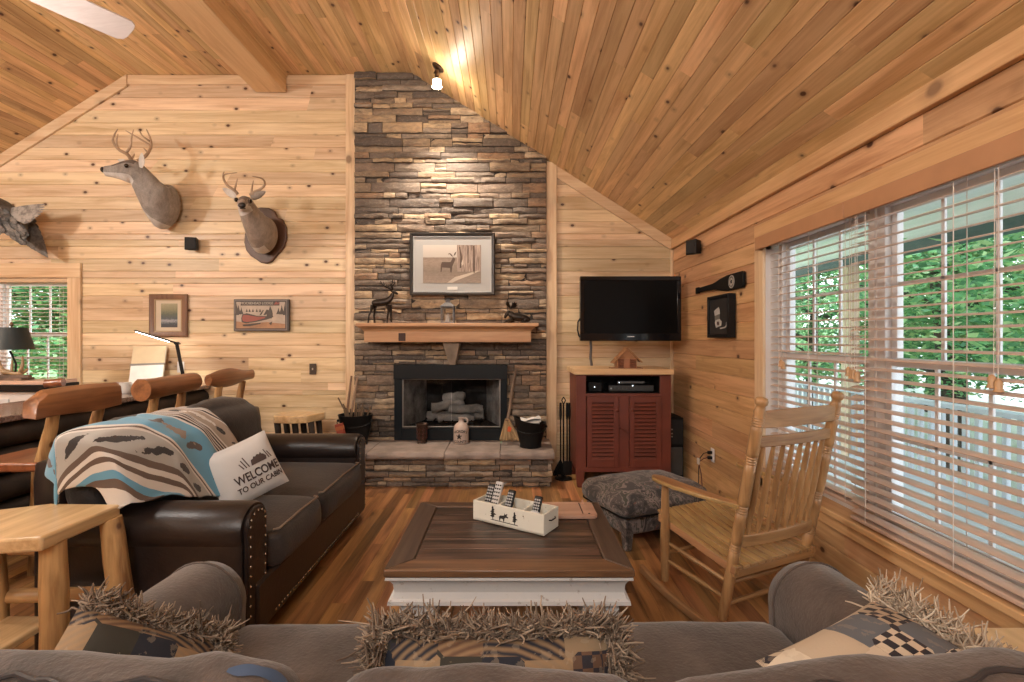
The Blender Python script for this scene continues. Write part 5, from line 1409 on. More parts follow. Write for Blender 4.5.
cb = thing('cutting_board', 'thin pinkish wooden board lying behind the cream remote caddy', 'board', (.36, 2.74, TZ))
rr_ = .03; x0_, x1_, y0_, y1_ = .10, .458, 2.595, 2.815
pts = []
for (cx_, cy_, a0_) in ((x1_-rr_, y1_-rr_, 0), (x0_+rr_, y1_-rr_, 90), (x0_+rr_, y0_+rr_, 180), (x1_-rr_, y0_+rr_, 270)):
    for k in range(6): a = math.radians(a0_+18*k); pts.append((cx_+math.cos(a)*rr_, cy_+math.sin(a)*rr_))
mb = MB(); mb.prism(pts, (0,0,TZ), (1,0,0), (0,1,0), (0,0,.018)); mb.obj('board', cbm, cb, bevel=.003)
mb = MB(); mb.b(PX(580.5,2.72)-.002, PX(580.5,2.72)+.002, y0_+.03, y1_-.02, TZ+.018, TZ+.019); mb.obj('score_line', darkink, cb)
mb = MB(); mb.lathe([(.005,0),(.005,.018),(.007,.022),(.001,.026)], (PX(582,2.8), 2.78, TZ+.018), 10); mb.obj('peg', cbm, cb)
mb = MB(); mb.lathe([(.006,0),(.006,.0015),(.001,.0016)], (PX(590,2.6), 2.625, TZ+.018), 10); mb.obj('hang_hole', darkink, cb)

# ================================================================== hearth things
def bucket(name, label, cat, c, r0, r1, h, mt, tilt=0.0, hod=False):
    g = thing(name, label, cat, c)
    mb = MB(); n = 32; rings = []
    prof = [(r0*.96,.0,0),(r0,.006,0),(r0*.985,.03,0),(r0+(r1-r0)*.5,h*.5,.5),(r1*.99,h*.97,1),(r1*1.03,h,1),(r1*.97,h,1),(r1*.94,h*.95,1),(r0+(r1-r0)*.5-.008,h*.5,.5),(r0-.01,.02,0)]
    for (r_, z, f) in prof:
        ring = []
        for k in range(n):
            a = 2*math.pi*k/n; zz = z
            if hod: zz += f*.045*max(0, -math.cos(a))**1.5*h/.25-f*.02*max(0, math.cos(a))
            rr2 = r_*(1+(.10*f*max(0, -math.cos(a))**2 if hod else 0))
            ring.append((c[0]+math.cos(a)*rr2, c[1]+math.sin(a)*r_*.92, c[2]+zz))
        rings.append(ring)
    mb.loft(rings); mb.obj('pail', mt, g, ang=50)
    pts = [(c[0]+math.cos(a)*r1*1.03, c[1]-.03-.06*math.sin(a), c[2]+h*.80-.05*math.sin(a)) for a in [math.pi*k/10 for k in range(11)]]
    mb = MB(); mb.tube([(p[0], c[1]-r1*.93*math.sqrt(max(0, 1-((p[0]-c[0])/(r1*1.035))**2))-.012, p[2]) for p in pts], .004, 6); mb.obj('bail_handle', black_iron, g)
    for sg in (-1, 1): mb = MB(); mb.ell((c[0]+sg*r1*1.0, c[1]-.02, c[2]+h*.80), .014, 10, 6); mb.obj('handle_ear', black_iron, g)
    return g
kb = bucket('kindling_bucket', 'black pail full of kindling sticks beside the chimney trim', 'bucket', (PX(355.5, 5.02), 5.02, HZ), .118, .168, .30, black_iron)
stick_m = wood('kindling', (.09,.05,.03), (.24,.16,.10), 'Z', .8, isl=True, tint=.4)
c0 = V((PX(355.5, 5.02), 5.02, HZ))
for k in range(16):
    a = R.uniform(0, 6.28); q = R.uniform(.2, .9); b_ = c0+V((math.cos(a)*.06*q, math.sin(a)*.06*q, .03)); t_ = c0+V((math.cos(a)*.15*q+R.uniform(-.04,.04), math.sin(a)*.11*q, R.uniform(.34,.41)))
    if k == 0: b_ = c0+V((.05,0,.03)); t_ = c0+V((-.165,-.03,.47))
    if k == 1: b_ = c0+V((.04,.03,.03)); t_ = c0+V((-.135,.03,.40))
    mb = MB(); mb.tube([b_, b_.lerp(t_,.5)+V((R.uniform(-.004,.004),0,0)), t_], [R.uniform(.006,.009)]*3, 7, jit=.1); o = mb.obj('kindling_stick', stick_m)
    props(o, ['long dark kindling stick slanting out of the black pail', 'dark kindling stick poking from the pail below the longest stick'][k] if k < 2 else 'short kindling stick standing in the black pail by the chimney', 'stick', 'kindling in the black pail' if k > 1 else None)
for k, (px0, px1) in enumerate(((346,351.5),(350,357.5))):
    mb = MB(); a = P(px0, 421, 5.10); b_ = P(px1, 377 if k else 376, 5.22); mb.tube([a, a.lerp(b_,.5), b_], [.013,.012,.011], 8, jit=.06); o = mb.obj('walking_stick', wood('stick_brown%d' % k, (.16,.085,.05) if not k else (.30,.19,.12), (.26,.15,.09) if not k else (.46,.32,.22), 'Z', .6, isl=False))
    props(o, ['tall dark brown stick propped against the chimney trim behind the pail', 'tall paler stick propped against the chimney stones behind the pail'][k], 'stick')
rb = thing('fire_starter_box', 'red orange carton wedged beside the black kindling pail', 'box', P(341.5, 447, 4.86))
mb = MB(); T_ = Matrix.Translation(P(345.5, 449, 4.79)+V((0,.0,.0))) @ Matrix.Rotation(math.radians(-14), 4, 'Y'); zb_ = HZ+.004
mb.b(-.040, .030, -.02, .025, .02, .25, T=T_); mb.obj('carton', simple('red_carton', (.30,.055,.03), .6), rb, bevel=.003)
mb = MB(); mb.b(-.041, .031, -.021, .026, .19, .225, T=T_); mb.obj('printed_band', simple('carton_band', (.42,.13,.05), .6), rb)

ch = bucket('coal_hod', 'black coal hod holding white papers at the end of the hearth', 'bucket', (PX(530.5, 4.90), 4.90, HZ), .105, .150, .255, black_iron, hod=True)
paper = simple('newsprint', (.60,.59,.57), .9, var=.12, vs=20)
for k in range(3):
    o_ = V((PX(530.5, 4.90)+.01, 4.90, HZ+.222+.026*k))
    def pf(u, v, k=k, o_=o_):
        a = R.uniform(-.002,.002); ang = .5*k; x = (u-.5)*.20; y = (v-.5)*.15
        return o_+V((x*math.cos(ang*.2)-y*math.sin(ang*.2)+.008*k-.02, y*math.cos(ang*.2)+x*math.sin(ang*.2), .02*math.sin(u*5+k)*math.cos(v*4+k)+.018*(u-.5)))
    o = grid_cloth('folded_newspaper', pf, 8, 8, .004, paper); props(o, 'crumpled white paper sheet stuffed in the black coal hod', 'paper', 'papers in the coal hod')
br = thing('hearth_broom', 'straw hearth broom with orange tag leaning on the chimney stones', 'broom', P(512, 443, 4.98))
mb = MB(); a, b_ = P(507.5, 421, 5.04), P(515.5, 368, 5.21); log(mb, a, b_, .017, .013, 9, 9, .006); mb.obj('handle', wood('broom_handle', (.10,.065,.045), (.22,.15,.10), 'Z', .6, isl=False), br)
straw = NT('broom_straw'); si = straw.island(); straw_m = straw.fin(straw.ramp(si, [(0,(.22,.13,.06)),(1,(.46,.31,.16))]), .8)
mb = MB(); n = 90; rr2 = random.Random(4)
top = P(507, 420, 5.03)
for k in range(n):
    q = rr2.random(); e = P(499.5+22*q, 440.5+rr2.uniform(-1,.6), 4.96+rr2.uniform(-.03,.03)); s = top+V(((q-.5)*.035, rr2.uniform(-.012,.012), rr2.uniform(-.01,.015)))
    mb.tube([s, s.lerp(e,.45)+V((0,-.012,0)), e], [.004,.0045,.0035], 5)
mb.obj('straw_head', straw_m, br)
mb = MB()
for z in (.0, .018): mb.lathe([(.022,-.003),(.026,0),(.022,.003)], top+V((0,0,-z)), 12)
mb.obj('binding', simple('twine', (.09,.03,.03), .8), br)
mb = MB(); c_ = P(509.5, 429.5, 4.93); mb.prism([(-.022,-.018),(.008,-.026),(.024,.012),(.0,.032),(-.016,.024)], c_, (1,0,0), (0,0,1), (0,.003,0)); mb.obj('price_tag', simple('orange_tag', (.72,.13,.04), .6), br)
# candle holder
cl = thing('candle_holder', 'small bronze pierced metal candle lantern standing on the hearth', 'candle holder', (PX(422, 5.08), 5.08, HZ))
bronze = simple('bronze_metal', (.06,.036,.026), .4, .7, var=.4, vs=30, bump=.3)
c_ = V((PX(422, 5.08), 5.08, HZ))
mb = MB(); mb.lathe([(.048,.012),(.054,.016),(.052,.024),(.046,.03),(.05,.10),(.056,.165),(.064,.185),(.068,.195),(.062,.197),(.05,.17),(.044,.10),(.04,.035),(.001,.03)], c_, 8); mb.obj('body', bronze, cl)
for k in range(4): a = math.pi/4+k*math.pi/2; mb = MB(); mb.ell(c_+V((math.cos(a)*.046, math.sin(a)*.046, .009)), .010, 8, 6); mb.obj('foot', bronze, cl)
mb = MB()
for k in range(8):
    a = 2*math.pi*(k+.5)/8
    for z in (.06,.10,.14): mb.tube([c_+V((math.cos(a+d)*.051, math.sin(a+d)*.051, z+e)) for d, e in ((-.22,0),(0,.016),(.22,0),(0,-.016),(-.22,0))], .0035, 5)
mb.obj('scrollwork', simple('scroll_red', (.14,.05,.04), .4, .6), cl)
# jug
jg = thing('stoneware_jug', 'stoneware jug with a black star and county lettering on the hearth', 'jug', (PX(461.2, 5.08), 5.08, HZ))
c_ = V((PX(461.2, 5.08), 5.08, HZ)); jm = simple('stoneware', (.42,.33,.28), .35, var=.1, vs=20)
mb = MB(); mb.lathe([(.070,0),(.077,.006),(.078,.02),(.078,.135),(.074,.165),(.060,.19),(.040,.205),(.028,.215),(.025,.24),(.029,.247),(.030,.258),(.022,.262),(.016,.25),(.001,.24)], c_, 32); mb.obj('body', jm, jg, ang=60)
mb = MB(); mb.tube([c_+V((.027,0,.247)), c_+V((.050,-.004,.252)), c_+V((.066,-.006,.236)), c_+V((.064,-.006,.212)), c_+V((.050,0,.192))], [.009,.009,.009,.009,.010], 10); mb.obj('handle', jm, jg)
def wrap_on_jug(o, rad):
    inv = WM[jg.name]
    for v_ in o.data.vertices:
        x, z = v_.co.x, v_.co.z
        a = x/rad; v_.co.x = math.sin(a)*rad; v_.co.y = -math.cos(a)*rad
star = [((.036 if k % 2 == 0 else .015)*math.sin(k*math.pi/5), (.036 if k % 2 == 0 else .015)*math.cos(k*math.pi/5)+.077) for k in range(10)]
mb = MB()
for k in range(10):
    k2 = (k+1) % 10; mb.prism([(0,.075), star[k], star[k2]], c_+V((-.014,-.0805,0)), (1,0,0), (0,0,1), (0,.001,0))
o = mb.obj('star', darkink, jg, smooth=False); wrap_on_jug(o, .0793)
Tj = Matrix.Translation(c_) @ Matrix.Rotation(math.pi/2, 4, 'X')
o = text_part('lettering', 'HICKORY', .036, darkink, jg, Tj @ Matrix.Translation((-.004, .130, 0)), 0, bold=.03)
for v_ in o.data.vertices: v_.co.z -= 3.2*(v_.co.x+.004)**2
wrap_on_jug(o, .0793)
o = text_part('lettering', 'COUNTY', .033, darkink, jg, Tj @ Matrix.Translation((-.004, .026, 0)), 0, bold=.03); wrap_on_jug(o, .0793)
# fire tools between hearth and cabinet
ft = thing('fireplace_tool_set', 'black fireplace tool set with brush standing beside the red cabinet', 'fireplace tools', (PX(564, 4.97), 4.97, 0))
c_ = V((PX(563.5, 4.97), 4.97, 0))
mb = MB(); mb.lathe([(.085,0),(.085,.012),(.03,.02),(.012,.03)], c_, 20); mb.obj('base', black_iron, ft)
mb = MB(); mb.tube([c_+V((0,0,.02)), c_+V((0,0,.74))], .008, 8); mb.tube([c_+V((0,0,.74)), c_+V((-.018,0,.78)), c_+V((0,0,.815)), c_+V((.02,0,.78)), c_+V((0,0,.74))], .006, 7); mb.obj('stand', black_iron, ft)
for k, (dx, kind) in enumerate(((-.032,'brush'),(.032,'shovel'),(.055,'poker'))):
    p = c_+V((dx, -.03, 0)); mb = MB(); mb.tube([p+V((0,0,.18)), p+V((0,0,.76))], .0075, 7); mb.tube([p+V((0,0,.60)), p+V((0,0,.64)), p+V((0,0,.76))], [.009,.014,.011], 8)
    if kind == 'brush':
        for q in range(60):
            a = R.uniform(0, 6.28); r_ = R.uniform(.02, .075); mb.tube([p+V((0,0,.20)), p+V((math.cos(a)*r_*.6-.012, math.sin(a)*r_*.5, .12)), p+V((math.cos(a)*r_-.02, math.sin(a)*r_*.7, .045))], .004, 4)
    elif kind == 'shovel': mb.rbox(p.x-.045, p.x+.045, p.y-.03, p.y-.01, .05, .19, .01, N=4)
    else: mb.tube([p+V((0,0,.18)), p+V((0,0,.06)), p+V((.03,0,.09))], .006, 6)
    mb.obj(kind, black_iron if kind != 'brush' else black_matte, ft)
# speaker tower behind the cabinet
sw = thing('tower_speaker', 'black floor speaker squeezed between the red cabinet and window wall', 'speaker', (1.625, 5.05, 0))
mb = MB(); mb.b(1.545, 1.70, 4.90, 5.22, .01, .62); mb.obj('cabinet_box', black_matte, sw, bevel=.006)
mb = MB(); mb.b(1.55, 1.695, 4.888, 4.9, .36, .60); mb.obj('grille', simple('grille_cloth', (.02,.02,.021), .9), sw, bevel=.004)
mb = MB(); mb.b(1.552, 1.69, 4.885, 4.90, .06, .33); mb.obj('lower_panel', simple('dark_grey_panel', (.06,.062,.064), .5), sw, bevel=.004)
mb = MB()
for z in (.43, .46, .50): mb.b(1.575, 1.59, 4.884, 4.889, z, z+.012)
mb.obj('badge', silver, sw)

# ================================================================== mantel things
bz = simple('dark_bronze', (.035,.027,.022), .35, .75, var=.5, vs=25)
MZ = PZ(323.0, YM-.03)
def limb(mb, pts, r): mb.tube(pts, r, 8)
def antlers_small(mb, c, s, spread=1.0):
    for sg in (-1, 1):
        b_ = V(c)
        main = [b_, b_+V((sg*.03*spread, .0, .04))*s, b_+V((sg*.055*spread, -.005, .085))*s, b_+V((sg*.045*spread, -.01, .13))*s]
        mb.tube(main, [.006*s,.005*s,.004*s,.002*s], 6)
        for k, q in ((1,(.012,-.02,.04)),(2,(.02,-.012,.035)),(2,(-.02*0,.02,.04))): mb.tube([main[k], main[k]+V((sg*q[0], q[1], q[2]))*s], [.004*s,.0015*s], 5)
sg_ = thing('stag_statuette', 'dark bronze standing stag statuette at one end of the mantel', 'statuette', (PX(384, 5.1), 5.1, MZ))
y = 5.1; w = lambda px, py, dy=0: P(px, py, y+dy)
mb = MB()
mb.tube([w(371.5,303.5), w(374,303), w(380,303), w(386,302), w(390,299.5), w(392,296), w(393.2,292.5)], [(.022,.02),(.036,.032),(.038,.036),(.042,.036),(.032,.026),(.022,.018),(.018,.016)], 14)
mb.tube([w(392,293.5), w(394,291.5), w(396.5,293), w(398,294.5)], [.012,.020,.014,.008], 10)
mb.obj('body', bz, sg_, sub=1)
for k, (px, bend, dy) in enumerate(((372.5,-1.5,-.018),(375.5,-1.0,.018),(388,.6,-.018),(390,.8,.018))):
    mb = MB(); f = [(368.2,323),(374.6,323),(387,322.8),(391.5,322.5)][k]
    mb.tube([w(px,305,dy), w(px+bend,311,dy), w((px+bend*2.2+f[0])/2 if k < 2 else (px+f[0])/2, 316, dy), w(f[0], f[1], dy)], [.022,.013,.009,.010], 8); mb.obj('leg', bz, sg_)
mb = MB(); b_ = w(393,290)
for dy, ln in ((-.03, 1), (.03, .9)):
    m_ = [b_, b_+V((-.05,dy,.02)), b_+V((-.10,dy*1.8,.055)), b_+V((-.115,dy*2,.085))]
    m2 = [b_, b_+V((-.015,dy,.04)), b_+V((.01,dy*1.6,.075)), b_+V((.0,dy*2,.095))]
    for m__ in (m_, m2):
        mb.tube(m__, [.008,.007,.005,.003], 6)
        for k in (1, 2): mb.tube([m__[k], m__[k]+V((-.01,0,.035))], [.005,.002], 5); mb.tube([m__[k], m__[k]+V((-.03,0,.012))], [.005,.002], 5)
mb.obj('antlers', bz, sg_)
mb = MB()
for dy in (-.02, .02): mb.tube([w(392,291.5,dy*.5), w(389.5,289.5,dy*1.6)], [.009,.003], 7)
mb.obj('ears', bz, sg_)
ms = thing('moose_statuette', 'dark bronze moose statuette lying at the other end of the mantel', 'statuette', (PX(516, 5.1), 5.1, MZ))
mb = MB()
mb.tube([w(530.5,321), w(527,318.5), w(521,317.5), w(515,317.5), w(511,315), w(509.5,311.5)], [(.020,.02),(.036,.034),(.040,.04),(.046,.04),(.038,.034),(.026,.024)], 14)
mb.tube([w(510.5,311), w(508,312.5), w(505.5,316), w(504.5,318.5)], [.024,.022,.018,.014], 10)
mb.obj('body', bz, ms, sub=1)
for (a, b_, c) in ((w(526,320,-.03), w(521,322,-.05), w(528,323,-.05)), (w(512,319,-.03), w(507,321,-.05), w(503.5,323,-.05)), (w(514,320,.02), w(511,322,.02), w(508,323,.0))):
    mb = MB(); mb.tube([a, b_, c], [.018,.012,.009], 8); mb.obj('leg', bz, ms)
for sg in (-1, 1):
    mb = MB(); o_ = w(510.5,309.5); u_ = V((.0, -.5*sg, .0)); 
    poly = [(0,0),(.018,.012),(.055,.010),(.085,.03),(.075,.042),(.082,.062),(.060,.058),(.055,.078),(.038,.062),(.022,.074),(.018,.045),(.0,.025)]
    mb.prism(poly, o_, V((sg*.80 if sg > 0 else -.35, .5*sg, .15)).normalized(), (0,0,1), (0,.010,0)); mb.obj('antler', bz, ms, bevel=.002)
# mantel lantern
ln = thing('mantel_lantern', 'small grey metal lantern with clear panes in mid mantel', 'lantern', (PX(448, 5.08), 5.08, MZ))
c_ = V((PX(448, 5.08), 5.08, MZ)); gm = simple('zinc_grey', (.12,.115,.115), .45, .6, var=.3)
hw = .066
mb = MB(); mb.b(c_.x-hw, c_.x+hw, c_.y-hw, c_.y+hw, MZ, MZ+.014)
for sx in (-1, 1):
    for sy in (-1, 1): mb.b(c_.x+sx*(hw-.006)-.006, c_.x+sx*(hw-.006)+.006, c_.y+sy*(hw-.006)-.006, c_.y+sy*(hw-.006)+.006, MZ+.014, MZ+.165)
mb.b(c_.x-hw, c_.x+hw, c_.y-hw, c_.y+hw, MZ+.158, MZ+.168); mb.obj('cage', gm, ln, bevel=.0015)
mb = MB()
mb.loft([[(c_.x+i*q, c_.y+j*q, MZ+z) for i, j in ((-1,-1),(1,-1),(1,1),(-1,1))] for z, q in ((.166,.074),(.172,.074),(.182,.060),(.205,.034),(.212,.022),(.225,.022),(.226,.026),(.232,.026))]); mb.tube([c_+V((-.014,0,.230)), c_+V((-.014,0,.243)), c_+V((.014,0,.243)), c_+V((.014,0,.230))], .004, 6); mb.obj('cap', gm, ln)
for sy in (-1, 1): mb = MB(); mb.b(c_.x-hw+.01, c_.x+hw-.01, c_.y+sy*(hw-.007)-.001, c_.y+sy*(hw-.007)+.001, MZ+.014, MZ+.158); mb.obj('glass_pane', clear_glass, ln, smooth=False)
mb = MB(); mb.lathe([(.026,.014),(.026,.085),(.004,.088),(.003,.10)], c_, 16); mb.obj('candle', simple('candle_wax', (.55,.53,.50), .6), ln)

# ================================================================== pictures and signs
def wall_frame(name, label, cat, x0, x1, z0, z1, y, fw, depth, fmat, mat_w=0.0, matm=None, lip=None):
    g = thing(name, label, cat, ((x0+x1)/2, y, z0))
    mb = MB(); 
    prof = [(0,0),(0,-depth*.7),(fw*.25,-depth),(fw*.7,-depth*.85),(fw,-depth*.55),(fw,-depth*.2)]
    rings = []
    for (q, d) in prof: rings.append([(x0+q, y+d, z0+q), (x1-q, y+d, z0+q), (x1-q, y+d, z1-q), (x0+q, y+d, z1-q)])
    mb.loft(rings, caps=False); mb.b(x0+.002, x1-.002, y-.004, y, z0+.002, z1-.002); mb.obj('frame', fmat, g, ang=20)
    if lip:
        mb = MB(); q = fw; rings = [[(x0+q_, y+d, z0+q_), (x1-q_, y+d, z0+q_), (x1-q_, y+d, z1-q_), (x0+q_, y+d, z1-q_)] for q_, d in ((q-.003,-depth*.6),(q+.008,-depth*.55),(q+.008,-depth*.2))]
        mb.loft(rings, caps=False); mb.obj('inner_lip', lip, g, ang=20)
    if matm:
        q = fw-.002; mb = MB(); mb.b(x0+q, x1-q, y-depth*.3, y-depth*.3+.004, z0+q, z1-q); mb.obj('mat_board', matm, g, smooth=False)
    return g
def print_mat(name, layers, back):
    """picture content from object-space gradients"""
    t = NT(name); c = t.coord('Generated'); return t, c
# landscape over the mantel
yP = YS-.066
x0, x1, z0, z1 = PX(410, yP), PX(495, yP), PZ(295.5, yP), PZ(233, yP)
cham = simple('charcoal_frame', (.030,.026,.024), .35, .2, var=.2)
matb = simple('mat_grey', (.37,.36,.35), .9, var=.02)
pf_ = wall_frame('framed_print', 'large dark framed sepia whitetail print hanging on the chimney stones', 'picture', x0, x1, z0, z1, yP, .038, .034, cham, matm=matb, lip=simple('silver_lip', (.30,.29,.27), .35, .4))
t = NT('sepia_print'); g = t.sep(t.coord('Generated')); nz = t.noise(t.mapping(t.coord('Generated'), (5,1,9)), 3, 6, .7); 
sky = t.ramp(g[2], [(0,(.30,.23,.18)),(.30,(.22,.165,.125)),(.58,(.30,.225,.17)),(.66,(.24,.175,.135)),(.68,(.44,.38,.33)),(1,(.50,.44,.39))])
sky = t.mix(t.math('MULTIPLY', t.math('LESS_THAN', g[2], .68), t.ramp(nz, [(.35,(0,0,0)),(.75,(.55,.55,.55))])), sky, (.09,.06,.045))
wv = t.noise(t.mapping(t.coord('Generated'), (26,1,1.2)), 2.2, 3, .6)
treel = t.math('MULTIPLY', t.math('GREATER_THAN', g[0], .585), t.math('GREATER_THAN', g[2], .30))
sky = t.mix(treel, sky, t.ramp(wv, [(.35,(.115,.075,.058)),(.5,(.27,.195,.155)),(.66,(.40,.31,.25))]))
sep_m = t.fin(sky, .6)
ya = yP-.034*.3-.003
ax0, ax1, az0, az1 = PX(423, ya), PX(481, ya), PZ(283, ya), PZ(245, ya)
mb = MB(); mb.b(ax0, ax1, ya, ya+.004, az0, az1); art = mb.obj('art_print', sep_m, pf_, smooth=False)
ink2 = simple('sepia_ink', (.075,.045,.032), .7); ink3 = simple('sepia_light', (.45,.37,.30), .7)
mb = MB(); q = lambda px, py: (PX(px, ya), PZ(py, ya))
def pp(poly, m=0): mb.prism([q(*p) for p in poly], (0, ya-.0006, 0), (1,0,0), (0,0,1), (0,.0008,0), m)
pp([(440.5,272),(441.5,272),(442.2,267.5),(450,268),(450.5,272.5),(451.5,272.5),(452.5,266),(454.5,261.5),(455.5,258.5),(453.8,258),(453,256.5),(452.4,258.8),(450.5,262),(442,262),(440.8,265)])
pp([(452.5,257),(449.5,254),(447.8,254.6),(449,253.2),(450.5,253.4),(452.5,255.4)]); pp([(453.5,256.5),(454.5,253),(456.5,251.5),(455.5,254.5)])
pp([(459,247),(460.3,247),(462.2,258),(461.2,268),(459.6,268),(460.4,257)]); pp([(473,245.5),(474.6,245.5),(475,273),(473.2,273)]); pp([(467.5,245.5),(468.5,245.5),(468.6,263),(467.6,263)])
pp([(447,282.8),(455,277),(466,274),(478,270.5),(478.5,271.5),(468,276),(459,279.5),(452,282.8)], 1); pp([(461,263),(463,259),(463.6,264),(461.6,266)], 1)
mb.obj('printed_scene', [ink2, ink3], art, smooth=False)
mb = MB(); mb.b(PX(447.3, ya), PX(457.5, ya), ya-.001, ya+.002, PZ(289.7, ya), PZ(286.7, ya)); mb.obj('title_plate', simple('plate_cream', (.68,.65,.60), .5), pf_)
# small landscape
yb = YB-.008
x0, x1, z0, z1 = PX(150.3, yb), PX(188, yb), PZ(337, yb), PZ(294.3, yb)
wf = wood('walnut_frame', (.10,.045,.025), (.22,.11,.06), 'Z', .4, isl=False)
lf = wall_frame('framed_print', 'small brown framed print of a misty stream on the pine wall', 'picture', x0, x1, z0, z1, yb, .058, .03, wf, matm=simple('mat_cream', (.60,.50,.38), .9, var=.03), lip=simple('lip_gold', (.36,.25,.13), .4))
t = NT('stream_print'); g = t.sep(t.coord('Generated')); nz = t.noise(t.mapping(t.coord('Generated'), (4,1,6)), 2.5, 6, .7)
pc = t.ramp(t.math('ADD', g[2], t.math('MULTIPLY', t.math('SUBTRACT', nz, .5), .5)), [(0,(.06,.05,.05)),(.16,(.05,.06,.075)),(.28,(.36,.36,.38)),(.36,(.07,.085,.10)),(.55,(.10,.11,.07)),(.75,(.22,.20,.11)),(1,(.30,.28,.17))])
mb = MB(); yv = yb-.012; mb.b(PX(161, yv), PX(177.3, yv), yv, yv+.004, PZ(327.3, yv), PZ(303.5, yv)); mb.obj('art_print', t.fin(pc, .5), lf, smooth=False)
# lodge sign
x0, x1, z0, z1 = PX(235.4, yb), PX(290.5, yb), PZ(331, yb), PZ(299.5, yb)
sg = thing('lodge_sign', 'lodge plaque with a red canoe hanging on the pine wall', 'sign', ((x0+x1)/2, yb, z0))
mb = MB(); mb.b(x0, x1, yb-.035, yb, z0, z1); mb.obj('board', simple('sign_dark', (.06,.048,.044), .5), sg, bevel=.004)
ys = yb-.0355
Q = lambda u, v: (x0+(x1-x0)*u, z0+(z1-z0)*v)
cols = [simple('sign_rim', (.20,.17,.155), .5), simple('sign_paper', (.50,.41,.33), .6, var=.15, vs=14), simple('sign_orange', (.40,.22,.12), .6, var=.2, vs=12), simple('sign_band', (.075,.055,.05), .5), simple('canoe_red', (.32,.09,.065), .5), simple('sign_pine', (.085,.07,.06), .6)]
mb = MB(); L_ = [0]
def sp(poly, m):
    L_[0] += 1; mb.prism([Q(*p) for p in poly], (0, ys-.0004*L_[0]*.5, 0), (1,0,0), (0,0,1), (0,.0012,0), m)
def rectp(a, b_, c, d): return [(a,c),(b_,c),(b_,d),(a,d)]
sp(rectp(.015,.965,.02,.98), 0); sp(rectp(.03,.95,.05,.95), 3); sp(rectp(.05,.93,.085,.915), 1); sp([(.05,.085),(.93,.085),(.93,.22),(.6,.28),(.3,.24),(.05,.30)], 2)
for (cx_, zb_, h_, w_) in ((.09,.52,.30,.05),(.14,.53,.22,.04),(.06,.5,.36,.04),(.87,.52,.30,.05),(.92,.5,.36,.03),(.81,.53,.2,.04)):
    sp([(cx_-w_,zb_),(cx_+w_,zb_),(cx_+w_*.4,zb_+h_*.5),(cx_,zb_+h_),(cx_-w_*.4,zb_+h_*.5)], 5)
for cx_ in (.24,.29,.35,.42,.48): sp([(cx_-.02,.60),(cx_+.02,.60),(cx_,.70)], 5)
sp([(.14,.40),(.16,.52),(.24,.56),(.42,.48),(.60,.47),(.70,.52),(.72,.44),(.60,.36),(.40,.28),(.22,.24),(.15,.28)], 5)
sp([(.155,.41),(.18,.51),(.26,.50),(.42,.45),(.58,.45),(.56,.40),(.40,.32),(.24,.28),(.17,.31)], 4)
sp([(.60,.38),(.69,.40),(.71,.52),(.70,.62),(.66,.80),(.64,.66),(.58,.60),(.60,.5)], 5); sp([(.47,.50),(.53,.66),(.55,.66),(.50,.50)], 5); sp([(.54,.5),(.60,.68),(.63,.66),(.58,.50)], 5)
sp([(.16,.20),(.50,.26),(.48,.22),(.30,.15),(.18,.15)], 5)
sp([(.64,.24),(.70,.30),(.68,.18)], 5)
sp(rectp(.13,.83,.80,.945), 3); sp([(.73,.83),(.77,.93),(.80,.88),(.83,.93),(.82,.84)], 4)
mb.obj('painted_scene', cols, sg, smooth=False)
cream_ink = simple('letter_cream', (.62,.55,.46), .6)
tx = Q(.43, .868); tm = Matrix.Translation((tx[0], ys-.012, tx[1])) @ Matrix.Rotation(math.pi/2, 4, 'X')
text_part('lettering', 'MOOSEHEAD LODGE', .036, cream_ink, sg, tm, .001)
# shadow box on the window wall, facing the room
sb_ = thing('shadow_box', 'deep black shadow box picture on the wall beside the window', 'picture', (XR-.04, 4.02, 1.40))
xb, yn_, yf_, z0, z1 = 1.665, 3.82, 4.226, 1.402, 1.744
mb = MB(); f_ = .028
mb.b(xb, XR-.009, yn_, yn_+f_, z0, z1); mb.b(xb, XR-.009, yf_-f_, yf_, z0, z1); mb.b(xb, XR-.009, yn_+f_, yf_-f_, z0, z0+f_); mb.b(xb, XR-.009, yn_+f_, yf_-f_, z1-f_, z1); mb.b(xb+.03, XR-.010, yn_+.002, yf_-.002, z0+.002, z1-.002)
mb.obj('frame', black_plastic, sb_, bevel=.003)
mb = MB(); mb.b(xb+.012, xb+.018, yn_+f_, yf_-f_, z0+f_, z1-f_); art = mb.obj('backing', simple('charcoal_card', (.028,.026,.026), .5), sb_, smooth=False)
mb = MB(); q = lambda u, v: (yn_+(yf_-yn_)*u, z0+(z1-z0)*v)
def bp(poly, m): mb.prism([q(*p) for p in poly], (xb+.011, 0, 0), (0,1,0), (0,0,1), (-.002,0,0), m)
bp([(.42,.56),(.66,.52),(.70,.64),(.48,.72),(.44,.66)], 0); bp([(.44,.44),(.66,.42),(.66,.52),(.42,.56)], 1); bp([(.36,.28),(.60,.24),(.66,.36),(.62,.42),(.44,.44),(.34,.38)], 0); bp([(.44,.30),(.54,.29),(.56,.37),(.46,.38)], 2)
bp([(.20,.22),(.40,.20),(.42,.23),(.22,.25)], 0); bp([(.10,.30),(.14,.24),(.20,.22),(.20,.25),(.15,.28),(.13,.36)], 0)
mb.obj('photo_detail', [simple('photo_white', (.55,.53,.50), .6), simple('photo_grey', (.16,.155,.14), .6), simple('photo_red', (.30,.06,.05), .6)], art, smooth=False)
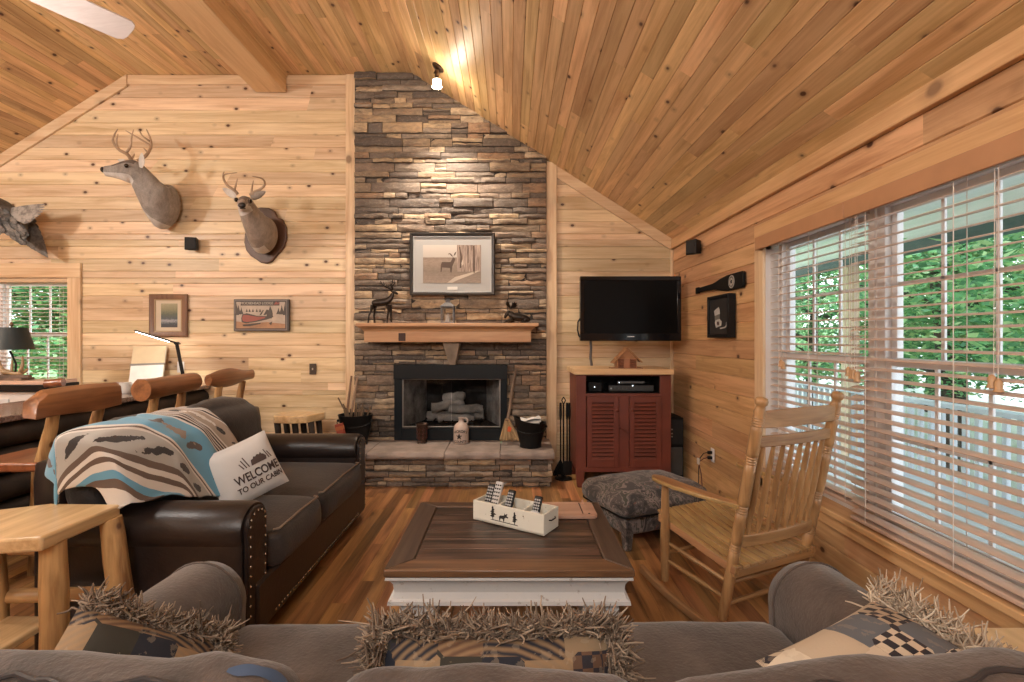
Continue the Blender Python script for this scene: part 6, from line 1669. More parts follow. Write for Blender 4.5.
# bottle-shaped board
bt = thing('bottle_sign', 'long black bottle shaped board with round white label above the shadow box', 'sign', (XR-.02, 4.1, 1.88))
yb0, yb1 = 3.655, 4.60
def by(q): return yb0+(yb1-yb0)*q
zc0, zc1 = 1.4+(338-280.3)*3.75/500, 1.4+(338-283)*4.6/500
prof = [(0,.048),(.02,.062),(.30,.062),(.42,.050),(.52,.034),(.60,.026),(.93,.020),(.935,.028),(1,.028)]
top_ = [(by(q), zc0+(zc1-zc0)*q*.0+h_) for q, h_ in prof]; bot_ = [(by(q), zc0-h_) for q, h_ in reversed(prof)]
mb = MB(); mb.prism(top_+bot_, (XR-.008,0,0), (0,1,0), (0,0,1), (-.022,0,0)); mb.obj('board', black_matte, bt, bevel=.005)
mb = MB(); mb.lathe([(.050,0),(.050,.003),(.001,.0032)], T=Matrix.Translation((XR-.030, by(.20), zc0)) @ Matrix.Rotation(-math.pi/2, 4, 'Y'), n=28); lb = mb.obj('round_label', simple('label_white', (.50,.47,.43), .5), bt)
mb = MB()
for k in range(26):
    a = 2*math.pi*k/26; r0_ = .036; mb.box((XR-.0335, by(.20)+math.cos(a)*r0_, zc0+math.sin(a)*r0_), (.002,.0035,.011), (-(a-math.pi/2)*-1,0,0))
mb.prism([(.020*(1 if k % 2 == 0 else .5)*math.cos(k*math.pi/5), .020*(1 if k % 2 == 0 else .5)*math.sin(k*math.pi/5)) for k in range(10)], (XR-.0332, by(.20), zc0), (0,1,0), (0,0,1), (-.002,0,0))
mb.obj('label_marks', darkink, lb, smooth=False)
# wall speakers
def wspeaker(label, c, T):
    g = thing('wall_speaker', label, 'speaker', T.translation, rot=T.to_3x3())
    mb = MB(); mb.loft([[(i*w_, y_, j*h_) for i, j in ((-1,-1),(1,-1),(1,1),(-1,1))] for y_, w_, h_ in ((-.03,.045,.060),(-.11,.058,.066),(-.115,.056,.064))]); mb.obj('case', black_plastic, g, local=True, bevel=.005)
    mb = MB(); mb.b(-.050, .050, -.122, -.114, -.058, .058); mb.obj('grille', simple('speaker_grille', (.022,.022,.023), .9), g, local=True, bevel=.006)
    mb = MB(); mb.b(-.02, .02, -.035, 0, -.03, .03); mb.obj('bracket', black_iron, g, local=True)
wspeaker('small black speaker on the pine wall between the deer heads', None, Matrix.Translation((PX(192.5, 5.27), YB-.009, PZ(244.5, 5.27))) @ Matrix.Rotation(math.radians(8), 4, 'Z'))
wspeaker('small black speaker up in the corner above the television', None, Matrix.Translation((XR-.009, 4.55, PZ(248, 4.55))) @ Matrix.Rotation(math.radians(-62), 4, 'Z'))
# switch and outlets
def plate(name, label, cat, T, mt, kind):
    g = thing(name, label, cat, T.translation, rot=T.to_3x3())
    mb = MB(); mb.b(-.037, .037, -.006, 0, -.058, .058); mb.obj('cover_plate', mt, g, local=True, bevel=.003)
    if kind == 'switch': mb = MB(); mb.b(-.006, .006, -.018, -.006, -.010, .012); mb.obj('toggle', simple('toggle_ivory', (.55,.50,.42), .4), g, local=True, bevel=.002)
    else:
        for z in (-.022, .022):
            mb = MB(); mb.lathe([(.016,0),(.016,.002),(.001,.0022)], T=Matrix.Translation((0,-.006,z)) @ Matrix.Rotation(math.pi/2, 4, 'X'), n=16); so = mb.obj('socket', white_vinyl, g, local=True)
            mb = MB(); mb.b(-.007,-.005,-.0088,-.008,z-.005,z+.005); mb.b(.005,.007,-.0088,-.008,z-.005,z+.005); mb.obj('slots', black_matte, so, local=True)
    return g
plate('light_switch', 'dark brown light switch plate on the pine wall near the chimney', 'light switch', Matrix.Translation((PX(313.3, YB), YB-.009, PZ(369, YB))), simple('plate_bronze', (.06,.040,.028), .5, .2), 'switch')
plate('wall_outlet', 'white outlet plate on the pine wall behind the desk lamp', 'outlet', Matrix.Translation((PX(181.5, YB), YB-.009, PZ(367, YB))), white_vinyl, 'outlet')
TO = Matrix.Translation((XR-.009, 4.25, .405)) @ Matrix.Rotation(math.radians(-90), 4, 'Z')
plate('wall_outlet', 'white outlet on the window wall with two black plugs in it', 'outlet', TO, white_vinyl, 'outlet')
for k, (lab, z, mid, col_) in enumerate((('black power cord looping from the upper socket on the window wall', .427, (1.60,4.36,.30), (.012,.012,.012)), ('dark red power cord hanging from the lower socket on the window wall', .383, (1.62,4.22,.25), (.10,.015,.015)))):
    g = thing('power_cord', lab, 'power cord', (XR-.06, 4.25, 0))
    mb = MB(); mb.rbox(XR-.058, XR-.0165, 4.238, 4.262, z-.014, z+.014, .008, N=4); mb.obj('plug', black_plastic, g)
    mb = MB(); mb.tube([(XR-.055,4.25,z), (XR-.085,4.26,z-.01), (XR-.10,4.30+.03*k,z-.06), (XR-.10,4.33-.06*k,z-.15), (XR-.10,4.34-.10*k,.08), (XR-.09,4.36-.12*k,.012), (XR-.06,4.6-.1*k,.010)], .004, 7); mb.obj('wire', simple('cord_col%d' % k, col_, .5), g)
    if k == 0: mb = MB(); mb.b(XR-.118, XR-.108, 4.285, 4.325, .315, .365); mb.obj('warning_tag', simple('tag_white', (.62,.60,.56), .7), g)

# ================================================================== taxidermy
hidef = NT('deer_hide'); hc = hidef.coord()
def fur(name, a, b_):
    t = NT(name); c = t.coord(); n = t.noise(t.mapping(c, (1,1,.5)), 22, 5, .7, .4); n2 = t.noise(c, 140, 3, .6)
    t.bump(n2, .5, .004)
    return t.fin(t.ramp(t.math('ADD', t.math('MULTIPLY', n, .7), t.math('MULTIPLY', n2, .3)), [(.34, a), (.66, b_)]), .85, **{'Sheen Weight': .1})
fur_g = fur('grey_hide', (.18,.155,.137), (.38,.34,.305)); fur_w = fur('white_throat', (.46,.42,.38), (.68,.64,.60)); fur_b = fur('brown_hide', (.20,.155,.122), (.38,.31,.255)); fur_d = fur('dark_forehead', (.07,.052,.042), (.17,.13,.105))
antler_m = simple('antler_bone', (.42,.29,.19), .45, var=.35, vs=9); antler_d = simple('antler_base', (.16,.095,.06), .6, var=.4)
eye_m = simple('glass_eye', (.010,.007,.005), .05, var=0); nose_m = simple('nose_black', (.014,.012,.012), .35, var=.2)
def ring_at(c, d, up, a, b_, n=18):
    d = V(d).normalized(); u = V(up); u = (u-d*u.dot(d)).normalized(); w = d.cross(u).normalized()
    return [V(c)+w*(math.cos(2*math.pi*k/n)*a)+u*(math.sin(2*math.pi*k/n)*b_) for k in range(n)]
def deer(label, secs, mf, head, ears, antlers, hide, plaque=None):
    base = V(secs[0][0]); g = thing('deer_mount', label, 'deer head', (base.x, YB-.009, base.z), group='mounted whitetail heads')
    mb = MB(); rings = []
    for (c, d, up, a, b_) in secs: rings.append(ring_at(c, d, up, a, b_))
    mb.loft(rings, mf=mf); mb.obj('body', [hide, fur_w, fur_d], g, sub=2)
    f, u = V(head['f']).normalized(), V(head['u']).normalized(); s = f.cross(u).normalized(); nose = V(head['nose'])
    mb = MB(); mb.ell((0,0,0), (.036,.024,.027), 12, 8, T=Matrix.Translation(nose) @ Matrix((s, f, u)).transposed().to_4x4()); mb.obj('nose', nose_m, g)
    mb = MB(); mb.tube([nose-f*.012-u*.026+s*q for q in (-.026,-.014,0,.014,.026)], .005, 6); mb.obj('mouth', nose_m, g)
    for e in head['eyes']:
        mb = MB(); mb.ell(e, .021, 12, 8); eo = mb.obj('eye', eye_m, g)
        mb = MB(); n_ = (V(e)-V(head['skull'])).normalized(); mb.tube([V(e)+n_*.005+(f*math.cos(q)*.023+u*math.sin(q)*.016) for q in [2*math.pi*k/12 for k in range(13)]], .0032, 6); mb.obj('eyelid', hide, eo)
    for (b_, t_, w_, side) in ears:
        b_, t_ = V(b_), V(t_); d = (t_-b_); sd = V(side).normalized(); sd = (sd-d.normalized()*sd.dot(d.normalized())).normalized(); nn_ = d.normalized().cross(sd)
        mb = MB(); rings = []
        for q, k in ((0,.45),(.15,.75),(.4,1),(.65,.85),(.85,.5),(1,.08)):
            c = b_+d*q; rings.append([c+sd*(w_*k), c+sd*(w_*k*.5)+nn_*(w_*k*.38), c-sd*(w_*k*.5)+nn_*(w_*k*.38), c-sd*(w_*k), c-sd*(w_*k*.5)+nn_*(w_*k*.62), c+sd*(w_*k*.5)+nn_*(w_*k*.62)])
        mb.loft(rings, mf=lambda i, j: 1 if j in (0,1,2) else 0); mb.obj('ear', [hide, fur_w], g, sub=1)
    for an in antlers:
        mb = MB()
        for (pts, r0, r1) in an:
            n = len(pts); P_ = [V(p) for p in pts]
            # smooth the tine
            out = []
            for i in range(n-1):
                p0, p1, p2, p3 = P_[max(i-1,0)], P_[i], P_[i+1], P_[min(i+2, n-1)]
                for k in range(4):
                    q = k/4; out.append(.5*((2*p1)+(p2-p0)*q+(2*p0-5*p1+4*p2-p3)*q*q+(3*p1-p0-3*p2+p3)*q**3))
            out.append(P_[-1]); N = len(out)
            mb.tube(out, [1.25*(r0+(r1-r0)*(i/(N-1))**1.3) for i in range(N)], 8, jit=.05)
        mb.obj('antler', antler_m, g)
    if plaque: plaque(g)
    return g
# deer looking along the wall
up0 = (0, -.35, .94)
def S(px, py, Y, d, up, a, b_): return (P(px, py, Y), d, up, a, b_)
secs = [S(166,207,5.318,(0,-1,.05),(0,0,1),.165,.245), S(165.5,207,5.24,(-.05,-1,.08),(0,0,1),.172,.250), S(162.5,206,5.12,(-.35,-.9,.3),(.1,.1,1),.160,.235), S(158,202,5.04,(-.6,-.55,.6),(.5,-.2,.75),.135,.190), S(152,194,4.99,(-.6,-.3,.75),(.7,-.1,.6),.108,.152), S(145.5,185,4.95,(-.6,-.28,.75),(.75,-.1,.55),.092,.128), S(140.5,178,4.92,(-.65,-.3,.62),(.65,-.1,.72),.084,.116),
        S(134.5,171.6,4.89,(-.9,-.3,.25),(.22,-.1,1),.084,.120), S(128,171.2,4.855,(-.95,-.3,.02),(0,-.1,1),.078,.112), S(120.5,171.0,4.825,(-.95,-.3,-.03),(0,-.1,1),.060,.084), S(113,171.4,4.80,(-.95,-.3,-.06),(0,-.1,1),.047,.058), S(107,171.2,4.78,(-.95,-.3,-.06),(0,-.1,1),.043,.050), S(103.5,171.0,4.77,(-.95,-.3,-.06),(0,-.1,1),.038,.044)]
def mf1(i, j):
    a = 2*math.pi*(j+.5)/18; low = math.sin(a) < -.55
    if i >= 9 and math.sin(a) < -.3: return 1
    if 6 <= i <= 8 and math.sin(a) < -.45: return 1
    if i <= 3 and math.sin(a) < -.8: return 1
    if i in (7, 8, 9) and math.sin(a) > .6: return 2
    return 0
Yh = 4.88
hp = lambda px, py, dy=0: P(px, py, Yh+dy)
deer('grey whitetail head turned in profile toward the window end of the wall', secs, mf1,
     dict(f=(-.95,-.3,-.06), u=(0,-.1,1), nose=P(103.4,169.8,4.765), skull=P(129,167,4.86), eyes=[P(126.6,165.8,4.79), P(124.5,163.8,4.92)]),
     [(hp(140.5,168,-.05), hp(141.8,152.4,-.09), .040, (.9,-.1,0)), (hp(126,161.8,.08), hp(117.5,159.8,.14), .028, (.2,.2,1))],
     [[([hp(131.5,161,-.01), hp(127.5,154.5,-.06), hp(119.5,150,-.10), hp(114,143.5,-.14), hp(113.2,137.5,-.16), hp(117.5,129.0,-.15)], .014, .004), ([hp(126.5,152.5,-.07), hp(130.5,146,-.10), hp(131.5,138,-.12), hp(133.5,129.5,-.12)], .010, .003), ([hp(117.8,148.5,-.12), hp(116.5,141,-.15), hp(118,134,-.15)], .008, .003), ([hp(131,159.5,0), hp(133.5,156,-.02), hp(134.3,153.5,-.03)], .008, .003)],
      [([hp(137.5,161,.05), hp(146,155.5,.08), hp(151,147,.12), hp(150.5,139,.14), hp(146.5,129.5,.15)], .014, .004), ([hp(150.3,146,.12), hp(143,141,.12), hp(134,135.5,.10), hp(125.5,130.5,.08)], .010, .003), ([hp(149.5,141,.14), hp(142.5,136,.16), hp(139.5,130.5,.17)], .008, .003), ([hp(147.3,152,.10), hp(143.5,148,.10)], .007, .003)]],
     fur_g)
# deer facing the room on a plaque
secs = [S(264,236,5.30,(0,-1,0),(0,0,1),.150,.190), S(263.5,235.5,5.20,(0,-1,.05),(0,0,1),.160,.205), S(261,233,5.09,(-.25,-.9,.3),(0,.3,1),.148,.190), S(256.5,226,4.99,(-.4,-.7,.6),(.1,.6,.8),.120,.150), S(251.5,217.5,4.92,(-.4,-.6,.7),(.1,.7,.7),.095,.118), S(247.8,210,4.87,(-.3,-.6,.75),(.1,.8,.6),.082,.100), S(245.2,204.6,4.82,(-.15,-.9,.35),(.05,.3,.95),.078,.088),
        S(243.6,203.2,4.75,(-.08,-1,-.05),(0,0,1),.070,.076), S(242.8,203.4,4.68,(-.06,-1,-.08),(0,0,1),.054,.060), S(242.3,204.2,4.61,(-.05,-1,-.08),(0,0,1),.040,.046), S(242.0,205,4.55,(-.05,-1,-.06),(0,0,1),.034,.038), S(241.9,205.4,4.52,(-.05,-1,-.06),(0,0,1),.024,.026)]
def mf2(i, j):
    a = 2*math.pi*(j+.5)/18
    if i >= 8 and math.sin(a) < -.15: return 1
    if 5 <= i <= 7 and math.sin(a) < -.25: return 1
    if i <= 1 and math.sin(a) < -.8: return 1
    if i in (6, 7, 8) and math.sin(a) > .65: return 2
    return 0
Yh2 = 4.82
h2 = lambda px, py, dy=0: P(px, py, Yh2+dy)
wal = simple('walnut_plaque', (.085,.036,.018), .35, var=.35, vs=5)
def plaque(g):
    mb = MB(); y_ = YB-.009; ol = [(253,210),(262,208),(270,208.5),(276,212),(279,218),(284,220),(287.5,228),(288,238),(285.5,247),(281,253),(277,257),(273,262),(268,264),(262,263),(257,259.5),(252,256.5),(247.5,251),(245.5,243),(246,235),(248,228),(249,220)]
    pts = [(PX(a, y_), PZ(b_, y_)) for a, b_ in ol]
    mb.prism(pts, (0, y_, 0), (1,0,0), (0,0,1), (0,-.032,0)); mb.obj('plaque', wal, g, bevel=.010, seg=3)
deer('brown whitetail head facing the room on a walnut plaque', secs, mf2,
     dict(f=(-.05,-1,-.06), u=(0,0,1), nose=P(241.9,205.2,4.51), skull=P(243.6,203.2,4.75), eyes=[P(236.4,199.8,4.71), P(250.0,201.2,4.70)]),
     [(h2(236.0,197.5,0), h2(222.2,188.0,-.03), .044, (0,-.35,1)), (h2(251.0,198.5,0), h2(266.0,191.2,-.03), .044, (0,-.35,1))],
     [[([h2(237.5,194), h2(234,190,-.01), h2(228,186,-.03), h2(224,180,-.06), h2(223.6,175.5,-.10), h2(228,173.6,-.16), h2(237,172.6,-.20)], .012, .003), ([h2(234.5,190.5), h2(236,184,-.03), h2(237.6,178.5,-.03)], .008, .003), ([h2(224,180,-.06), h2(223,175,-.03), h2(224.2,171.5,-.02)], .007, .003)],
      [([h2(250,195), h2(254,192,-.01), h2(260,189.5,-.03), h2(264.5,185,-.06), h2(263.5,180,-.10), h2(259,177.5,-.15), h2(252,176,-.20)], .012, .003), ([h2(251.5,193.5), h2(252,187,-.03), h2(253.5,180.5,-.03)], .008, .003), ([h2(264.3,185,-.06), h2(265,181,-.03)], .007, .003)]],
     fur_b, plaque)
# turkey on the wing
feath = NT('barred_feather'); fc = feath.sep(feath.coord('UV')); ri = feath.island()
def feather_m(name, a, b_, k):
    t = NT(name); c = t.coord(); n = t.noise(c, 60, 3, .7); ri = t.island(); col = t.mix(ri, a, b_); col = t.mix(t.ramp(t.noise(c, k, 3, .7), [(.42,(0,0,0)),(.62,(.7,.7,.7))]), col, (.05,.042,.036)); return t.fin(col, .6)
fe_d = feather_m('dark_plumage', (.03,.025,.022), (.20,.17,.145), 30); fe_w = feather_m('wing_plumage', (.10,.085,.072), (.36,.315,.275), 14)
tk = thing('turkey_mount', 'flying turkey mount with spread wing at the edge of the view above the window', 'bird mount', P(2, 215, 5.1))
def feather(mb, a, b_, w, nrm, m=0):
    a, b_ = V(a), V(b_); d = b_-a; n_ = V(nrm).normalized(); s = d.normalized().cross(n_).normalized()
    rings = []
    for q, k in ((0,.25),(.2,.8),(.5,1),(.8,.95),(.94,.65),(1,.12)):
        c = a+d*q+n_*(.010*math.sin(q*math.pi)); rings.append([c+s*w*k, c+n_*.004*k, c-s*w*k, c-n_*.004*k])
    mb.loft(rings, m)
t_ = lambda px, py, Y: P(px, py, Y)
mb = MB(); mb.tube([t_(-28,204,4.90), t_(-14,206,4.94), t_(-2,212,4.98), t_(8,220,5.01), t_(17,229,5.04), t_(24,236,5.06)], [(.06,.05),(.13,.11),(.15,.13),(.14,.11),(.11,.07),(.05,.03)], 16); mb.obj('body', fe_d, tk, sub=1)
mb = MB()
for k in range(150):
    q = R.random(); x = -18+38*q; y_ = 203+30*q+R.uniform(-12,12)*(1-.35*q); a = t_(x, y_, 4.87+.10*q+R.uniform(-.03,.02)); feather(mb, a, a+V((.075,.005,-.07))+V((R.uniform(-.02,.02),0,R.uniform(-.02,.02))), .020, (0,-1,.2))
mb.obj('body_feathers', fe_d, tk)
ends = [(20,239),(23.5,242),(27,244.5),(30.5,247),(34,249.5),(37.5,251.5),(41,253.5),(44.5,255.5),(48,257.5),(47.5,254),(46.8,250.5),(45.8,247),(44.6,243),(43,238.5),(41,233.5),(38.5,228),(36.5,222)]
for k, (ex, ey) in enumerate(ends):
    f = k/(len(ends)-1); a = t_(9+17*f, 226-9*f, 5.03+.007*k); mb = MB(); feather(mb, a, t_(ex, ey, 5.09+.006*k), .024, (0,-1,.05)); mb.obj('tail_feather', fe_d, tk)
wends = [(45,204.5),(45,207),(44.5,209.5),(43,212),(41,214.5),(38.5,216.5),(36,218.5),(33.5,220.5),(31,222),(28.5,223),(26,223.5)]
for k, (ex, ey) in enumerate(wends):
    f = k/(len(wends)-1); a = t_(7+6*f, 209.5+7*f, 4.97-.004*k); mb = MB(); feather(mb, a, t_(ex, ey, 5.00-.006*k), .0135, (0,-1,.1)); mb.obj('wing_feather', fe_w, tk)
for k in range(9):
    f = k/8; a = t_(8-3*f, 224+6*f, 4.94); e_ = t_(-16+3*f, 232+8*f, 4.86-.004*k); mb = MB(); feather(mb, a, e_, .036, (0,-1,.1)); mb.obj('wing_feather', fe_w, tk)

# ================================================================== lamps and things on the bar
tl = thing('table_lamp', 'antler table lamp with black drum shade by the small window', 'lamp', (PX(13, 4.5), 4.5, PZ(381, 4.5)))
Yl = 4.48; c_ = V((PX(12.5, Yl), Yl, PZ(380.5, Yl)))
lz = lambda py: PZ(py, Yl)
mb = MB(); log(mb, (PX(-8, Yl), Yl, lz(376.8)), (PX(30, Yl), Yl, lz(376.6)), .020, .020, 12, 7, .004); mb.b(PX(-6,Yl), PX(28,Yl), Yl-.06, Yl+.06, lz(379.9), lz(377.6)); mb.obj('base', simple('driftwood', (.15,.10,.075), .8, var=.5, vs=12), tl)
for (pts, r0) in (([(2,374),(5,371),(12,373.5),(20,374),(27,371),(28,367)], .030), ([(6,373),(1,369),(-1,364),(0.5,360)], .024), ([(19,373),(22,368),(23,361),(22.5,355)], .018), ([(12,372),(11.5,366),(12.5,359)], .014)):
    P_ = [P(a, b_, Yl-.02+.01*i) for i, (a, b_) in enumerate(pts)]; n = len(P_)
    mb = MB(); mb.tube(P_, [max(.004, r0*(1-i/(n-.3))**.7) for i in range(n)], 12); mb.obj('antler', simple('lamp_antler', (.42,.28,.15), .4, var=.4, vs=10), tl, sub=1)
mb = MB(); mb.tube([P(15.5,372,Yl), P(16,364,Yl), P(13,357,Yl), P(10,351,Yl)], .008, 8); mb.obj('stem', black_iron, tl)
shade = simple('black_shade', (.016,.024,.026), .55, var=.1)
sc_ = V((PX(11.5, Yl), Yl, 0)); z0, z1 = lz(349.5), lz(327.5)
mb = MB(); mb.lathe([(.160,z0),(.158,z0+.004),(.108,z1),(.104,z1),(.154,z0+.003),(.157,z0)], sc_, 36); mb.obj('lamp_shade', shade, tl, ang=60)
mb = MB(); mb.lathe([(.004,z1-.03),(.006,z1+.01),(.018,z1+.02),(.012,z1+.035),(.006,z1+.05),(.001,z1+.052)], sc_, 12); mb.tube([(sc_.x-.105,Yl,z1-.005),(sc_.x+.105,Yl,z1-.005)], .003, 5); mb.obj('finial', simple('finial_brown', (.16,.08,.04), .4), tl)

dl = thing('desk_lamp', 'slim black folding desk lamp glowing on the bar top', 'lamp', (PX(183, 4.75), 4.75, BZ))
Yd = 4.85
mb = MB(); b_ = V((PX(185.5, Yd), Yd, BZ)); mb.lathe([(.075,0),(.078,.006),(.07,.014),(.001,.016)], b_, 24); mb.obj('base', black_plastic, dl)
mb = MB(); e1 = P(176.6, 343.2, Yd); mb.bar(b_+V((0,0,.012)), e1, .030, .014, up=(0,1,0)); mb.obj('stem', black_plastic, dl, bevel=.003)
mb = MB(); e0 = P(135, 330.5, Yd-.10); mb.bar(e1+V((.035,.0,-.008)), e0, .042, .012, up=(0,0,1)); mb.obj('arm', black_plastic, dl, bevel=.003)
mb = MB(); d_ = (e0-e1); mb.bar(e1+d_*.18-V((0,0,.0085)), e1+d_*.97-V((0,0,.0085)), .030, .004, up=(0,0,1)); mb.obj('light_strip', emit('led_strip', (1,.95,.86), 14), dl)
mb = MB(); mb.tube([e1+V((0,-.024,0)), e1+V((0,.024,0))], .013, 12); mb.obj('hinge', black_iron, dl)
lb_ = thing('leaning_panel', 'pale two tone panel leaning on the pine wall under the desk lamp', 'panel', (PX(147, 5.2), 5.2, BZ))
a0_, a1_ = P(129, 385, 5.10), P(163, 383.5, 5.10); c0_, c1_ = P(134, 347, 5.26), P(167.5, 346, 5.26)
nrm = (a1_-a0_).cross(c0_-a0_).normalized(); nrm = nrm if nrm.y < 0 else -nrm
def quad(mb, u0, u1, v0, v1, th, m=0):
    f = lambda u, v: (a0_.lerp(a1_, u)).lerp(c0_.lerp(c1_, u), v)
    q = [f(u0,v0), f(u1,v0), f(u1,v1), f(u0,v1)]; mb.hexa([p-nrm*0 for p in q]+[p+nrm*th for p in q], m)
mb = MB(); quad(mb, 0, 1, 0, 1, .012); mb.obj('backing', simple('panel_back', (.55,.48,.38), .6), lb_, bevel=.002)
mb = MB(); quad(mb, .015, .985, .54, .985, .016); mb.obj('upper_leaf', simple('panel_tan', (.62,.50,.32), .35, var=.08), lb_)
mb = MB(); quad(mb, .015, .985, .02, .49, .016); mb.obj('lower_leaf', simple('panel_white', (.78,.77,.74), .4, var=.05, vs=16), lb_)
mb = MB(); quad(mb, -.01, 1.01, .485, .535, .02); mb.obj('divider_bar', simple('panel_grey', (.22,.20,.18), .4, .4), lb_, bevel=.002)
mb = MB(); mb.b(PX(128, 5.08), PX(165, 5.08), 5.03, 5.12, BZ, BZ+.018); mb.obj('foot_ledge', simple('ledge_brown', (.28,.2,.14), .5), lb_, bevel=.003)
for k, (px, w_, col_, lab) in enumerate(((117,.05,(.55,.42,.40),'small pinkish mug on the bar top near the leaning panel'),(125.5,.045,(.66,.65,.62),'small white cup on the bar top near the leaning panel'))):
    Yc = 4.5; c_ = V((PX(px, Yc), Yc, BZ)); g = thing('coffee_mug', lab, 'mug', c_)
    mb = MB(); mb.lathe([(w_*.8,0),(w_*.9,.006),(w_,.03),(w_,.095),(w_*.93,.095),(w_*.9,.02),(.001,.012)], c_, 20); mb.obj('cup', simple('mug%d' % k, col_, .3), g)
    mb = MB(); mb.tube([c_+V((w_*.95,0,.08)), c_+V((w_*1.5,0,.075)), c_+V((w_*1.55,0,.04)), c_+V((w_*.95,0,.025))], .007, 8); mb.obj('handle', simple('mugh%d' % k, col_, .3), g)
# coaster slice on the end table
cs = thing('wood_coaster', 'round log slice coaster on the end table by the window', 'coaster', (1.262, 1.155, EZ))
c_ = V((1.275, 1.16, EZ))
mb = MB(); mb.lathe([(.052,0),(.055,.004),(.055,.016),(.053,.018)], c_, 28); mb.obj('bark_ring', simple('bark_tan', (.42,.30,.17), .7, var=.3, vs=40), cs)
mb = MB(); mb.lathe([(.047,.010),(.047,.0195),(.001,.0197)], c_, 28); mb.obj('cut_face', simple('cut_face', (.60,.47,.30), .6, var=.15, vs=30), cs)

# cabin ornament on the media cabinet
ZC = PZ(369.3, YC-.04)
cbn = thing('cabin_ornament', 'tiny wooden log cabin ornament on top of the red cabinet', 'ornament', (PX(625, 4.8), 4.85, ZC))
Yc = 4.82; qx = lambda px: PX(px, Yc); qz = lambda py: PZ(py, Yc)
zb_ = ZC; 
def zz(py): return ZC+(363.5-py)*Yc/F
lgm = simple('mini_log', (.20,.075,.04), .6, var=.3, vs=30)
mb = MB()
mb.b(qx(615.5), qx(635.5), Yc-.05, Yc+.05, ZC, zz(352.5))
mb.prism([(qx(615.5), zz(353)), (qx(635.5), zz(353)), (qx(625.7), zz(344.5))], (0,Yc-.05,0), (1,0,0), (0,0,1), (0,.10,0)); mb.obj('walls', simple('mini_gable', (.42,.20,.09), .6, var=.15), cbn)
for k in range(5):
    z = ZC+.009+.018*k
    for (a, b_) in ((617,622.3),(628.6,634.5)): mb = MB(); mb.tube([(qx(a), Yc-.054, z), (qx(b_), Yc-.054, z)], .0085, 8); mb.obj('log', lgm, cbn)
mb = MB(); mb.b(qx(623), qx(628), Yc-.056, Yc-.05, ZC+.004, zz(354)); mb.obj('door', simple('mini_door', (.36,.16,.085), .6), cbn)
for (a, b_) in (((612,358.5),(626.6,343.2)), ((640.5,357.5),(625.2,343.2))):
    mb = MB(); p0 = V((qx(a[0]), Yc, zz(a[1]))); p1 = V((qx(b_[0]), Yc, zz(b_[1]))); mb.bar(p0, p1, .15, .010, up=(0,0,1)); mb.obj('roof', simple('mini_roof', (.38,.19,.085), .55, var=.2), cbn, bevel=.002)
mb = MB(); mb.b(qx(610), qx(641), Yc-.075, Yc+.06, ZC, ZC+.006); mb.obj('base', simple('mini_base', (.28,.12,.06), .6), cbn)

# ================================================================== ceiling things
fan = thing('ceiling_fan', 'pale bladed ceiling fan hanging from the ridge beam', 'ceiling fan', (-2.45, 1.88, 3.0))
fc_ = V((-2.45, 1.88, 3.0)); whitew = wood('fan_blade', (.56,.46,.42), (.70,.60,.56), 'X', .45, knots=.3, kscale=4, isl=False)
mb = MB(); mb.lathe([(.012,.0),(.012,.82)], fc_+V((0,0,.02)), 12); mb.obj('downrod', bronze, fan)
mb = MB(); mb.lathe([(.02,-.02),(.10,-.03),(.125,0),(.125,.07),(.09,.12),(.03,.15)], fc_, 28); mb.obj('motor', bronze, fan)
mb = MB(); mb.lathe([(.075,.0),(.07,.03),(.02,.06)], fc_+V((0,0,.80)), 20); mb.obj('canopy', bronze, fan)
a_tip = P(131, 33, 2.62)
base_a = math.atan2(a_tip.y-fc_.y, a_tip.x-fc_.x)
for k in range(5):
    a = base_a+k*2*math.pi/5; T_ = Matrix.Translation(fc_+V((0,0,.0))) @ Matrix.Rotation(a, 4, 'Z') @ Matrix.Rotation(math.radians(-11), 4, 'X')
    L1 = (a_tip-fc_).to_2d().length; w0, w1 = .065, .088
    pts = [(.19,-w0),(.30,-w0*1.1),(.62,-w1),(L1-.03,-w1),(L1-.008,-w1+.018),(L1,-w1+.05),(L1,w1-.05),(L1-.008,w1-.018),(L1-.03,w1),(.62,w1),(.30,w0*1.1),(.19,w0)]
    mb = MB(); b0 = len(mb.v); mb.prism(pts, (0,0,-.004), (1,0,0), (0,1,0), (0,0,.008)); mb.v = [T_ @ q for q in mb.v]; mb.obj('blade', whitew, fan, bevel=.002)
    mb = MB(); mb.bar((.10,0,.004), (.26,0,.012), .05, .01); mb.v = [T_ @ q for q in mb.v]; mb.obj('blade_iron', bronze, fan)
sl_ = thing('ceiling_spotlight', 'dark bronze spotlight with glowing glass on the sloped ceiling', 'spotlight', P(440, 65, 4.72))
nrm_c = V((-SL, 0, -1)).normalized()
cp = P(438.5, 61.5, 4.74); cp = V((cp.x, cp.y, ceil_z(cp.x)))
u_ = V((0,1,0)); w_ = nrm_c.cross(u_)
Tc = Matrix((u_, w_, nrm_c)).transposed().to_4x4(); Tc.translation = cp
mb = MB(); mb.lathe([(.062,0),(.062,.012),(.05,.022),(.03,.028),(.012,.034)], T=Tc, n=24); mb.obj('canopy', bronze, sl_)
hd = P(436.9, 76, 4.70)
mb = MB(); mb.tube([cp+nrm_c*.03, cp+nrm_c*.055+V((-.01,0,-.01)), V((hd.x, hd.y, hd.z+.055))], [.009,.008,.009], 8); mb.obj('swivel_arm', bronze, sl_)
mb = MB(); mb.lathe([(.012,.055),(.019,.05),(.019,-.03),(.022,-.034)], hd, 16); mb.obj('lamp_holder', bronze, sl_)
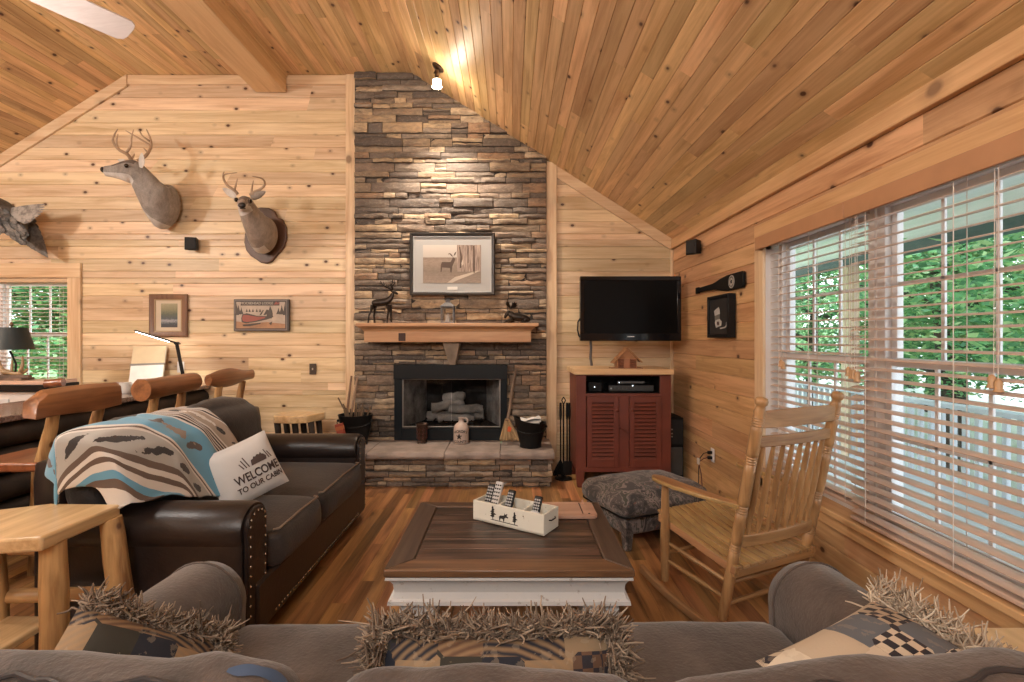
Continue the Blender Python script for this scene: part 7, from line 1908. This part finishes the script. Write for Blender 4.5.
mb = MB(); mb.lathe([(.022,-.034),(.038,-.040),(.040,-.075),(.046,-.105),(.043,-.105),(.036,-.07),(.001,-.05)], hd, 20); mb.obj('glass_shade', emit('lit_glass', (1,.86,.66), 16), sl_)
# ================================================================== light and camera
def lamp(name, kind, loc, power, col, size=.2, target=None, spot=None, blend=.5, sizey=None):
    l = bpy.data.lights.new(name, kind); l.energy = power; l.color = col
    if kind == 'AREA':
        l.size = size
        if sizey: l.shape = 'RECTANGLE'; l.size_y = sizey
    else: l.shadow_soft_size = size
    if kind == 'SPOT': l.spot_size = math.radians(spot); l.spot_blend = blend
    o = bpy.data.objects.new(name, l); COL.objects.link(o); o.location = loc
    if target is not None: o.rotation_euler = (V(target)-V(loc)).to_track_quat('-Z', 'Y').to_euler()
    return o
WARM, WHT = (1,.80,.60), (1,.955,.90)
lamp('spot_bulb', 'POINT', hd+V((.02,-.03,-.15)), 11, WARM, .05)
lamp('spot_beam', 'SPOT', hd+V((0,-.05,-.12)), 260, (1,.86,.70), .04, hd+V((.06,.50,-1.5)), 88, .9)
lamp('kitchen_light', 'POINT', (-5.5, 2.0, 2.9), 190, WHT, .16)
lamp('kitchen_light_b', 'POINT', (-5.2, -.6, 2.7), 110, WHT, .2)
lamp('fan_light', 'POINT', (-2.45, 1.88, 2.55), 60, WHT, .14)
lamp('fill_light', 'AREA', (-.6, -1.6, 3.3), 120, WHT, 2.0, (.3, 3.2, .6))  # unseen soft area lamp added behind the camera as fill
lamp('desk_led', 'SPOT', (e0+e1)/2+V((0,0,-.02)), 7, (1,.95,.86), .06, P(152, 385, 5.15), 130, .6)
w = bpy.data.worlds.new('sky'); SC.world = w; w.use_nodes = True
nt = w.node_tree; bg = nt.nodes['Background']
tc_ = nt.nodes.new('ShaderNodeTexCoord'); sp_ = nt.nodes.new('ShaderNodeSeparateXYZ'); rp = nt.nodes.new('ShaderNodeValToRGB')
nt.links.new(tc_.outputs['Generated'], sp_.inputs[0]); nt.links.new(sp_.outputs[2], rp.inputs[0]); nt.links.new(rp.outputs[0], bg.inputs[0])
rp.color_ramp.elements[0].position = 0; rp.color_ramp.elements[0].color = (.90,.97,.97,1); rp.color_ramp.elements[1].position = .6; rp.color_ramp.elements[1].color = (.62,.80,1,1)
bg.inputs[1].default_value = 4.2
sun = bpy.data.lights.new('sun', 'SUN'); sun.energy = 3.6; sun.angle = math.radians(25); sun.color = (1,.97,.9)
so = bpy.data.objects.new('sun', sun); COL.objects.link(so); so.rotation_euler = (math.radians(38), math.radians(-8), math.radians(150))

cam = bpy.data.cameras.new('camera'); co = bpy.data.objects.new('camera', cam); COL.objects.link(co)
co.location = (0, 0, H); co.rotation_euler = (math.pi/2, 0, 0)
cam.sensor_fit = 'HORIZONTAL'; cam.sensor_width = 36; cam.lens = F/1024*36
cam.shift_x = (512-CX)/1024; cam.shift_y = (CY-341)/1024
cam.clip_start = .05; cam.clip_end = 200
SC.camera = co
SC.view_settings.view_transform = 'Standard'; SC.view_settings.look = 'None'; SC.view_settings.gamma = 1.0
SC.view_settings.use_curve_mapping = False
SC.view_settings.exposure = 0.0
